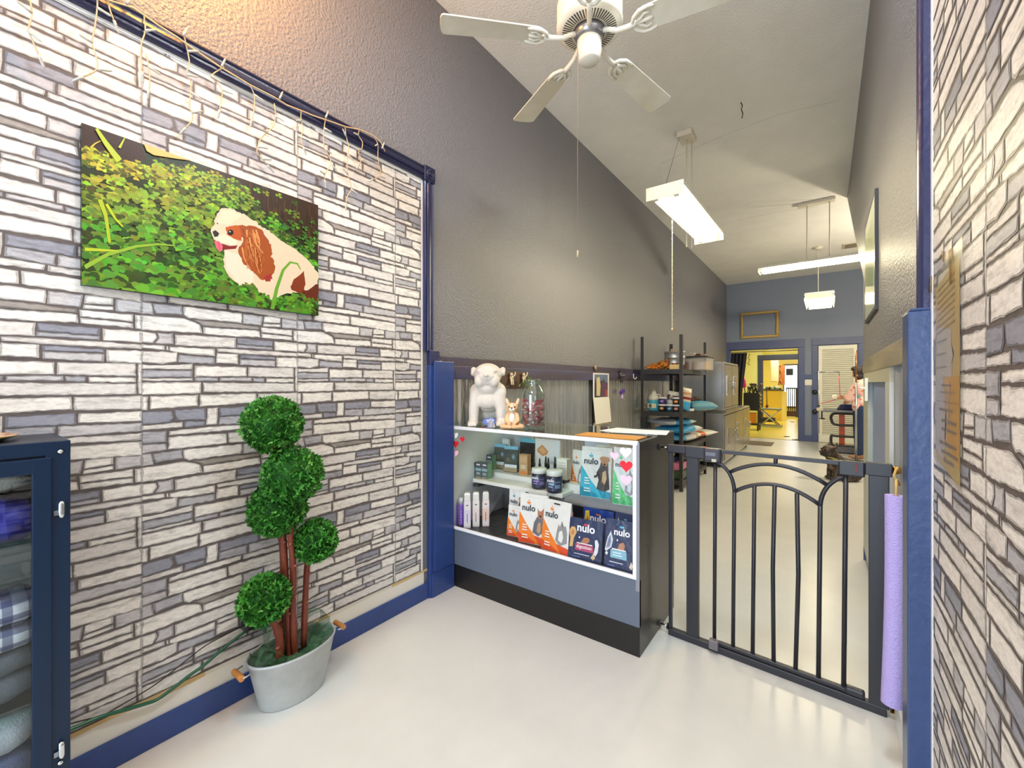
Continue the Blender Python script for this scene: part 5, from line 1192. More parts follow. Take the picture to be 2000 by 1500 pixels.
# jug
p = onS(1277, 5.16, z9); th = thing('shampoo_jug', 'clear jug of turquoise shampoo at the left of the middle shelf of the black unit', 'jug', p, SG)
MB().lathe([(.001, 0), (.062, 0), (.066, .01), (.066, .125), (.066, .13)], (60, 160, 190), 24).build('blue_liquid', M_GLOSS, th, local=True)
MB().lathe([(.066, .13), (.06, .16), (.035, .2), (.025, .215), (.025, .235), (.001, .236)], (206, 204, 190), 24).build('clear_neck', M_GLOSS, th, local=True)
MB().lathe([(.024, .232), (.024, .255), (.001, .256)], (150, 140, 128), 16).build('cap', M_PLASTIC, th, local=True)
m = MB(); m.box(-.05, .05, -.0685, -.0665, .035, .09, (206, 206, 170)); m.box(-.04, -.005, -.069, -.0684, .04, .085, (70, 90, 110)); m.build('front_label', M_PRINT, th, local=True)
MB().tube([(.03, 0, .2), (.07, .01, .19), (.075, .01, .15), (.06, .0, .13)], .008, (200, 196, 184), 8).build('handle', M_GLOSS, th, local=True)
def tubpot(px, Y, z, c1, c2, label):
    p = onS(px, Y, z); th = thing('wipes_tub', label, 'tub', p, SG)
    MB().lathe([(.001, 0), (.044, 0), (.047, .004), (.047, .068)], c1, 24).build('tub_body', M_PRINT, th, local=True); MB().lathe([(.05, .066), (.05, .08), (.046, .083), (.001, .083)], (232, 230, 226), 24).build('lid', M_PLASTIC, th, local=True)
    m = MB(); m.ball((0, -.034, .036), (.026, .016, .024), c2, 12, 8); m.build('label_badge', M_PRINT, th, local=True)
tubpot(1294, 5.13, z9, (36, 32, 54), (222, 164, 70), 'dark tub with an orange badge, lower left of the white-lidded tubs'); tubpot(1309, 5.13, z9, (34, 66, 74), (110, 160, 206), 'dark teal tub with a blue badge, lower middle of the white-lidded tubs on the shelf'); tubpot(1322, 5.13, z9, (40, 34, 46), (206, 140, 110), 'dark tub with a tan badge, lower right of the white-lidded tubs beside the front post')
tubpot(1294.5, 5.13, z9 + .0835, (52, 44, 92), (150, 120, 190), 'violet tub with a lilac badge stacked on the lower left tub'); tubpot(1322, 5.13, z9 + .0835, (36, 32, 40), (226, 150, 56), 'dark tub with an orange badge stacked on the lower right tub by the post')
# patterned upright bags on shelf
def sack(name, label, c, size, col, rot, mat, group=SG, tip=.5, seed=1, stripes=()):
    m = MB(); nu, nv = 18, 10; vs = []; fs = []; cs = []
    for j in range(nv + 1):
        v = -1 + 2 * j / nv
        for i in range(nu):
            a = 2 * pi * i / nu; e = (1 - abs(v) ** 3)
            th_ = max(.05, e ** .6)
            x = size[0] / 2 * v; y = size[1] / 2 * math.copysign(abs(cos(a)) ** .7, cos(a)); z = size[2] / 2 * math.copysign(abs(sin(a)) ** .8, sin(a)) * th_
            nn = noise.noise(Vector((x * 8 + seed, y * 8, z * 8 + seed)))
            vs.append((x + nn * .006, y, z + nn * .012 * e))
    for j in range(nv):
        cc = col
        for lo, hi, sc in stripes:
            if lo <= j < hi: cc = sc
        fs = [(j * nu + i, j * nu + (i + 1) % nu, (j + 1) * nu + (i + 1) % nu, (j + 1) * nu + i) for i in range(nu)]
        for f in fs: m.poly([vs[k] for k in f], cc, 0, True)
    m.poly([vs[i] for i in range(nu)][::-1], col); m.poly([vs[nv * nu + i] for i in range(nu)], col)
    # weld for smooth shading
    Mx = Matrix.Translation(c) @ Euler(rot).to_matrix().to_4x4()
    o = m.build(name, mat, None, local=True)
    bm = bmesh.new(); bm.from_mesh(o.data); bmesh.ops.remove_doubles(bm, verts=bm.verts, dist=1e-5); bm.to_mesh(o.data); bm.free()
    o.location = c; o.rotation_euler = rot
    return tag(o, label, 'bag', group)
BLB = (70, 168, 214)
sack('food_bag', 'white and black upright food bag behind the stacked tubs', onS(1315, 5.3, z9 + .118), (.225, .16, .09), (206, 204, 200), (R(90), R(-80), R(20)), M_PRINT, seed=2, stripes=((5, 8, (70, 62, 64)), (2, 3, (150, 180, 206)), (0, 2, BLB)))
sack('food_bag', 'white, red and blue food bag leaning right of the front post on the middle shelf', onS(1337, 5.24, z9 + .145), (.27, .16, .08), (214, 200, 176), (R(90), R(-82), R(50)), M_PRINT, seed=3, stripes=((0, 4, BLB), (5, 6, (150, 40, 40)), (7, 8, (206, 150, 110))))
sack('food_bag', 'pale blue plump bag lying over the edge of the middle shelf of the black unit', onS(1366, 5.72, z9 + .05), (.50, .30, .11), BLB, (0, 0, R(-62)), M_PRINT, seed=4, stripes=((0, 2, (206, 214, 206)), (8, 10, (120, 170, 180))))
p = onS(1356, 5.95, z9); m = MB()
for k in range(7): m.ball(p + Vector((rr.uniform(-.06, .06), rr.uniform(-.06, .06), rr.uniform(.04, .13))), (.035, .035, .03), rr.choice([(56, 40, 34), (92, 66, 48), (40, 34, 34)]), 8, 6)
m.box(p.x - .07, p.x + .07, p.y - .07, p.y + .07, p.z, p.z + .06, (60, 46, 40)); tag(m.build('chew_box', M_FABRIC), 'dark open box of brown chews at the back of the middle shelf', 'box', SG)
p = onS(1346, 5.36, z9 + .012); m = MB(); m.prism([(-.05, -.03, 0), (.06, -.02, 0), (.05, .03, .02), (-.03, .03, .015)], (0, 0, .008), (226, 224, 220)); m.xf(Matrix.Translation((p.x, p.y, z9 + .001))); tag(m.build('paper_tag', M_CARD), 'small white crumpled leaflet on the edge of the middle shelf', 'leaflet')
z5 = .5045
sack('food_bag', 'white food bag with blue end at the bottom of the stack on the third shelf', Vector((-1.53, 5.62, z5 + .055)), (.52, .36, .11), (222, 220, 214), (0, 0, R(78)), M_PRINT, 'stacked bags on the third shelf of the black unit', seed=6, stripes=((0, 3, (90, 170, 206)), (8, 10, (196, 140, 96))))
sack('food_bag', 'bright blue and white food bag, middle of the stack on the third shelf', Vector((-1.50, 5.60, z5 + .165)), (.58, .38, .11), BLB, (0, 0, R(80)), M_PRINT, 'stacked bags on the third shelf of the black unit', seed=7, stripes=((6, 10, (224, 222, 214)),))
sack('food_bag', 'blue food bag on top of the stack, its left half over the case corner', Vector((-1.55, 5.45, z5 + .265)), (.52, .34, .09), BLB, (0, 0, R(64)), M_PRINT, 'stacked bags on the third shelf of the black unit', seed=8, stripes=((0, 3, (220, 222, 222)), (8, 10, (214, 220, 206))))
sack('food_bag', 'white bag with an orange print sticking out at the right of the third shelf', Vector((-1.36, 6.0, z5 + .075)), (.42, .28, .07), (226, 222, 208), (0, R(-6), R(55)), M_PRINT, 'stacked bags on the third shelf of the black unit', seed=9, stripes=((3, 5, (214, 110, 50)),))
tag(box(-1.47, -1.33, 5.12, 5.5, .1245, .22, (40, 66, 34)).build('green_crate', M_PLASTIC, bevel=.006), 'dark green crate on the bottom shelf of the black unit', 'crate'); tag(box(-1.455, -1.345, 5.14, 5.4, .2205, .30, (196, 110, 140)).build('pink_pack', M_PRINT, bevel=.01), 'pink and white pack on the green crate on the bottom shelf', 'pack')

# ================= STAINLESS KENNELS =================
CX1, CX0, CY0, CY1, CY2 = -1.20, -1.78, 6.82, 8.07, 9.43
ST = (186, 186, 184)
def bank(name, label, y0, y1, z0, z1, nd, hl):
    th = thing(name, label, 'kennel', ((CX0 + CX1) / 2, (y0 + y1) / 2, z0), 'stainless kennels along the left wall')
    m = MB(); m.box(CX0, CX1 - .02, y0, y1, z0, z1, ST); m.box(CX1 - .02, CX1, y0, y0 + .03, z0, z1, ST); m.box(CX1 - .02, CX1, y1 - .03, y1, z0, z1, ST); m.box(CX1 - .02, CX1, y0, y1, z1 - .03, z1, ST); m.box(CX1 - .02, CX1, y0, y1, z0, z0 + .03, ST); m.build('kennel_body', M_STEEL, th, bevel=.003)
    w = (y1 - y0 - .06) / nd
    for k in range(nd):
        a = y0 + .03 + k * w; m = MB(); m.box(CX1 - .004, CX1 + .014, a + .008, a + w - .008, z0 + .04, z1 - .04, (160, 152, 144)); d = m.build('door', M_STEEL, th, bevel=.003)
        m = MB(); m.box(CX1 + .014, CX1 + .02, a + w * .22, a + w * .44, z0 + (z1 - z0) * .3, z0 + (z1 - z0) * .72, (206, 206, 202)); m.box(CX1 + .014, CX1 + .0215, a + w * .25, a + w * .41, z0 + (z1 - z0) * .33, z0 + (z1 - z0) * .69, (120, 110, 100)); m.build('window_panel', M_STEEL, d)
        yy = a + w * (.86 if k % 2 == 0 else .14); m = MB(); m.tube([(CX1 + .014, yy, z0 + (z1 - z0) * .45), (CX1 + .04, yy, z0 + (z1 - z0) * .47), (CX1 + .04, yy, z0 + (z1 - z0) * .58), (CX1 + .014, yy, z0 + (z1 - z0) * .6)], .007, (210, 210, 206), 8); m.build('latch', M_CHROME, d)
bank('steel_kennel', 'upper stainless steel kennel with two doors behind the black shelf unit', CY0, CY1, .84, 1.555, 2, 0)
bank('steel_kennel', 'long lower stainless steel kennel with doors on the floor behind the shelf unit', CY0, CY2, .07, .80, 3, 0)
m = MB(); m.box(CX0, CX1 + .03, CY0, CY1, .8005, .8395, (140, 134, 124)); tag(m.build('drip_tray', M_STEEL, bevel=.004), 'long steel drip tray between the upper and lower kennels', 'tray')
m = MB()
for y in (CY0 + .06, CY1, CY2 - .06):
    for x in (CX0 + .06, CX1 - .06): m.lathe([(.02, 0), (.02, .07)], (60, 60, 60), 10, (x, y, 0))
o = m.build('foot_set', M_BLACK); o.parent = [q for q in bpy.data.objects if q.name.startswith('steel_kennel')][-1]; o.location = o.location - o.parent.location
o.name = 'feet'
p = Vector((-1.32, 8.3, .801)); bl = blob('blue_toy', [((0, 0, .05), (.06, .07, .05)), ((.05, .04, .08), (.04, .05, .04)), ((-.04, .05, .11), (.03, .03, .04))], M_FABRIC, .01, None, (96, 132, 206), 2); bl.location = p; tag(bl, 'blue crumpled cloth on the lower kennel beside the upper kennel', 'cloth')

# ================= BLACK GATE =================
g0, g1 = Vector((-.629, 2.173, 0)), Vector((.175, 2.12, 0)); ge = (g1 - g0).normalized(); GA = math.atan2(ge.y, ge.x)
th = thing('safety_gate', 'black metal safety gate with arched bars between the display case and the blue post', 'gate', g0, None, GA)
GK = (40, 40, 47)
def gb(nm, x0, x1, z0, z1, d=.022, bev=.003, col=GK, y=0, parent=None):
    return MB().box(x0, x1, y - d / 2, y + d / 2, z0, z1, col).build(nm, M_BLACK, parent or th, local=True, bevel=bev)
gb('bottom_rail', 0, .815, .0, .032, .03); gb('post', .0, .017, .03, .905, .018); gb('post', .087, .143, .03, .90, .024); gb('post', .762, .822, .03, .90, .03)
gb('top_sleeve', -.004, .09, .905, .943, .03); gb('top_sleeve', .752, .83, .898, .945, .036)
door = gb('gate_door', .209, .745, .036, .052, .02); 
def bar(pts, r=.0085, nm='bar'): MB().tube([(x, 0, z) for x, z in pts], r, GK, 8).build(nm, M_BLACK, door, local=True)
bar([(.211, .05), (.215, .92)], .0085); bar([(.29, .05), (.2955, .755)], .0085); bar([(.369, .05), (.376, .795)]); bar([(.449, .05), (.446, .45), (.453, .812)]); bar([(.528, .05), (.538, .45), (.533, .787)]); bar([(.606, .05), (.612, .75)]); bar([(.687, .05), (.694, .925)])
gb('top_bar', .24, .70, .923, .94, .016, .002, parent=door)
def arc(p0, p1, p2, n=14):
    (x0, y0), (x1, y1), (x2, y2) = p0, p1, p2
    out = []
    for i in range(n + 1):
        t = i / n; out.append(((1-t)**2 * x0 + 2*t*(1-t) * x1 + t*t * x2, (1-t)**2 * y0 + 2*t*(1-t) * y1 + t*t * y2))
    return out
bar(arc((.276, .84), (.455, .955), (.634, .838)), .0085, 'arch'); bar(arc((.297, .756), (.455, .868), (.611, .752)), .0085, 'arch'); bar(arc((.219, .882), (.293, .85), (.2955, .755)), .0085, 'curved_bar'); bar(arc((.69, .882), (.616, .84), (.612, .75)), .0085, 'curved_bar'); bar([(.456, .895), (.457, .925)], .008, 'stub')
gb('latch_housing', .083, .172, .89, .945, .04, .004); gb('latch_housing', .166, .243, .878, .945, .044, .01, (54, 54, 62))
m = MB(); m.box(.178, .222, -.0235, -.022, .908, .926, (112, 112, 120)); m.build('latch_slide', M_STEEL, th, local=True, bevel=.004); MB().box(.205, .225, -.024, -.0215, .883, .896, (190, 184, 166)).build('latch_label', M_CARD, th, local=True); MB().ball((.168, -.006, .944), (.006, .006, .004), (210, 60, 50), 10, 6).build('indicator', M_GLOSS, th, local=True)
gb('door_stop', .195, .235, .02, .062, .03, .004, (110, 104, 110), -.022); gb('hinge_sleeve', .67, .752, .885, .942, .03, .006); gb('lower_hinge', .69, .752, .032, .062, .03, .008); MB().box(.722, .73, -.018, -.015, .905, .935, (110, 44, 44)).build('hinge_mark', M_CARD, th, local=True)
for z in (.925, .035):
    m = MB(); m.tube([(-.042, 0, z), (.0, 0, z)], .0045, (200, 200, 200), 8); m.build('bolt', M_CHROME, th, local=True)
    m = MB(); m.tube([(-.046, 0, z), (-.040, 0, z)], .017, (30, 30, 32), 16); m.tube([(-.008, 0, z), (-.002, 0, z)], .016, (30, 30, 32), 16); m.build('wall_cup', M_PLASTIC, th, local=True)
    m = MB(); m.tube([(.83, 0, z), (.851, 0, z)], .0045, (200, 186, 160), 8); m.build('bolt', M_CHROME, th, local=True)
    m = MB(); m.tube([(.824, 0, z), (.832, 0, z)], .016, (30, 30, 32), 16); m.build('wall_cup', M_PLASTIC, th, local=True)
    m = MB(); m.lathe([(.006, -.014), (.013, -.01), (.013, .01), (.006, .014)], (196, 140, 60), 10, (.842, -.004, z)); m.build('brass_nut', vmat('brass%d' % int(z * 100), .25, 1.), th, local=True)
# pool noodle on a cord
n0 = onY(1750.5, 968, 1.90); n1 = onY(1743, 1375, 1.86)
th = thing('foam_noodle', 'lavender foam tube hanging beside the right post of the black gate', 'foam tube', (n1.x, n1.y, n1.z))
pts = [n0 + (n1 - n0) * (k / 12) + Vector((.004 * sin(pi * k / 12), 0, 0)) for k in range(13)]
rN = 17.5 * mpp(n0)
m = MB(); m.tube(pts, rN, (178, 163, 222), 24, caps=False)
top = pts[0]; ax = (pts[0] - pts[1]).normalized(); u = ax.orthogonal().normalized(); v = ax.cross(u)
for e, sgn in ((pts[0], 1), (pts[-1], -1)):
    N_ = 24
    for k in range(N_):
        a0, a1 = 2 * pi * k / N_, 2 * pi * (k + 1) / N_
        o0, o1 = e + (u * cos(a0) + v * sin(a0)) * rN, e + (u * cos(a1) + v * sin(a1)) * rN; i0, i1 = e + (u * cos(a0) + v * sin(a0)) * rN * .32, e + (u * cos(a1) + v * sin(a1)) * rN * .32
        m.poly([o0, o1, i1, i0] if sgn > 0 else [o0, i0, i1, o1], (178, 163, 222)); d = ax * (-sgn * .06)
        m.poly([i0, i1, i1 + d, i0 + d], (120, 100, 180))
m.build('tube', vmat('foam', .8, bump=.4, bscale=160, var=.05, vscale=60), th)
c0 = onY(1746, 912, 2.06); m = MB(); m.tube(smoothpts([c0 + Vector((.01, 0, .0)), c0 + Vector((.0, -.01, -.03)), c0 + Vector((.012, -.02, -.06)), pts[0] + Vector((0, 0, .05)), pts[0] + Vector((0, 0, -.04))], 4), .004, (206, 170, 104), 7); m.build('cord', M_FABRIC, th)
# white door wedge / kick guard
a = onX(1770, 1435, XR - .01); m = MB(); m.prism([(XR - .010, a.y - .03, .002), (XR - .010, a.y + .28, .002), (XR - .010, a.y + .26, .13), (XR - .010, a.y + .06, .10)], (.012, 0, 0), (226, 228, 230)); tag(m.build('white_guard', M_PLASTIC, bevel=.004), 'white plastic board propped at the wall foot below the lavender foam tube', 'board')
# white handle on the right wainscot
p = onX(1694.5, 760, XR - .002); m = MB(); m.box(p.x - .014, p.x + .002, p.y - .02, p.y + .03, p.z - .075, p.z + .07, (236, 236, 222)); m.tube([(p.x - .012, p.y, p.z + .005), (p.x - .04, p.y, p.z + .01)], .006, (236, 236, 222), 8)
tag(m.build('light_switch', M_PLASTIC, bevel=.003), 'narrow white switch plate on the far edge of the right wainscot', 'switch')
# taped sign on the right stone wall
SXX = XR - .0022
def sw_(px, py, k=0): q = onX(px, py, SXX); return Vector((SXX - .0004 * k, q.y, q.z))
y0, y1 = onX(1828, 700, SXX).y, onX(1876, 700, SXX).y; zt1 = sw_(1870, 500).z; zb1 = sw_(1874, 950).z; zb2 = sw_(1840, 900).z
th = thing('taped_notice', 'yellowed notice in a clear sleeve taped to the right stone wall', 'notice', (SXX, (y0 + y1) / 2, zb1))
def sy(u, z, k=0): return Vector((SXX - .0004 * k, y0 + (y1 - y0) * u, z))
zm = sw_(1874, 735).z; M_SIGN = vmat('kraft_notice', .5, var=.1, vscale=9)
m = MB()
m.poly([sy(0, zb2, 1), sy(.0, zt1 - .03, 1), sy(.98, zt1, 1), sy(1, zb1, 1), sy(.9, zb1, 1)][::-1], (206, 178, 112))
rq = random.Random(5)
blot = [(.08 + .0, zm), (.05, zt1 - .12)] + [(.45 + .18 * noise.noise(Vector((k * .8, 2, 0))) + .25, zt1 - .14 - k * .03) for k in range(4)] + [(.78, zm + .05), (.70, zm)]
m.poly([sy(u, z, 2) for u, z in blot][::-1], (200, 192, 186)); m.poly([sy(.0, zb2 + .02, 2), sy(.0, zm, 2), sy(.35, zm, 2), sy(.5, zb1 + .12, 2), sy(.4, zb1 + .03, 2)][::-1], (196, 186, 184)); m.poly([sy(.42, zb1 + .08, 2), sy(.48, zm, 2), sy(.98, zm - .0, 2), sy(.98, zb1 + .03, 2)][::-1], (214, 160, 62)); m.poly([sy(.55, zm - .02, 3), sy(.66, zm - .01, 3), sy(.6, zb1 + .12, 3), sy(.52, zb1 + .1, 3)][::-1], (190, 166, 140))
m.build('paper', M_SIGN, th)
m = MB()
for k in range(8): z = zt1 - .03 - k * .014; m.poly([sy(u, zz, 4) for u, zz in ((.1, z - .012), (.1, z - .009), (.82, z + .004), (.82, z + .001))], (160, 136, 100))
for k in range(3): z = zm + .08 - k * .03; m.poly([sy(u, zz, 4) for u, zz in ((.1, z), (.1, z + .003), (.5, z + .004), (.5, z + .001))], (150, 140, 140))
for z, a_, b_, h in ((zm - .02, .3, .7, .004), (zm - .035, .25, .8, .003), (zm - .055, .02, .95, .0015), (zm - .075, .2, .75, .006), (zm - .10, .3, .9, .007), (zm - .118, .3, .9, .006), (zm - .15, .2, .9, .008), (zm - .168, .3, .95, .007), (zm - .185, .4, .8, .007)):
    n = 7
    for k in range(n):
        u0 = a_ + (b_ - a_) * k / n; u1 = u0 + (b_ - a_) / n * .72; m.poly([sy(u0, z, 4), sy(u1, z, 4), sy(u1, z + h, 4), sy(u0, z + h, 4)][::-1], (146, 124, 98))
m.build('faded_print', M_CARD, th)
m = MB(); m.poly([sy(-.06, zb2 - .0, 6), sy(-.06, zt1 + .0, 6), sy(1.12, zt1 + .03, 6), sy(1.12, zb1 - .01, 6), sy(.3, zb1 - .0, 6)]); m.build('clear_sleeve', glassmat('plastic_sleeve', (242, 242, 238), 1.12, .3, .7), th)
M_TAPE = glassmat('clear_tape', (236, 226, 204), 1.25, .2, .9)
for px, py, w, h, rt in ((1822, 555, 28, 22, -8), (1862, 520, 16, 40, 4), (1848, 500, 40, 12, -20)):
    m = MB(); q = sw_(px, py); hw, hh = w * .0007, h * .0009; n = 8
    for k in range(n): 
        def tp(i): 
            u = -hw + 2 * hw * i / n; return u, .0012 * (1 + sin(i * 1.9))
        (ua, la), (ub, lb) = tp(k), tp(k + 1); c_, s_ = cos(R(rt)), sin(R(rt))
        def T(u, v, l): return Vector((SXX - .003 - l, q.y - (u * c_ - v * s_), q.z + u * s_ + v * c_))
        m.poly([T(ua, -hh, la), T(ub, -hh, lb), T(ub, hh, lb), T(ua, hh, la)])
    m.build('clear_tape', M_TAPE, th)
# framed picture seen edge-on
fy0, fy1, fz0, fz1 = 2.82, 3.50, 1.62, 2.23
th = thing('wall_frame', 'shallow framed glossy picture seen almost edge-on on the right grey wall', 'picture', (XR - .02, (fy0 + fy1) / 2, fz0))
m = MB(); m.box(XR - .014, XR - .001, fy0, fy0 + .02, fz0, fz1, (34, 34, 40)); m.box(XR - .014, XR - .001, fy1 - .02, fy1, fz0, fz1, (34, 34, 40)); m.box(XR - .014, XR - .001, fy0, fy1, fz0, fz0 + .02, (34, 34, 40)); m.box(XR - .014, XR - .001, fy0, fy1, fz1 - .02, fz1, (34, 34, 40)); m.build('frame', M_SATIN, th)
m = MB(); m.box(XR - .0135, XR - .008, fy0 + .006, fy1 - .01, fz0 + .01, fz1 - .01, (196, 202, 176)); m.box(XR - .0137, XR - .0135, fy0 + .1, fy1 - .1, fz0 + .1, fz1 - .1, (160, 176, 110)); m.build('glossy_print', M_GLOSS, th)

# ================= CEILING FAN =================
FX, FY, FZ = -.828, 1.69, 2.735
th = thing('ceiling_fan', 'white five-blade ceiling fan with dusty blades hanging from the ceiling', 'ceiling fan', (FX, FY, FZ))
FW = (232, 228, 214)
O = Vector((FX, FY, FZ))
MB().lathe([(.065, ZC - FZ), (.065, ZC - FZ - .02), (.045, ZC - FZ - .055), (.016, ZC - FZ - .07), (.001, ZC - FZ - .07)], FW, 24, O).build('canopy', M_SATIN, th)
MB().tube([O + Vector((0, 0, .22)), O + Vector((0, 0, ZC - FZ - .06))], .012, FW, 14).build('downrod', M_SATIN, th)
MB().lathe([(.001, .245), (.03, .245), (.04, .225), (.09, .215), (.128, .19), (.140, .15), (.140, .085), (.134, .07), (.142, .066), (.140, .055), (.13, .048), (.118, .043), (.074, .036), (.070, .042), (.001, .042)], FW, 48, O).build('motor_housing', M_SATIN, th)
m = MB()
for k in range(56):
    a_ = 2 * pi * k / 56; u = Vector((cos(a_), sin(a_), 0)); t = Vector((-sin(a_), cos(a_), 0)) * .0022
    m.poly([O + u * .078 - t + Vector((0, 0, .0362)), O + u * .078 + t + Vector((0, 0, .0362)), O + u * .116 + t * 1.5 + Vector((0, 0, .0422)), O + u * .116 - t * 1.5 + Vector((0, 0, .0422))][::-1], (70, 62, 50))
m.build('vent_slots', M_MATTE, th)
MB().lathe([(.066, .042), (.066, .024), (.060, .010), (.054, .002), (.001, .002)], (150, 152, 156), 28, O).build('flywheel', M_STEEL, th)
MB().lathe([(.046, .004), (.053, -.004), (.053, -.058), (.050, -.066), (.046, -.084), (.040, -.092), (.001, -.093)], FW, 32, O).build('switch_housing', M_SATIN, th)
p = O + Vector((-.026, -.034, -.03)); zb_ = 1.79
m = MB(); m.tube([p, p + Vector((-.006, -.006, -.006)), Vector((p.x - .008, p.y - .008, p.z - .03)), Vector((p.x - .008, p.y - .008, zb_ + .02))], .0012, (150, 124, 100), 6); m.tube([Vector((p.x - .008, p.y - .008, zb_ + .03)), Vector((p.x - .008, p.y - .008, zb_))], [.003, .0045], (190, 170, 140), 8); m.build('pull_chain', M_PLASTIC, th)
M_BLADE = vmat('dusty_blade', .45, bump=.05, bscale=30, var=.1, vscale=6, var_tint=(214, 206, 184))
for ang in (8, 80, 152, 224, 296):
    Mx = Matrix.Translation(O) @ Matrix.Rotation(R(ang), 4, 'Z')
    Mp = Mx @ Matrix.Rotation(R(-11), 4, 'X')
    m = MB(); pts = []
    x0, x1 = .205, .64; w0, w1 = .052, .066
    for k in range(7): q = R(90 + 180 * k / 6); pts.append((x0 + .03 + w0 * .6 * cos(q), w0 * sin(q)))
    for k in range(7): q = R(-90 + 180 * k / 6); pts.append((x1 - .012 + .012 * cos(q) if False else x1 - .016 + .016 * max(0, cos(q)), w1 * math.copysign(abs(sin(q)) ** .6, sin(q))))
    m.prism([Mp @ Vector((x, y, .0)) for x, y in pts], Mp.to_3x3() @ Vector((0, 0, .006)), FW); bl = m.build('blade', M_BLADE, th, bevel=.0015)
    m = MB()
    m.tube([Mx @ Vector(q) for q in ((.045, 0, .028), (.085, 0, .016), (.12, 0, -.002), (.165, 0, -.006), (.2, 0, -.004))], [.011, .010, .010, .011, .012], FW, 10)
    for s in (-1, 1):
        m.tube([Mp @ Vector(q) for q in ((.185, 0, -.005), (.196, s * .028, -.005), (.22, s * .046, -.005), (.252, s * .050, -.004), (.278, s * .044, -.003))], [.008, .008, .008, .007, .004], FW, 8)
        m.tube([Mp @ Vector(q) for q in ((.2, 0, -.005), (.224, s * .016, -.005), (.238, s * .03, -.005), (.262, s * .022, -.004))], [.007, .007, .006, .004], FW, 8)
    m.tube([Mp @ Vector(q) for q in ((.2, 0, -.005), (.25, 0, -.004), (.268, 0, -.003))], [.008, .008, .005], FW, 8)
    m.build('blade_bracket', M_SATIN, th)
# ================= FLUORESCENT LIGHTS =================
def fixture(label, c, L, W_, ang, tilt, tubemat, hang, canopy, cover='strip'):
    th = thing('tube_light', label, 'light fixture', c)
    Mx = Matrix.Translation(c) @ Matrix.Rotation(R(ang), 4, 'Z') @ Matrix.Rotation(tilt, 4, 'X')
    FWc = (226, 220, 200)
    m = MB(); m.box(-W_/2, W_/2, -L/2, L/2, .02, .05, FWc, M=Mx); m.box(-W_/2, W_/2, -L/2 - .008, -L/2, -.03, .05, FWc, M=Mx); m.box(-W_/2, W_/2, L/2, L/2 + .008, -.03, .05, FWc, M=Mx); m.box(-.035, .035, -L/2, L/2, .005, .022, FWc, M=Mx)
    m.build('housing', M_SATIN, th)
    for s in (-1, 1):
        m = MB(); x = s * W_ * .27; m.tube([Mx @ Vector((x, -L/2 + .03, -.006)), Mx @ Vector((x, L/2 - .03, -.006))], .017, (255, 255, 255), 14); m.build('tube', tubemat, th)
        for e in (-1, 1):
            m = MB(); m.box(x - .014, x + .014, e * (L/2 - .03) - .012, e * (L/2 - .03) + .012, -.026, .02, (236, 234, 226), M=Mx); m.build('socket', M_PLASTIC, th)
    for (a, b) in hang: MB().tube([a, b], .006, (214, 208, 190), 8).build('stem', M_SATIN, th)
    for bx in canopy: MB().box(*bx, (216, 210, 194)).build('canopy', M_SATIN, th, bevel=.006)
    return th
c1 = Vector((-.80, 3.285, 2.445))
can = onZ(1341, 262, ZC)
thf = fixture('two-tube fluorescent light hanging lengthwise, nearest of the ceiling lights', c1, 1.22, .228, 0, R(2.2), M_TUBE,
        [((can.x, can.y, ZC - .04), (can.x, can.y, 2.49)), ((can.x + .03, can.y + .06, ZC - .04), (can.x + .03, can.y + .06, 2.49))], [(can.x - .065, can.x + .065, can.y - .09, can.y + .09, ZC - .05, ZC - .001)])
MB().tube([(can.x - .05, can.y - .05, ZC - .03), (c1.x - .06, c1.y - .45, 2.48)], .0016, (60, 56, 50), 5).build('cable', M_PLASTIC, thf)
p = onY(1315, 640, 3.0); q = Vector((c1.x - .09, 3.15, 2.42)); zz = 1.25 + (747 - 640) / F * depth(q)
m = MB(); n = 40
m.tube([q + Vector((0, 0, (zz - q.z) * k / n)) for k in range(n + 1)], [.0022 + (.0014 if k % 2 else 0) for k in range(n + 1)], (206, 196, 170), 6); m.lathe([(.001, .0), (.007, -.004), (.005, -.018), (.001, -.022)], (216, 190, 140), 10, (q.x, q.y, zz)); m.build('pull_cord', M_PLASTIC, thf)
can2 = onZ(1595, 393, ZC)
fixture('bright tube light hanging crosswise and running behind the right wall edge', Vector((-.10, 6.585, 2.74)), 1.24, .22, 88.2, 0, M_TUBE2,
        [((can2.x - .10, can2.y, ZC - .03), (can2.x - .10, can2.y, 2.78)), ((can2.x + .13, can2.y, ZC - .03), (can2.x + .13, can2.y, 2.78))], [(can2.x - .2, can2.x + .19, can2.y - .06, can2.y + .06, ZC - .035, ZC - .001)])
c3 = onZ(1598, 483, ZC)
thf = fixture('four-foot light box seen end-on at the back, hanging from one pole', Vector((-.085, 9.0, 2.63)), 1.22, .34, 0, 0, M_TUBE2, [((c3.x, c3.y, ZC - .02), (c3.x, c3.y, 2.67))], [])
MB().lathe([(.001, ZC - .04), (.05, ZC - .035), (.08, ZC - .001)], (214, 208, 190), 20, (c3.x, c3.y, 0)).build('canopy', M_SATIN, thf)
m = MB(); W_ = .34; x0 = -.085
for s in (-1, 1): m.prism([(x0 + s * .17, 8.39, 2.68), (x0 + s * .17, 9.61, 2.68), (x0 + s * .20, 9.61, 2.60), (x0 + s * .20, 8.39, 2.60)], (s * .004, 0, 0), (222, 222, 222))
m.prism([(x0 - .19, 8.385, 2.70), (x0 + .19, 8.385, 2.70), (x0 + .2, 8.385, 2.655), (x0 - .2, 8.385, 2.655)], (0, .004, 0), (222, 222, 222)); m.build('reflector', M_SATIN, thf)
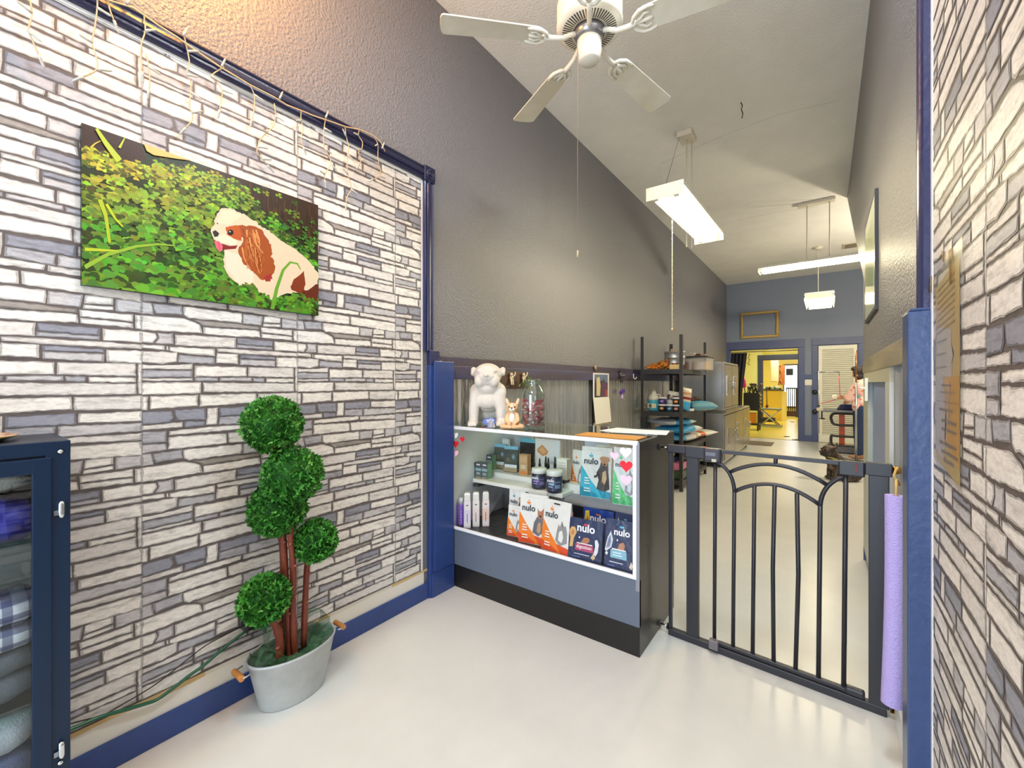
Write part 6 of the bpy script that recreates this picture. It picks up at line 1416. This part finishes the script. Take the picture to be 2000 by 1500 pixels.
# vent in the far ceiling
p = onZ(1668, 478, ZC); th = thing('ceiling_vent', 'small slatted vent in the far ceiling beside the right wall edge', 'vent', (p.x, p.y, ZC - .01))
m = MB(); m.box(p.x - .15, p.x + .15, p.y - .15, p.y + .15, ZC - .012, ZC - .001, (196, 184, 160)); m.build('vent_frame', M_SATIN, th)
m = MB()
for k in range(6): m.box(p.x - .12, p.x + .12, p.y - .11 + k * .042, p.y - .095 + k * .042, ZC - .016, ZC - .0121, (96, 86, 70))
m.build('slats', M_SATIN, th)
# ================= BACK WALL THINGS =================
M_GOLD = vmat('gilt', .35, .7, bump=.9, bscale=120, var=.25, vscale=40)
x0, x1, z0, z1 = -1.575, -.824, 2.25, 2.84
th = thing('gilded_picture', 'empty ornate gilt frame on the blue back wall above the wide opening', 'picture frame', ((x0 + x1) / 2, YB - .02, z0))
w = .06
for n_, (a, b, c, d) in enumerate(((x0, x1, z1 - w, z1), (x0, x1, z0, z0 + w), (x0, x0 + w, z0 + w, z1 - w), (x1 - w, x1, z0 + w, z1 - w))):
    m = MB(); m.box(a, b, YB - .035, YB - .001, c, d, (176, 148, 90)); m.box(a + .018, b - .018, YB - .045, YB - .035, c + .018, d - .018, (200, 172, 112)); m.build('moulding', M_GOLD, th, bevel=.008)
p = onY(1580, 747, YB); tag(box(p.x - .075, p.x + .075, YB - .012, YB - .0, p.z - .06, p.z + .06, (226, 222, 206)).build('switch_plate', M_PLASTIC, bevel=.004), 'square cream switch plate on the back wall between the two openings', 'switch')
for py, w_ in ((766, 'upper'), (804, 'lower')):
    p = onY(1591.5, py, YB - .03); m = MB(); m.lathe([(.05, 0), (.05, .02), (.03, .05), (.001, .055)], (22, 22, 26), 16, p, M=Matrix.Rotation(R(90), 3, 'X')); tag(m.build('round_knob', M_BLACK), w_ + ' round black knob on the blue casing left of the louvred door', 'knob', 'black knobs on the door casing')
# floor mat
tag(box(-1.31, -.86, 9.72, 10.32, .0005, .010, (104, 90, 66)).build('floor_mat', M_FABRIC, bevel=.004), 'flat brown mat on the floor before the wide back opening', 'mat')

# ================= GROOMING TABLE =================
GT = Vector((.27, 9.62, 0)); TZ_ = .765
th = thing('grooming_table', 'grey grooming table with an arm post and orange leg at the louvred door', 'grooming table', GT)
MB().box(-.06, .75, 9.38, 9.88, TZ_ - .04, TZ_, (130, 132, 138)).build('tabletop', M_SATIN, th, bevel=.006)
MB().box(.19, .27, 9.58, 9.66, .14, TZ_ - .04, (214, 92, 56)).build('orange_leg', M_SATIN, th, bevel=.006)
for z in (.70, .30):
    m = MB(); m.tube(smoothpts([Vector(q) for q in ((.45, 9.5, z), (.14, 9.5, z), (.08, 9.5, z - .05 if z > .5 else z + .0), (.08, 9.5, z - .12 if z > .5 else .16), (.14, 9.5, z - .2 if z > .5 else .13), (.45, 9.5, z - .2 if z > .5 else .13))], 4), .022, (52, 52, 56), 8); m.build('foot_loop' if z < .5 else 'black_loop', M_BLACK, th)
m = MB(); m.box(.02, .62, 9.45, 9.8, .02, .12, (96, 98, 104)); m.box(.0, .64, 9.47, 9.52, 0, .02, (50, 50, 54)); m.box(.0, .64, 9.73, 9.78, 0, .02, (50, 50, 54)); m.build('base', M_SATIN, th, bevel=.006)
ap = onY(1599, 727, 9.42)
m = MB(); m.tube([(ap.x, 9.42, .34), (ap.x, 9.42, ap.z + .02)], .012, (176, 176, 180), 10); m.tube([(ap.x - .04, 9.42, ap.z), (onY(1640, 726, 9.42).x, 9.42, ap.z)], .010, (150, 156, 150), 10); m.tube([(onY(1639, 726, 9.42).x, 9.42, ap.z), (onY(1639, 726, 9.42).x, 9.42, ap.z - .06)], .007, (140, 150, 140), 8); m.build('grooming_arm', M_STEEL, th)
m = MB(); m.box(ap.x - .03, ap.x + .07, 9.38, 9.46, TZ_ - .02, TZ_ + .03, (190, 180, 150)); m.box(ap.x + .03, ap.x + .06, 9.4, 9.44, TZ_ - .15, TZ_ - .02, (60, 56, 44)); m.lathe([(.04, 0), (.04, .015), (.001, .02)], (24, 24, 24), 12, (ap.x + .05, 9.42, TZ_ - .17)); m.box(ap.x - .03, ap.x + .02, 9.39, 9.45, TZ_ + .05, TZ_ + .08, (24, 24, 26)); m.build('clamp', M_SATIN, th, bevel=.003)
hand = onY(1641, 776, 9.3)
m = MB(); q0 = Vector((onY(1638.5, 726, 9.42).x, 9.42, ap.z - .06)); q2 = onY(1602, 788, 9.40)
m.tube(smoothpts([q0, q0.lerp(hand, .5) + Vector((.0, 0, 0)), hand], 3), .007, (222, 84, 96), 6); m.tube(smoothpts([hand + Vector((.01, 0, -.01)), hand.lerp(q2, .5) + Vector((0, 0, -.015)), q2], 3), .007, (226, 96, 110), 6); m.ball(hand + Vector((.01, -.01, 0)), (.025, .02, .035), (214, 60, 84), 8, 6)
tag(m.build('pink_leash', M_FABRIC), 'pink grooming leash strung from the table arm to the hand of the person', 'leash')
p = hand + Vector((-.075, .0, -.0)); tl = blob('grooming_tool', [((0, 0, .02), (.05, .02, .022)), ((.01, 0, -.02), (.05, .02, .02)), ((-.03, 0, 0), (.02, .02, .03))], M_PLASTIC, .006, None, (216, 212, 194), 2); tl.location = p; tag(tl, 'small pale grooming tool at the fingertips of the person', 'grooming tool')
m = MB(); m.prism([(.15, 9.41, TZ_ + .001), (.40, 9.41, TZ_ + .001), (.40, 9.41, TZ_ + .10), (.21, 9.41, TZ_ + .10)], (0, .2, 0), (40, 46, 88)); tag(m.build('navy_towel', M_FABRIC, bevel=.02), 'navy folded towel on the grooming table beside the person', 'towel')

# ================= PERSON =================
PY = 9.02
th = thing('person', 'person in a pink floral shirt and blue jeans working at the grooming table', 'person', (.47, PY, 0))
def PB(name, parts, limbs, mat, col, vox=.011, sm=3):
    o = blob(name, [((c[0] - .47, c[1] - PY, c[2]), r, *e) for c, r, *e in parts], mat, vox, th, col, sm, [[((p[0] - .47, p[1] - PY, p[2]), r) for p, r in l] for l in limbs]); return o
SKN = (206, 150, 120)
sh, el, wr = Vector((.42, 8.90, 1.205)), Vector((.285, 8.99, .955)), Vector((hand.x + .075, 9.27, hand.z + .0))
sh2, el2, wr2 = Vector((.47, 9.2, 1.20)), Vector((.36, 9.28, .98)), Vector((.27, 9.42, .90))
fing = []
for k in range(4):
    b = wr + Vector((-.055, .005, .022 - .014 * k)); L_k = (.062, .07, .066, .052)[k]
    fing.append([(tuple(b), .0095), (tuple(b + Vector((-L_k * .55, .004, -.006))), .009), (tuple(b + Vector((-L_k * .85, .008, -.022))), .0078)])
fing.append([(tuple(wr + Vector((-.02, -.012, .02))), .011), (tuple(wr + Vector((-.05, -.022, .03))), .0095), (tuple(wr + Vector((-.078, -.016, .022))), .008)])
PB('body', [((.43, PY, 1.405), (.078, .07, .10)), ((.385, PY, 1.375), (.035, .05, .045)), ((.36, PY, 1.395), (.014, .012, .016)), ((.43, PY - .07, 1.40), (.014, .010, .024)), ((.43, PY + .07, 1.40), (.014, .010, .024)), ((.46, PY, 1.12), (.10, .15, .18)), ((.47, PY, .88), (.11, .15, .12)), (tuple(wr + Vector((-.03, 0, 0))), (.04, .016, .03))],
   [[((.45, PY, 1.22), .055), ((.435, PY, 1.34), .05)], [(tuple(sh), .05), (tuple(el), .042), (tuple(wr), .028)], [(tuple(sh2), .05), (tuple(el2), .042), (tuple(wr2), .03)],
    [((.45, 8.95, .84), .085), ((.43, 8.95, .48), .058), ((.44, 8.95, .09), .04), ((.40, 8.94, .04), .034), ((.33, 8.94, .03), .028)], [((.52, 9.12, .84), .085), ((.53, 9.14, .48), .058), ((.57, 9.16, .09), .04), ((.53, 9.16, .04), .034), ((.46, 9.16, .03), .028)]] + fing, M_SKIN, SKN, .0085, 2)
def floral():
    m = vmat('floral_cotton', .85, bump=.2, bscale=40); nt = m.node_tree; N = nt.nodes.new; L = nt.links.new; p = [n for n in nt.nodes if n.type == 'BSDF_PRINCIPLED'][0]
    tc = N('ShaderNodeTexCoord'); v = N('ShaderNodeTexVoronoi'); v.inputs['Scale'].default_value = 15; L(tc.outputs['Object'], v.inputs['Vector'])
    r = N('ShaderNodeMapRange'); r.inputs[1].default_value = .28; r.inputs[2].default_value = .34; r.inputs[3].default_value = 1; r.inputs[4].default_value = 0; L(v.outputs['Distance'], r.inputs[0])
    x = N('ShaderNodeMix'); x.data_type = 'RGBA'; x.inputs[6].default_value = lin((238, 194, 184)); x.inputs[7].default_value = lin((206, 120, 96)); L(r.outputs[0], x.inputs[0]); L(x.outputs[2], p.inputs['Base Color']); return m
PB('shirt', [((.47, PY, 1.13), (.125, .175, .19)), ((.475, PY, .93), (.135, .18, .13)), ((.455, PY, 1.24), (.085, .16, .065)), ((.40, 8.93, .86), (.06, .08, .10))], [[(tuple(sh), .07), (tuple(sh.lerp(el, .85)), .068)], [(tuple(sh2), .07), (tuple(sh2.lerp(el2, .85)), .066)]], floral(), (238, 194, 184), .011, 4)
PB('jeans', [((.48, PY, .82), (.125, .165, .10))], [[((.45, 8.95, .82), .10), ((.43, 8.95, .48), .075), ((.44, 8.95, .10), .062)], [((.52, 9.12, .82), .10), ((.53, 9.14, .48), .075), ((.57, 9.16, .10), .062)]], M_FABRIC, (34, 50, 84), .012, 3)
PB('hair', [((.45, PY, 1.435), (.092, .088, .088)), ((.50, PY, 1.40), (.06, .08, .09)), ((.53, PY, 1.44), (.055, .055, .055)), ((.40, PY, 1.475), (.07, .08, .045)), ((.405, PY - .066, 1.40), (.045, .022, .075)), ((.44, PY - .06, 1.34), (.05, .03, .05))], [], vmat('dark_hair', .4, bump=.5, bscale=120, stretch=(6, 6, 1)), (38, 28, 28), .010, 2)
for s in (8.94, 9.16):
    dx = 0 if s < 9 else .13
    PB('shoe', [((.40 + dx, s, .035), (.11, .042, .034)), ((.45 + dx, s, .05), (.055, .042, .05))], [], M_FABRIC, (150, 110, 84), .009, 2)
m = MB(); hx, hy = .352 - .47, 0
for s in (-1, 1): m.ball((.368 - .47, s * .028, 1.41), (.008, .011, .008), (40, 30, 28), 8, 6)
m.ball((.362 - .47, 0, 1.355), (.008, .022, .006), (170, 90, 84), 8, 6); m.build('face', M_GLOSS, th, local=True)
m = MB(); m.ball((.405 - .47, -.083, 1.365), (.012, .008, .02), (226, 230, 226), 8, 6); m.build('white_ear_cover', M_PLASTIC, th, local=True)
p = onX(1673, 776, .44); m = MB(); m.ball((.415 - .47, -.19, 1.02), (.032, .012, .024), (60, 140, 150), 8, 6); m.build('teal_badge', M_PLASTIC, th, local=True)

p = onY(1672, 684, 8.62); m = MB(); m.tube([(p.x, 8.62, .02), (p.x, 8.62, 1.25)], .016, (170, 172, 176), 10); m.tube([(p.x, 8.62, 1.25), (p.x, 8.62, p.z)], .013, (160, 110, 86), 10); m.lathe([(.001, .022), (.12, .02), (.13, .0)], (120, 122, 126), 20, (p.x, 8.62, 0))
tag(m.build('grooming_pole', M_STEEL), 'slim metal pole on a round foot standing in front of the person', 'pole')
# ================= BRINDLE DOG =================
def brindle():
    m, nt, out = newmat('brindle_coat'); N = nt.nodes.new; L = nt.links.new
    p = N('ShaderNodeBsdfPrincipled'); p.inputs['Roughness'].default_value = .6; L(p.outputs[0], out.inputs[0])
    tc = N('ShaderNodeTexCoord'); n = N('ShaderNodeTexNoise'); n.inputs['Scale'].default_value = 16; n.inputs['Detail'].default_value = 6; n.inputs['Roughness'].default_value = .7; L(tc.outputs['Object'], n.inputs['Vector'])
    r = N('ShaderNodeValToRGB'); e = r.color_ramp.elements; e[0].position = .40; e[0].color = lin((34, 28, 26)); e[1].position = .68; e[1].color = lin((142, 110, 84)); k = r.color_ramp.elements.new(.54); k.color = lin((62, 48, 40)); L(n.outputs[0], r.inputs[0]); L(r.outputs[0], p.inputs['Base Color'])
    b = N('ShaderNodeBump'); b.inputs['Strength'].default_value = .4; n2 = N('ShaderNodeTexNoise'); n2.inputs['Scale'].default_value = 240; L(tc.outputs['Object'], n2.inputs['Vector']); L(n2.outputs[0], b.inputs['Height']); L(b.outputs[0], p.inputs['Normal']); return m
DP = onZ(1641, 937, 0)
th = thing('dog', 'brindle bulldog with upright ears sitting on the floor behind the gate', 'dog', DP, None, R(26))
M_BR = brindle()
blob('body', [((-.13, 0, .365), (.082, .085, .078)), ((-.185, 0, .345), (.045, .06, .045)), ((-.19, .03, .325), (.032, .026, .032)), ((-.19, -.03, .325), (.032, .026, .032)), ((-.09, 0, .30), (.08, .08, .08)), ((-.05, 0, .22), (.10, .10, .12)), ((.04, 0, .17), (.13, .105, .12)), ((.13, 0, .11), (.12, .115, .105)), ((.10, .10, .085), (.10, .05, .085)), ((.10, -.10, .085), (.10, .05, .085)), ((-.10, .07, .02), (.05, .03, .022)), ((-.11, -.06, .02), (.05, .03, .022)), ((.02, .125, .02), (.07, .03, .022)), ((.02, -.125, .02), (.07, .03, .022))],
     M_BR, .009, th, (70, 56, 46), 2, [[((-.06, .075, .20), .048), ((-.085, .07, .10), .036), ((-.09, .07, .03), .030)], [((-.06, -.07, .20), .048), ((-.09, -.06, .10), .036), ((-.10, -.06, .03), .030)]])
m = MB()
for s in (-1, 1):
    m.prism([(-.10, s * .035, .415), (-.09, s * .085, .40), (-.085, s * .085, .49)], (.016, 0, .0), (52, 42, 38))
m.build('ears', M_BR, th, local=True, bevel=.006)
m = MB()
for s in (-1, 1): m.prism([(-.1012, s * .042, .42), (-.0925, s * .078, .41), (-.0885, s * .080, .468)], (.001, 0, 0), (170, 130, 116))
m.build('inner_ears', M_SKIN, th, local=True)
m = MB(); m.ball((-.229, 0, .355), (.012, .02, .014), (20, 18, 20), 10, 6)
for s in (-1, 1): m.ball((-.196, s * .042, .388), (.010, .012, .012), (16, 12, 12), 10, 6)
m.build('nose_and_eyes', M_GLOSS, th, local=True)
m = MB(); n = 20; m.tube([(-.085 + .075 * cos(2 * pi * k / n), .088 * sin(2 * pi * k / n), .268 - .03 * cos(2 * pi * k / n)) for k in range(n + 1)], .011, (150, 140, 70), 8, caps=False); m.build('collar', M_FABRIC, th, local=True)

# ================= YELLOW ROOM =================
m = MB(); vs = []; fs = []; n = 40; Y = YB + .35; ca, cb = onY(1419, 700, Y).x, onY(1459, 700, Y).x
for i in range(n + 1):
    t = i / n; x = ca + (cb - ca) * t
    for j, (z, k) in enumerate(((1.95, 1.), (1.6, .92), (1.1, .78), (.6, .75))): vs.append((ca + (x - ca) * k, Y + .045 * sin(t * 34), z))
for i in range(n):
    for j in range(3): a = i * 4 + j; fs.append((a, a + 4, a + 5, a + 1))
m.mesh(vs, fs, (48, 48, 62), 0, True); tag(m.build('curtain', M_FABRIC), 'dark grey curtain gathered at the left of the wide back opening', 'curtain')
p0, p1 = onY(1416, 684, YB + .3), onY(1560, 679, YB + .3); tag(MB().tube([(AX0 - .1, YB + .3, 1.965), (AX1 + .05, YB + .3, 1.965)], .012, (196, 180, 130), 8).build('curtain_rod', M_SATIN), 'thin pale curtain rod across the wide back opening', 'curtain rod')
p = onY(1451, 746, 12.2); o = blob('pink_coat', [((0, 0, 0), (.07, .05, .11)), ((.03, 0, -.08), (.05, .05, .08)), ((-.03, 0, .08), (.06, .05, .06))], M_FABRIC, .012, None, (206, 60, 130), 2); o.location = p; tag(o, 'bright pink garment hanging behind the upper kennel in the yellow room', 'garment')
# rolling cart with clutter
cl = onZ(1480, 837, 0); kx1 = onY(1482, 800, 12.6).x; kx0 = onY(1452, 800, 12.6).x
th = thing('rolling_cart', 'tall black rolling tool cart with drawers and big casters in the yellow room', 'cart', ((kx0 + kx1) / 2, 12.8, 0))
m = MB(); m.box(kx0, kx1, 12.6, 13.0, .52, .98, (26, 24, 24)); m.box(kx0, kx1, 12.6, 13.0, .14, .18, (26, 24, 24))
for x in (kx0, kx1 - .03):
    for y in (12.6, 12.97): m.box(x, x + .03, y, y + .03, .12, .98, (22, 22, 22))
m.build('cart_body', M_BLACK, th, bevel=.004)
for k in range(4): MB().box(kx1, kx1 + .02, 12.62, 12.98, .58 + k * .095, .66 + k * .095, (44, 42, 40)).build('drawer', M_BLACK, th, bevel=.003)
for k in range(4): MB().box(kx1 + .02, kx1 + .035, 12.66, 12.94, .63 + k * .095, .645 + k * .095, (216, 206, 180)).build('drawer_pull', M_STEEL, th)
for x in (kx0 + .06, kx1 - .02):
    for y in (12.64, 12.96): MB().tube([(x - .02, y, .07), (x + .02, y, .07)], .07, (30, 28, 28), 16).build('caster', M_PLASTIC, th)
p = (kx0 + kx1) / 2; tag(box(p - .06, p + .10, 12.62, 12.85, .181, .46, (206, 130, 40)).build('orange_bin', M_PLASTIC, bevel=.01), 'orange bin on the bottom deck of the black rolling cart', 'bin')
rr = random.Random(17)
for k in range(16):
    x = rr.uniform(kx0 + .02, kx1 - .02); y = rr.uniform(12.62, 12.98); d = Vector((rr.uniform(-.5, .5), rr.uniform(-.3, .3), 1)).normalized(); h = rr.uniform(.1, .24)
    m = MB(); b = Vector((x, y, .9805)); m.tube([b, b + d * h * .6, b + d * h], [.012, .014, .016], rr.choice([(60, 52, 30), (96, 84, 40), (40, 36, 30), (130, 110, 60), (70, 70, 60)]), 7); m.ball(b + d * h, (.03, .03, .03), rr.choice([(70, 60, 34), (110, 96, 50), (46, 42, 36)]), 8, 6)
    tag(m.build('grooming_brush', M_PLASTIC), 'dark brush standing in the clutter on top of the black rolling cart', 'brush', 'brushes on the rolling cart')
# hanging ornament on the yellow wall
p = onY(1463, 702, Y2 - .02); m = MB()
for k in range(7): m.tube([p + Vector((.01 * sin(k * 2), -.01, .16 - k * .05)), p + Vector((.03 * sin(k * 2 + 1), -.015, .14 - k * .05))], .012, (120, 100, 50), 6)
tag(m.build('wall_charm', M_FABRIC), 'string of small brown charms hanging on the yellow wall', 'charm')
# folding step table
sp_ = onZ(1505, 828, 0); st0 = Vector((onY(1506, 800, 14.0).x, 14.0, 0)); th = thing('folding_stand', 'low grey folding stand with crossed legs in the yellow doorway', 'stand', st0)
hz = 1.25 - 50 / F * depth(st0); m = MB(); m.box(-.28, .24, -.2, .2, hz - .05, hz, (120, 124, 84)); m.build('stand_top', M_SATIN, th, local=True, bevel=.01)
for s in (-.17, .17):
    for a, b in (((-.24, .04), (.2, hz - .05)), ((.2, .04), (-.24, hz - .05))): MB().tube([(a[0], s, a[1]), (b[0], s, b[1])], .018, (170, 166, 140), 8).build('leg', M_SATIN, th, local=True)
m = MB(); m.box(-.3, .26, -.2, -.14, 0, .05, (150, 150, 120)); m.box(-.3, .26, .14, .2, 0, .05, (150, 150, 120)); m.box(-.24, .1, -.12, .12, .14, .26, (50, 46, 40)); m.build('foot_rail', M_SATIN, th, local=True)
m = MB(); a, b = onY(1497, 757, 14.3), onY(1498, 793, 14.1); m.tube([a, (a + b) / 2, b], .012, (40, 34, 28), 6); m.ball(b, (.04, .04, .05), (120, 40, 30), 8, 6); tag(m.build('dust_brush', M_PLASTIC), 'thin dark handled brush standing on the low folding stand', 'brush')
# kitchen end
def kb(px0, px1, Y0, Y1, z0, z1, col): a, b = onY(px0, 750, Y0).x, onY(px1, 750, Y0).x; return (a, b, Y0, Y1, z0, z1, col)
a, b = onY(1486, 750, 16.5).x, onY(1527, 750, 16.5).x
th = thing('base_cabinet', 'yellow kitchen base cabinet with a dark counter beyond the second doorway', 'cabinet', ((a + b) / 2, 16.8, 0))
MB().box(a, b, 16.5, 17.1, 0, .98, (230, 200, 76)).build('cabinet_body', M_SATIN, th, bevel=.004); MB().box(b - .002, b + .10, 16.5, 17.1, 0, .95, (240, 226, 170)).build('end_panel', M_SATIN, th, bevel=.004)
MB().box(a - .02, b + .04, 16.46, 17.12, .98, 1.02, (66, 72, 60)).build('counter', M_SATIN, th, bevel=.004)
rr = random.Random(21)
for k in range(9):
    x = a + .06 + (b - a - .12) * k / 8; h = rr.uniform(.05, .13); c = rr.choice([(40, 40, 40), (90, 150, 150), (60, 60, 56), (210, 206, 190), (120, 110, 90)]); tag(MB().lathe([(.03, 0), (.035, h * .6), (.015, h * .8), (.015, h)], c, 12, (x, 16.6 + rr.uniform(0, .3), 1.0205)).build('kitchen_bottle', M_GLOSS), 'small bottle in the clutter on the dark kitchen counter', 'bottle', 'bottles on the kitchen counter')
a, b = onY(1505, 720, 17.2).x, onY(1519, 720, 17.2).x; z0, z1 = onY(1512, 747, 17.2).z + .02, onY(1512, 704, 17.2).z
th = thing('wall_cupboard', 'cream wall cupboard above the dark counter in the far kitchen', 'cupboard', ((a + b) / 2, 17.4, z0)); MB().box(a, b, 17.2, 17.6, z0, z1, (240, 226, 180)).build('cupboard_body', M_SATIN, th, bevel=.004); MB().box(a + .02, b - .02, 17.185, 17.2, z0 + .02, z1 - .02, (246, 234, 196)).build('door', M_SATIN, th, bevel=.004)
a, b = onY(1520, 720, 17.6).x, onY(1532, 720, 17.6).x; z0, z1 = onY(1526, 752, 17.6).z, onY(1526, 713, 17.6).z
th = thing('wine_rack', 'orange-brown crossed lattice rack beside the bright far window', 'rack', ((a + b) / 2, 17.7, z0)); BRN = (150, 76, 26)
m = MB(); m.box(a, a + .03, 17.6, 17.9, z0, z1, BRN); m.box(b - .10, b, 17.6, 17.9, z0, z1, (170, 92, 34)); m.box(a, b, 17.6, 17.9, z1 - .03, z1, BRN); m.build('side', M_WOOD, th)
m = MB(); hx = b - .10
for k in range(2): zz0 = z0 + (z1 - z0) * k / 2; zz1 = z0 + (z1 - z0) * (k + 1) / 2; m.tube([(a, 17.65, zz0), (hx, 17.65, zz1)], .018, BRN, 6); m.tube([(hx, 17.65, zz0), (a, 17.65, zz1)], .018, BRN, 6)
m.build('lattice', M_WOOD, th)
a, b = onY(1532, 740, 19.55).x, onY(1557, 740, 19.55).x; z0, z1 = onY(1545, 768, 19.55).z, onY(1545, 714, 19.55).z
th = struct(MB().box(a - .04, b + .12, 19.53, 19.6, z0 - .55, z1 + .05, (60, 48, 40)).build('window_2', M_SATIN)); m = MB(); m.box(a, b, 19.515, 19.529, z0 - .5, z1, (240, 240, 240)); m.build('bright_pane', M_DAY, th)
a, b = onY(1534, 726, 19.0).x, onY(1548, 726, 19.0).x; tag(box(a, b, 19.3, 19.36, onY(1540, 733, 19.3).z, onY(1540, 720, 19.3).z, (26, 26, 28)).build('dark_sign', M_PLASTIC), 'small black rectangular panel hanging in the bright far window', 'panel')
th = thing('kitchen_gate', 'dark barred gate across the bright far kitchen doorway', 'gate', (onY(1547, 780, 18.4).x, 18.4, 0)); a, b = onY(1535, 780, 18.4).x, onY(1559, 780, 18.4).x; hz = onY(1545, 757, 18.4).z
m = MB(); m.box(a, b, 18.39, 18.42, hz - .05, hz, (26, 26, 28)); m.box(a, b, 18.39, 18.42, .02, .22, (60, 34, 24)); m.box(b - .08, b, 18.38, 18.43, 0, hz, (44, 30, 24)); m.build('gate_frame', M_SATIN, th)
for k in range(6): x = a + (b - a) * (k + .3) / 6.3; MB().tube([(x, 18.405, .2), (x, 18.405, hz - .04)], .018, (28, 28, 30), 6).build('bar', M_SATIN, th)
for px, py in ((1538, 853), (1555, 859), (1518, 820), (1547, 824), (1560, 822)):
    p = onZ(px, py, .004); m = MB(); rr = random.Random(px)
    for k in range(9): q = p + Vector((rr.uniform(-.05, .05), rr.uniform(-.05, .05), .004)); m.ball(q, (rr.uniform(.015, .035), .012, .006), (70, 54, 30), 7, 5)
    tag(m.build('hair_tuft', M_FABRIC), 'dark tuft of clipped hair on the yellow floor', 'hair tuft', 'clipped hair tufts on the floor')
# ================= LIGHT =================
def area(name, loc, rot, sx, sy, power, col):
    l = bpy.data.lights.new(name, 'AREA'); l.shape = 'RECTANGLE'; l.size = sx; l.size_y = sy; l.energy = power; l.color = col
    o = bpy.data.objects.new(name, l); COL.objects.link(o); o.location = loc; o.rotation_euler = rot; return o
area('shopfront_daylight', (-.75, YF + .06, 1.4), (R(92), 0, 0), 1.6, 2.5, 112, (.74, .87, 1.))
l = bpy.data.lights.new('assumed_warm_light', 'POINT'); l.energy = 48; l.color = (1., .44, .07); l.shadow_soft_size = .09  # assumed, unseen source for the warm glow on the upper left wall
o = bpy.data.objects.new('assumed_warm_light', l); COL.objects.link(o); o.location = (-1.55, .52, 3.0)
l = bpy.data.lights.new('added_alcove_light', 'POINT'); l.energy = 160; l.color = (1., .88, .66); l.shadow_soft_size = .12  # unseen point light, added to brighten and warm the far ceiling
o = bpy.data.objects.new('added_alcove_light', l); COL.objects.link(o); o.location = (1.5, 7.4, 2.5)
area('yellow_room_fill_light', (-.9, 12.8, 2.72), (0, 0, 0), .6, 1.2, 60, (1., .97, .84))  # added area light, no visible fitting, brightens the yellow room
area('kitchen_fill_light', (-1.0, 17.0, 2.72), (0, 0, 0), .6, 1.2, 80, (1., .97, .84))  # likewise an added, unseen light for the far kitchen
w = bpy.data.worlds.new('sky'); SC.world = w; w.use_nodes = True
bg = w.node_tree.nodes['Background']; bg.inputs[0].default_value = (.75, .85, 1., 1); bg.inputs[1].default_value = .6
area('entry_fill_light', (-.2, -1.2, ZC - .04), (0, 0, 0), .8, .8, 36, (.84, .94, 1.))  # added neutral fill above the entry, not a fitting of the room
area('left_wall_fill_light', (-.05, 1.2, ZC - .04), (0, 0, 0), .35, .7, 46, (.84, .93, 1.))  # unseen extra fill, added to brighten the lower left wall
# ================= CAMERA =================
cd = bpy.data.cameras.new('camera'); cam = bpy.data.objects.new('camera', cd); COL.objects.link(cam)
cam.location = (0, 0, CH); cam.rotation_euler = (R(90), 0, YAW)
cd.sensor_fit = 'HORIZONTAL'; cd.sensor_width = 36; cd.lens = F / 2000 * 36; cd.shift_y = -(750 - CY) / 2000
cd.clip_start = .02
SC.camera = cam
SC.view_settings.view_transform = 'Standard'; SC.view_settings.look = 'None'; SC.view_settings.gamma = 1; SC.view_settings.exposure = 0.12
SC.view_settings.use_curve_mapping = False
SC.cycles.max_bounces = 10; SC.cycles.diffuse_bounces = 5; SC.cycles.glossy_bounces = 4; SC.cycles.transparent_max_bounces = 16
SC.cycles.caustics_reflective = False; SC.cycles.caustics_refractive = False; SC.cycles.sample_clamp_indirect = 6.
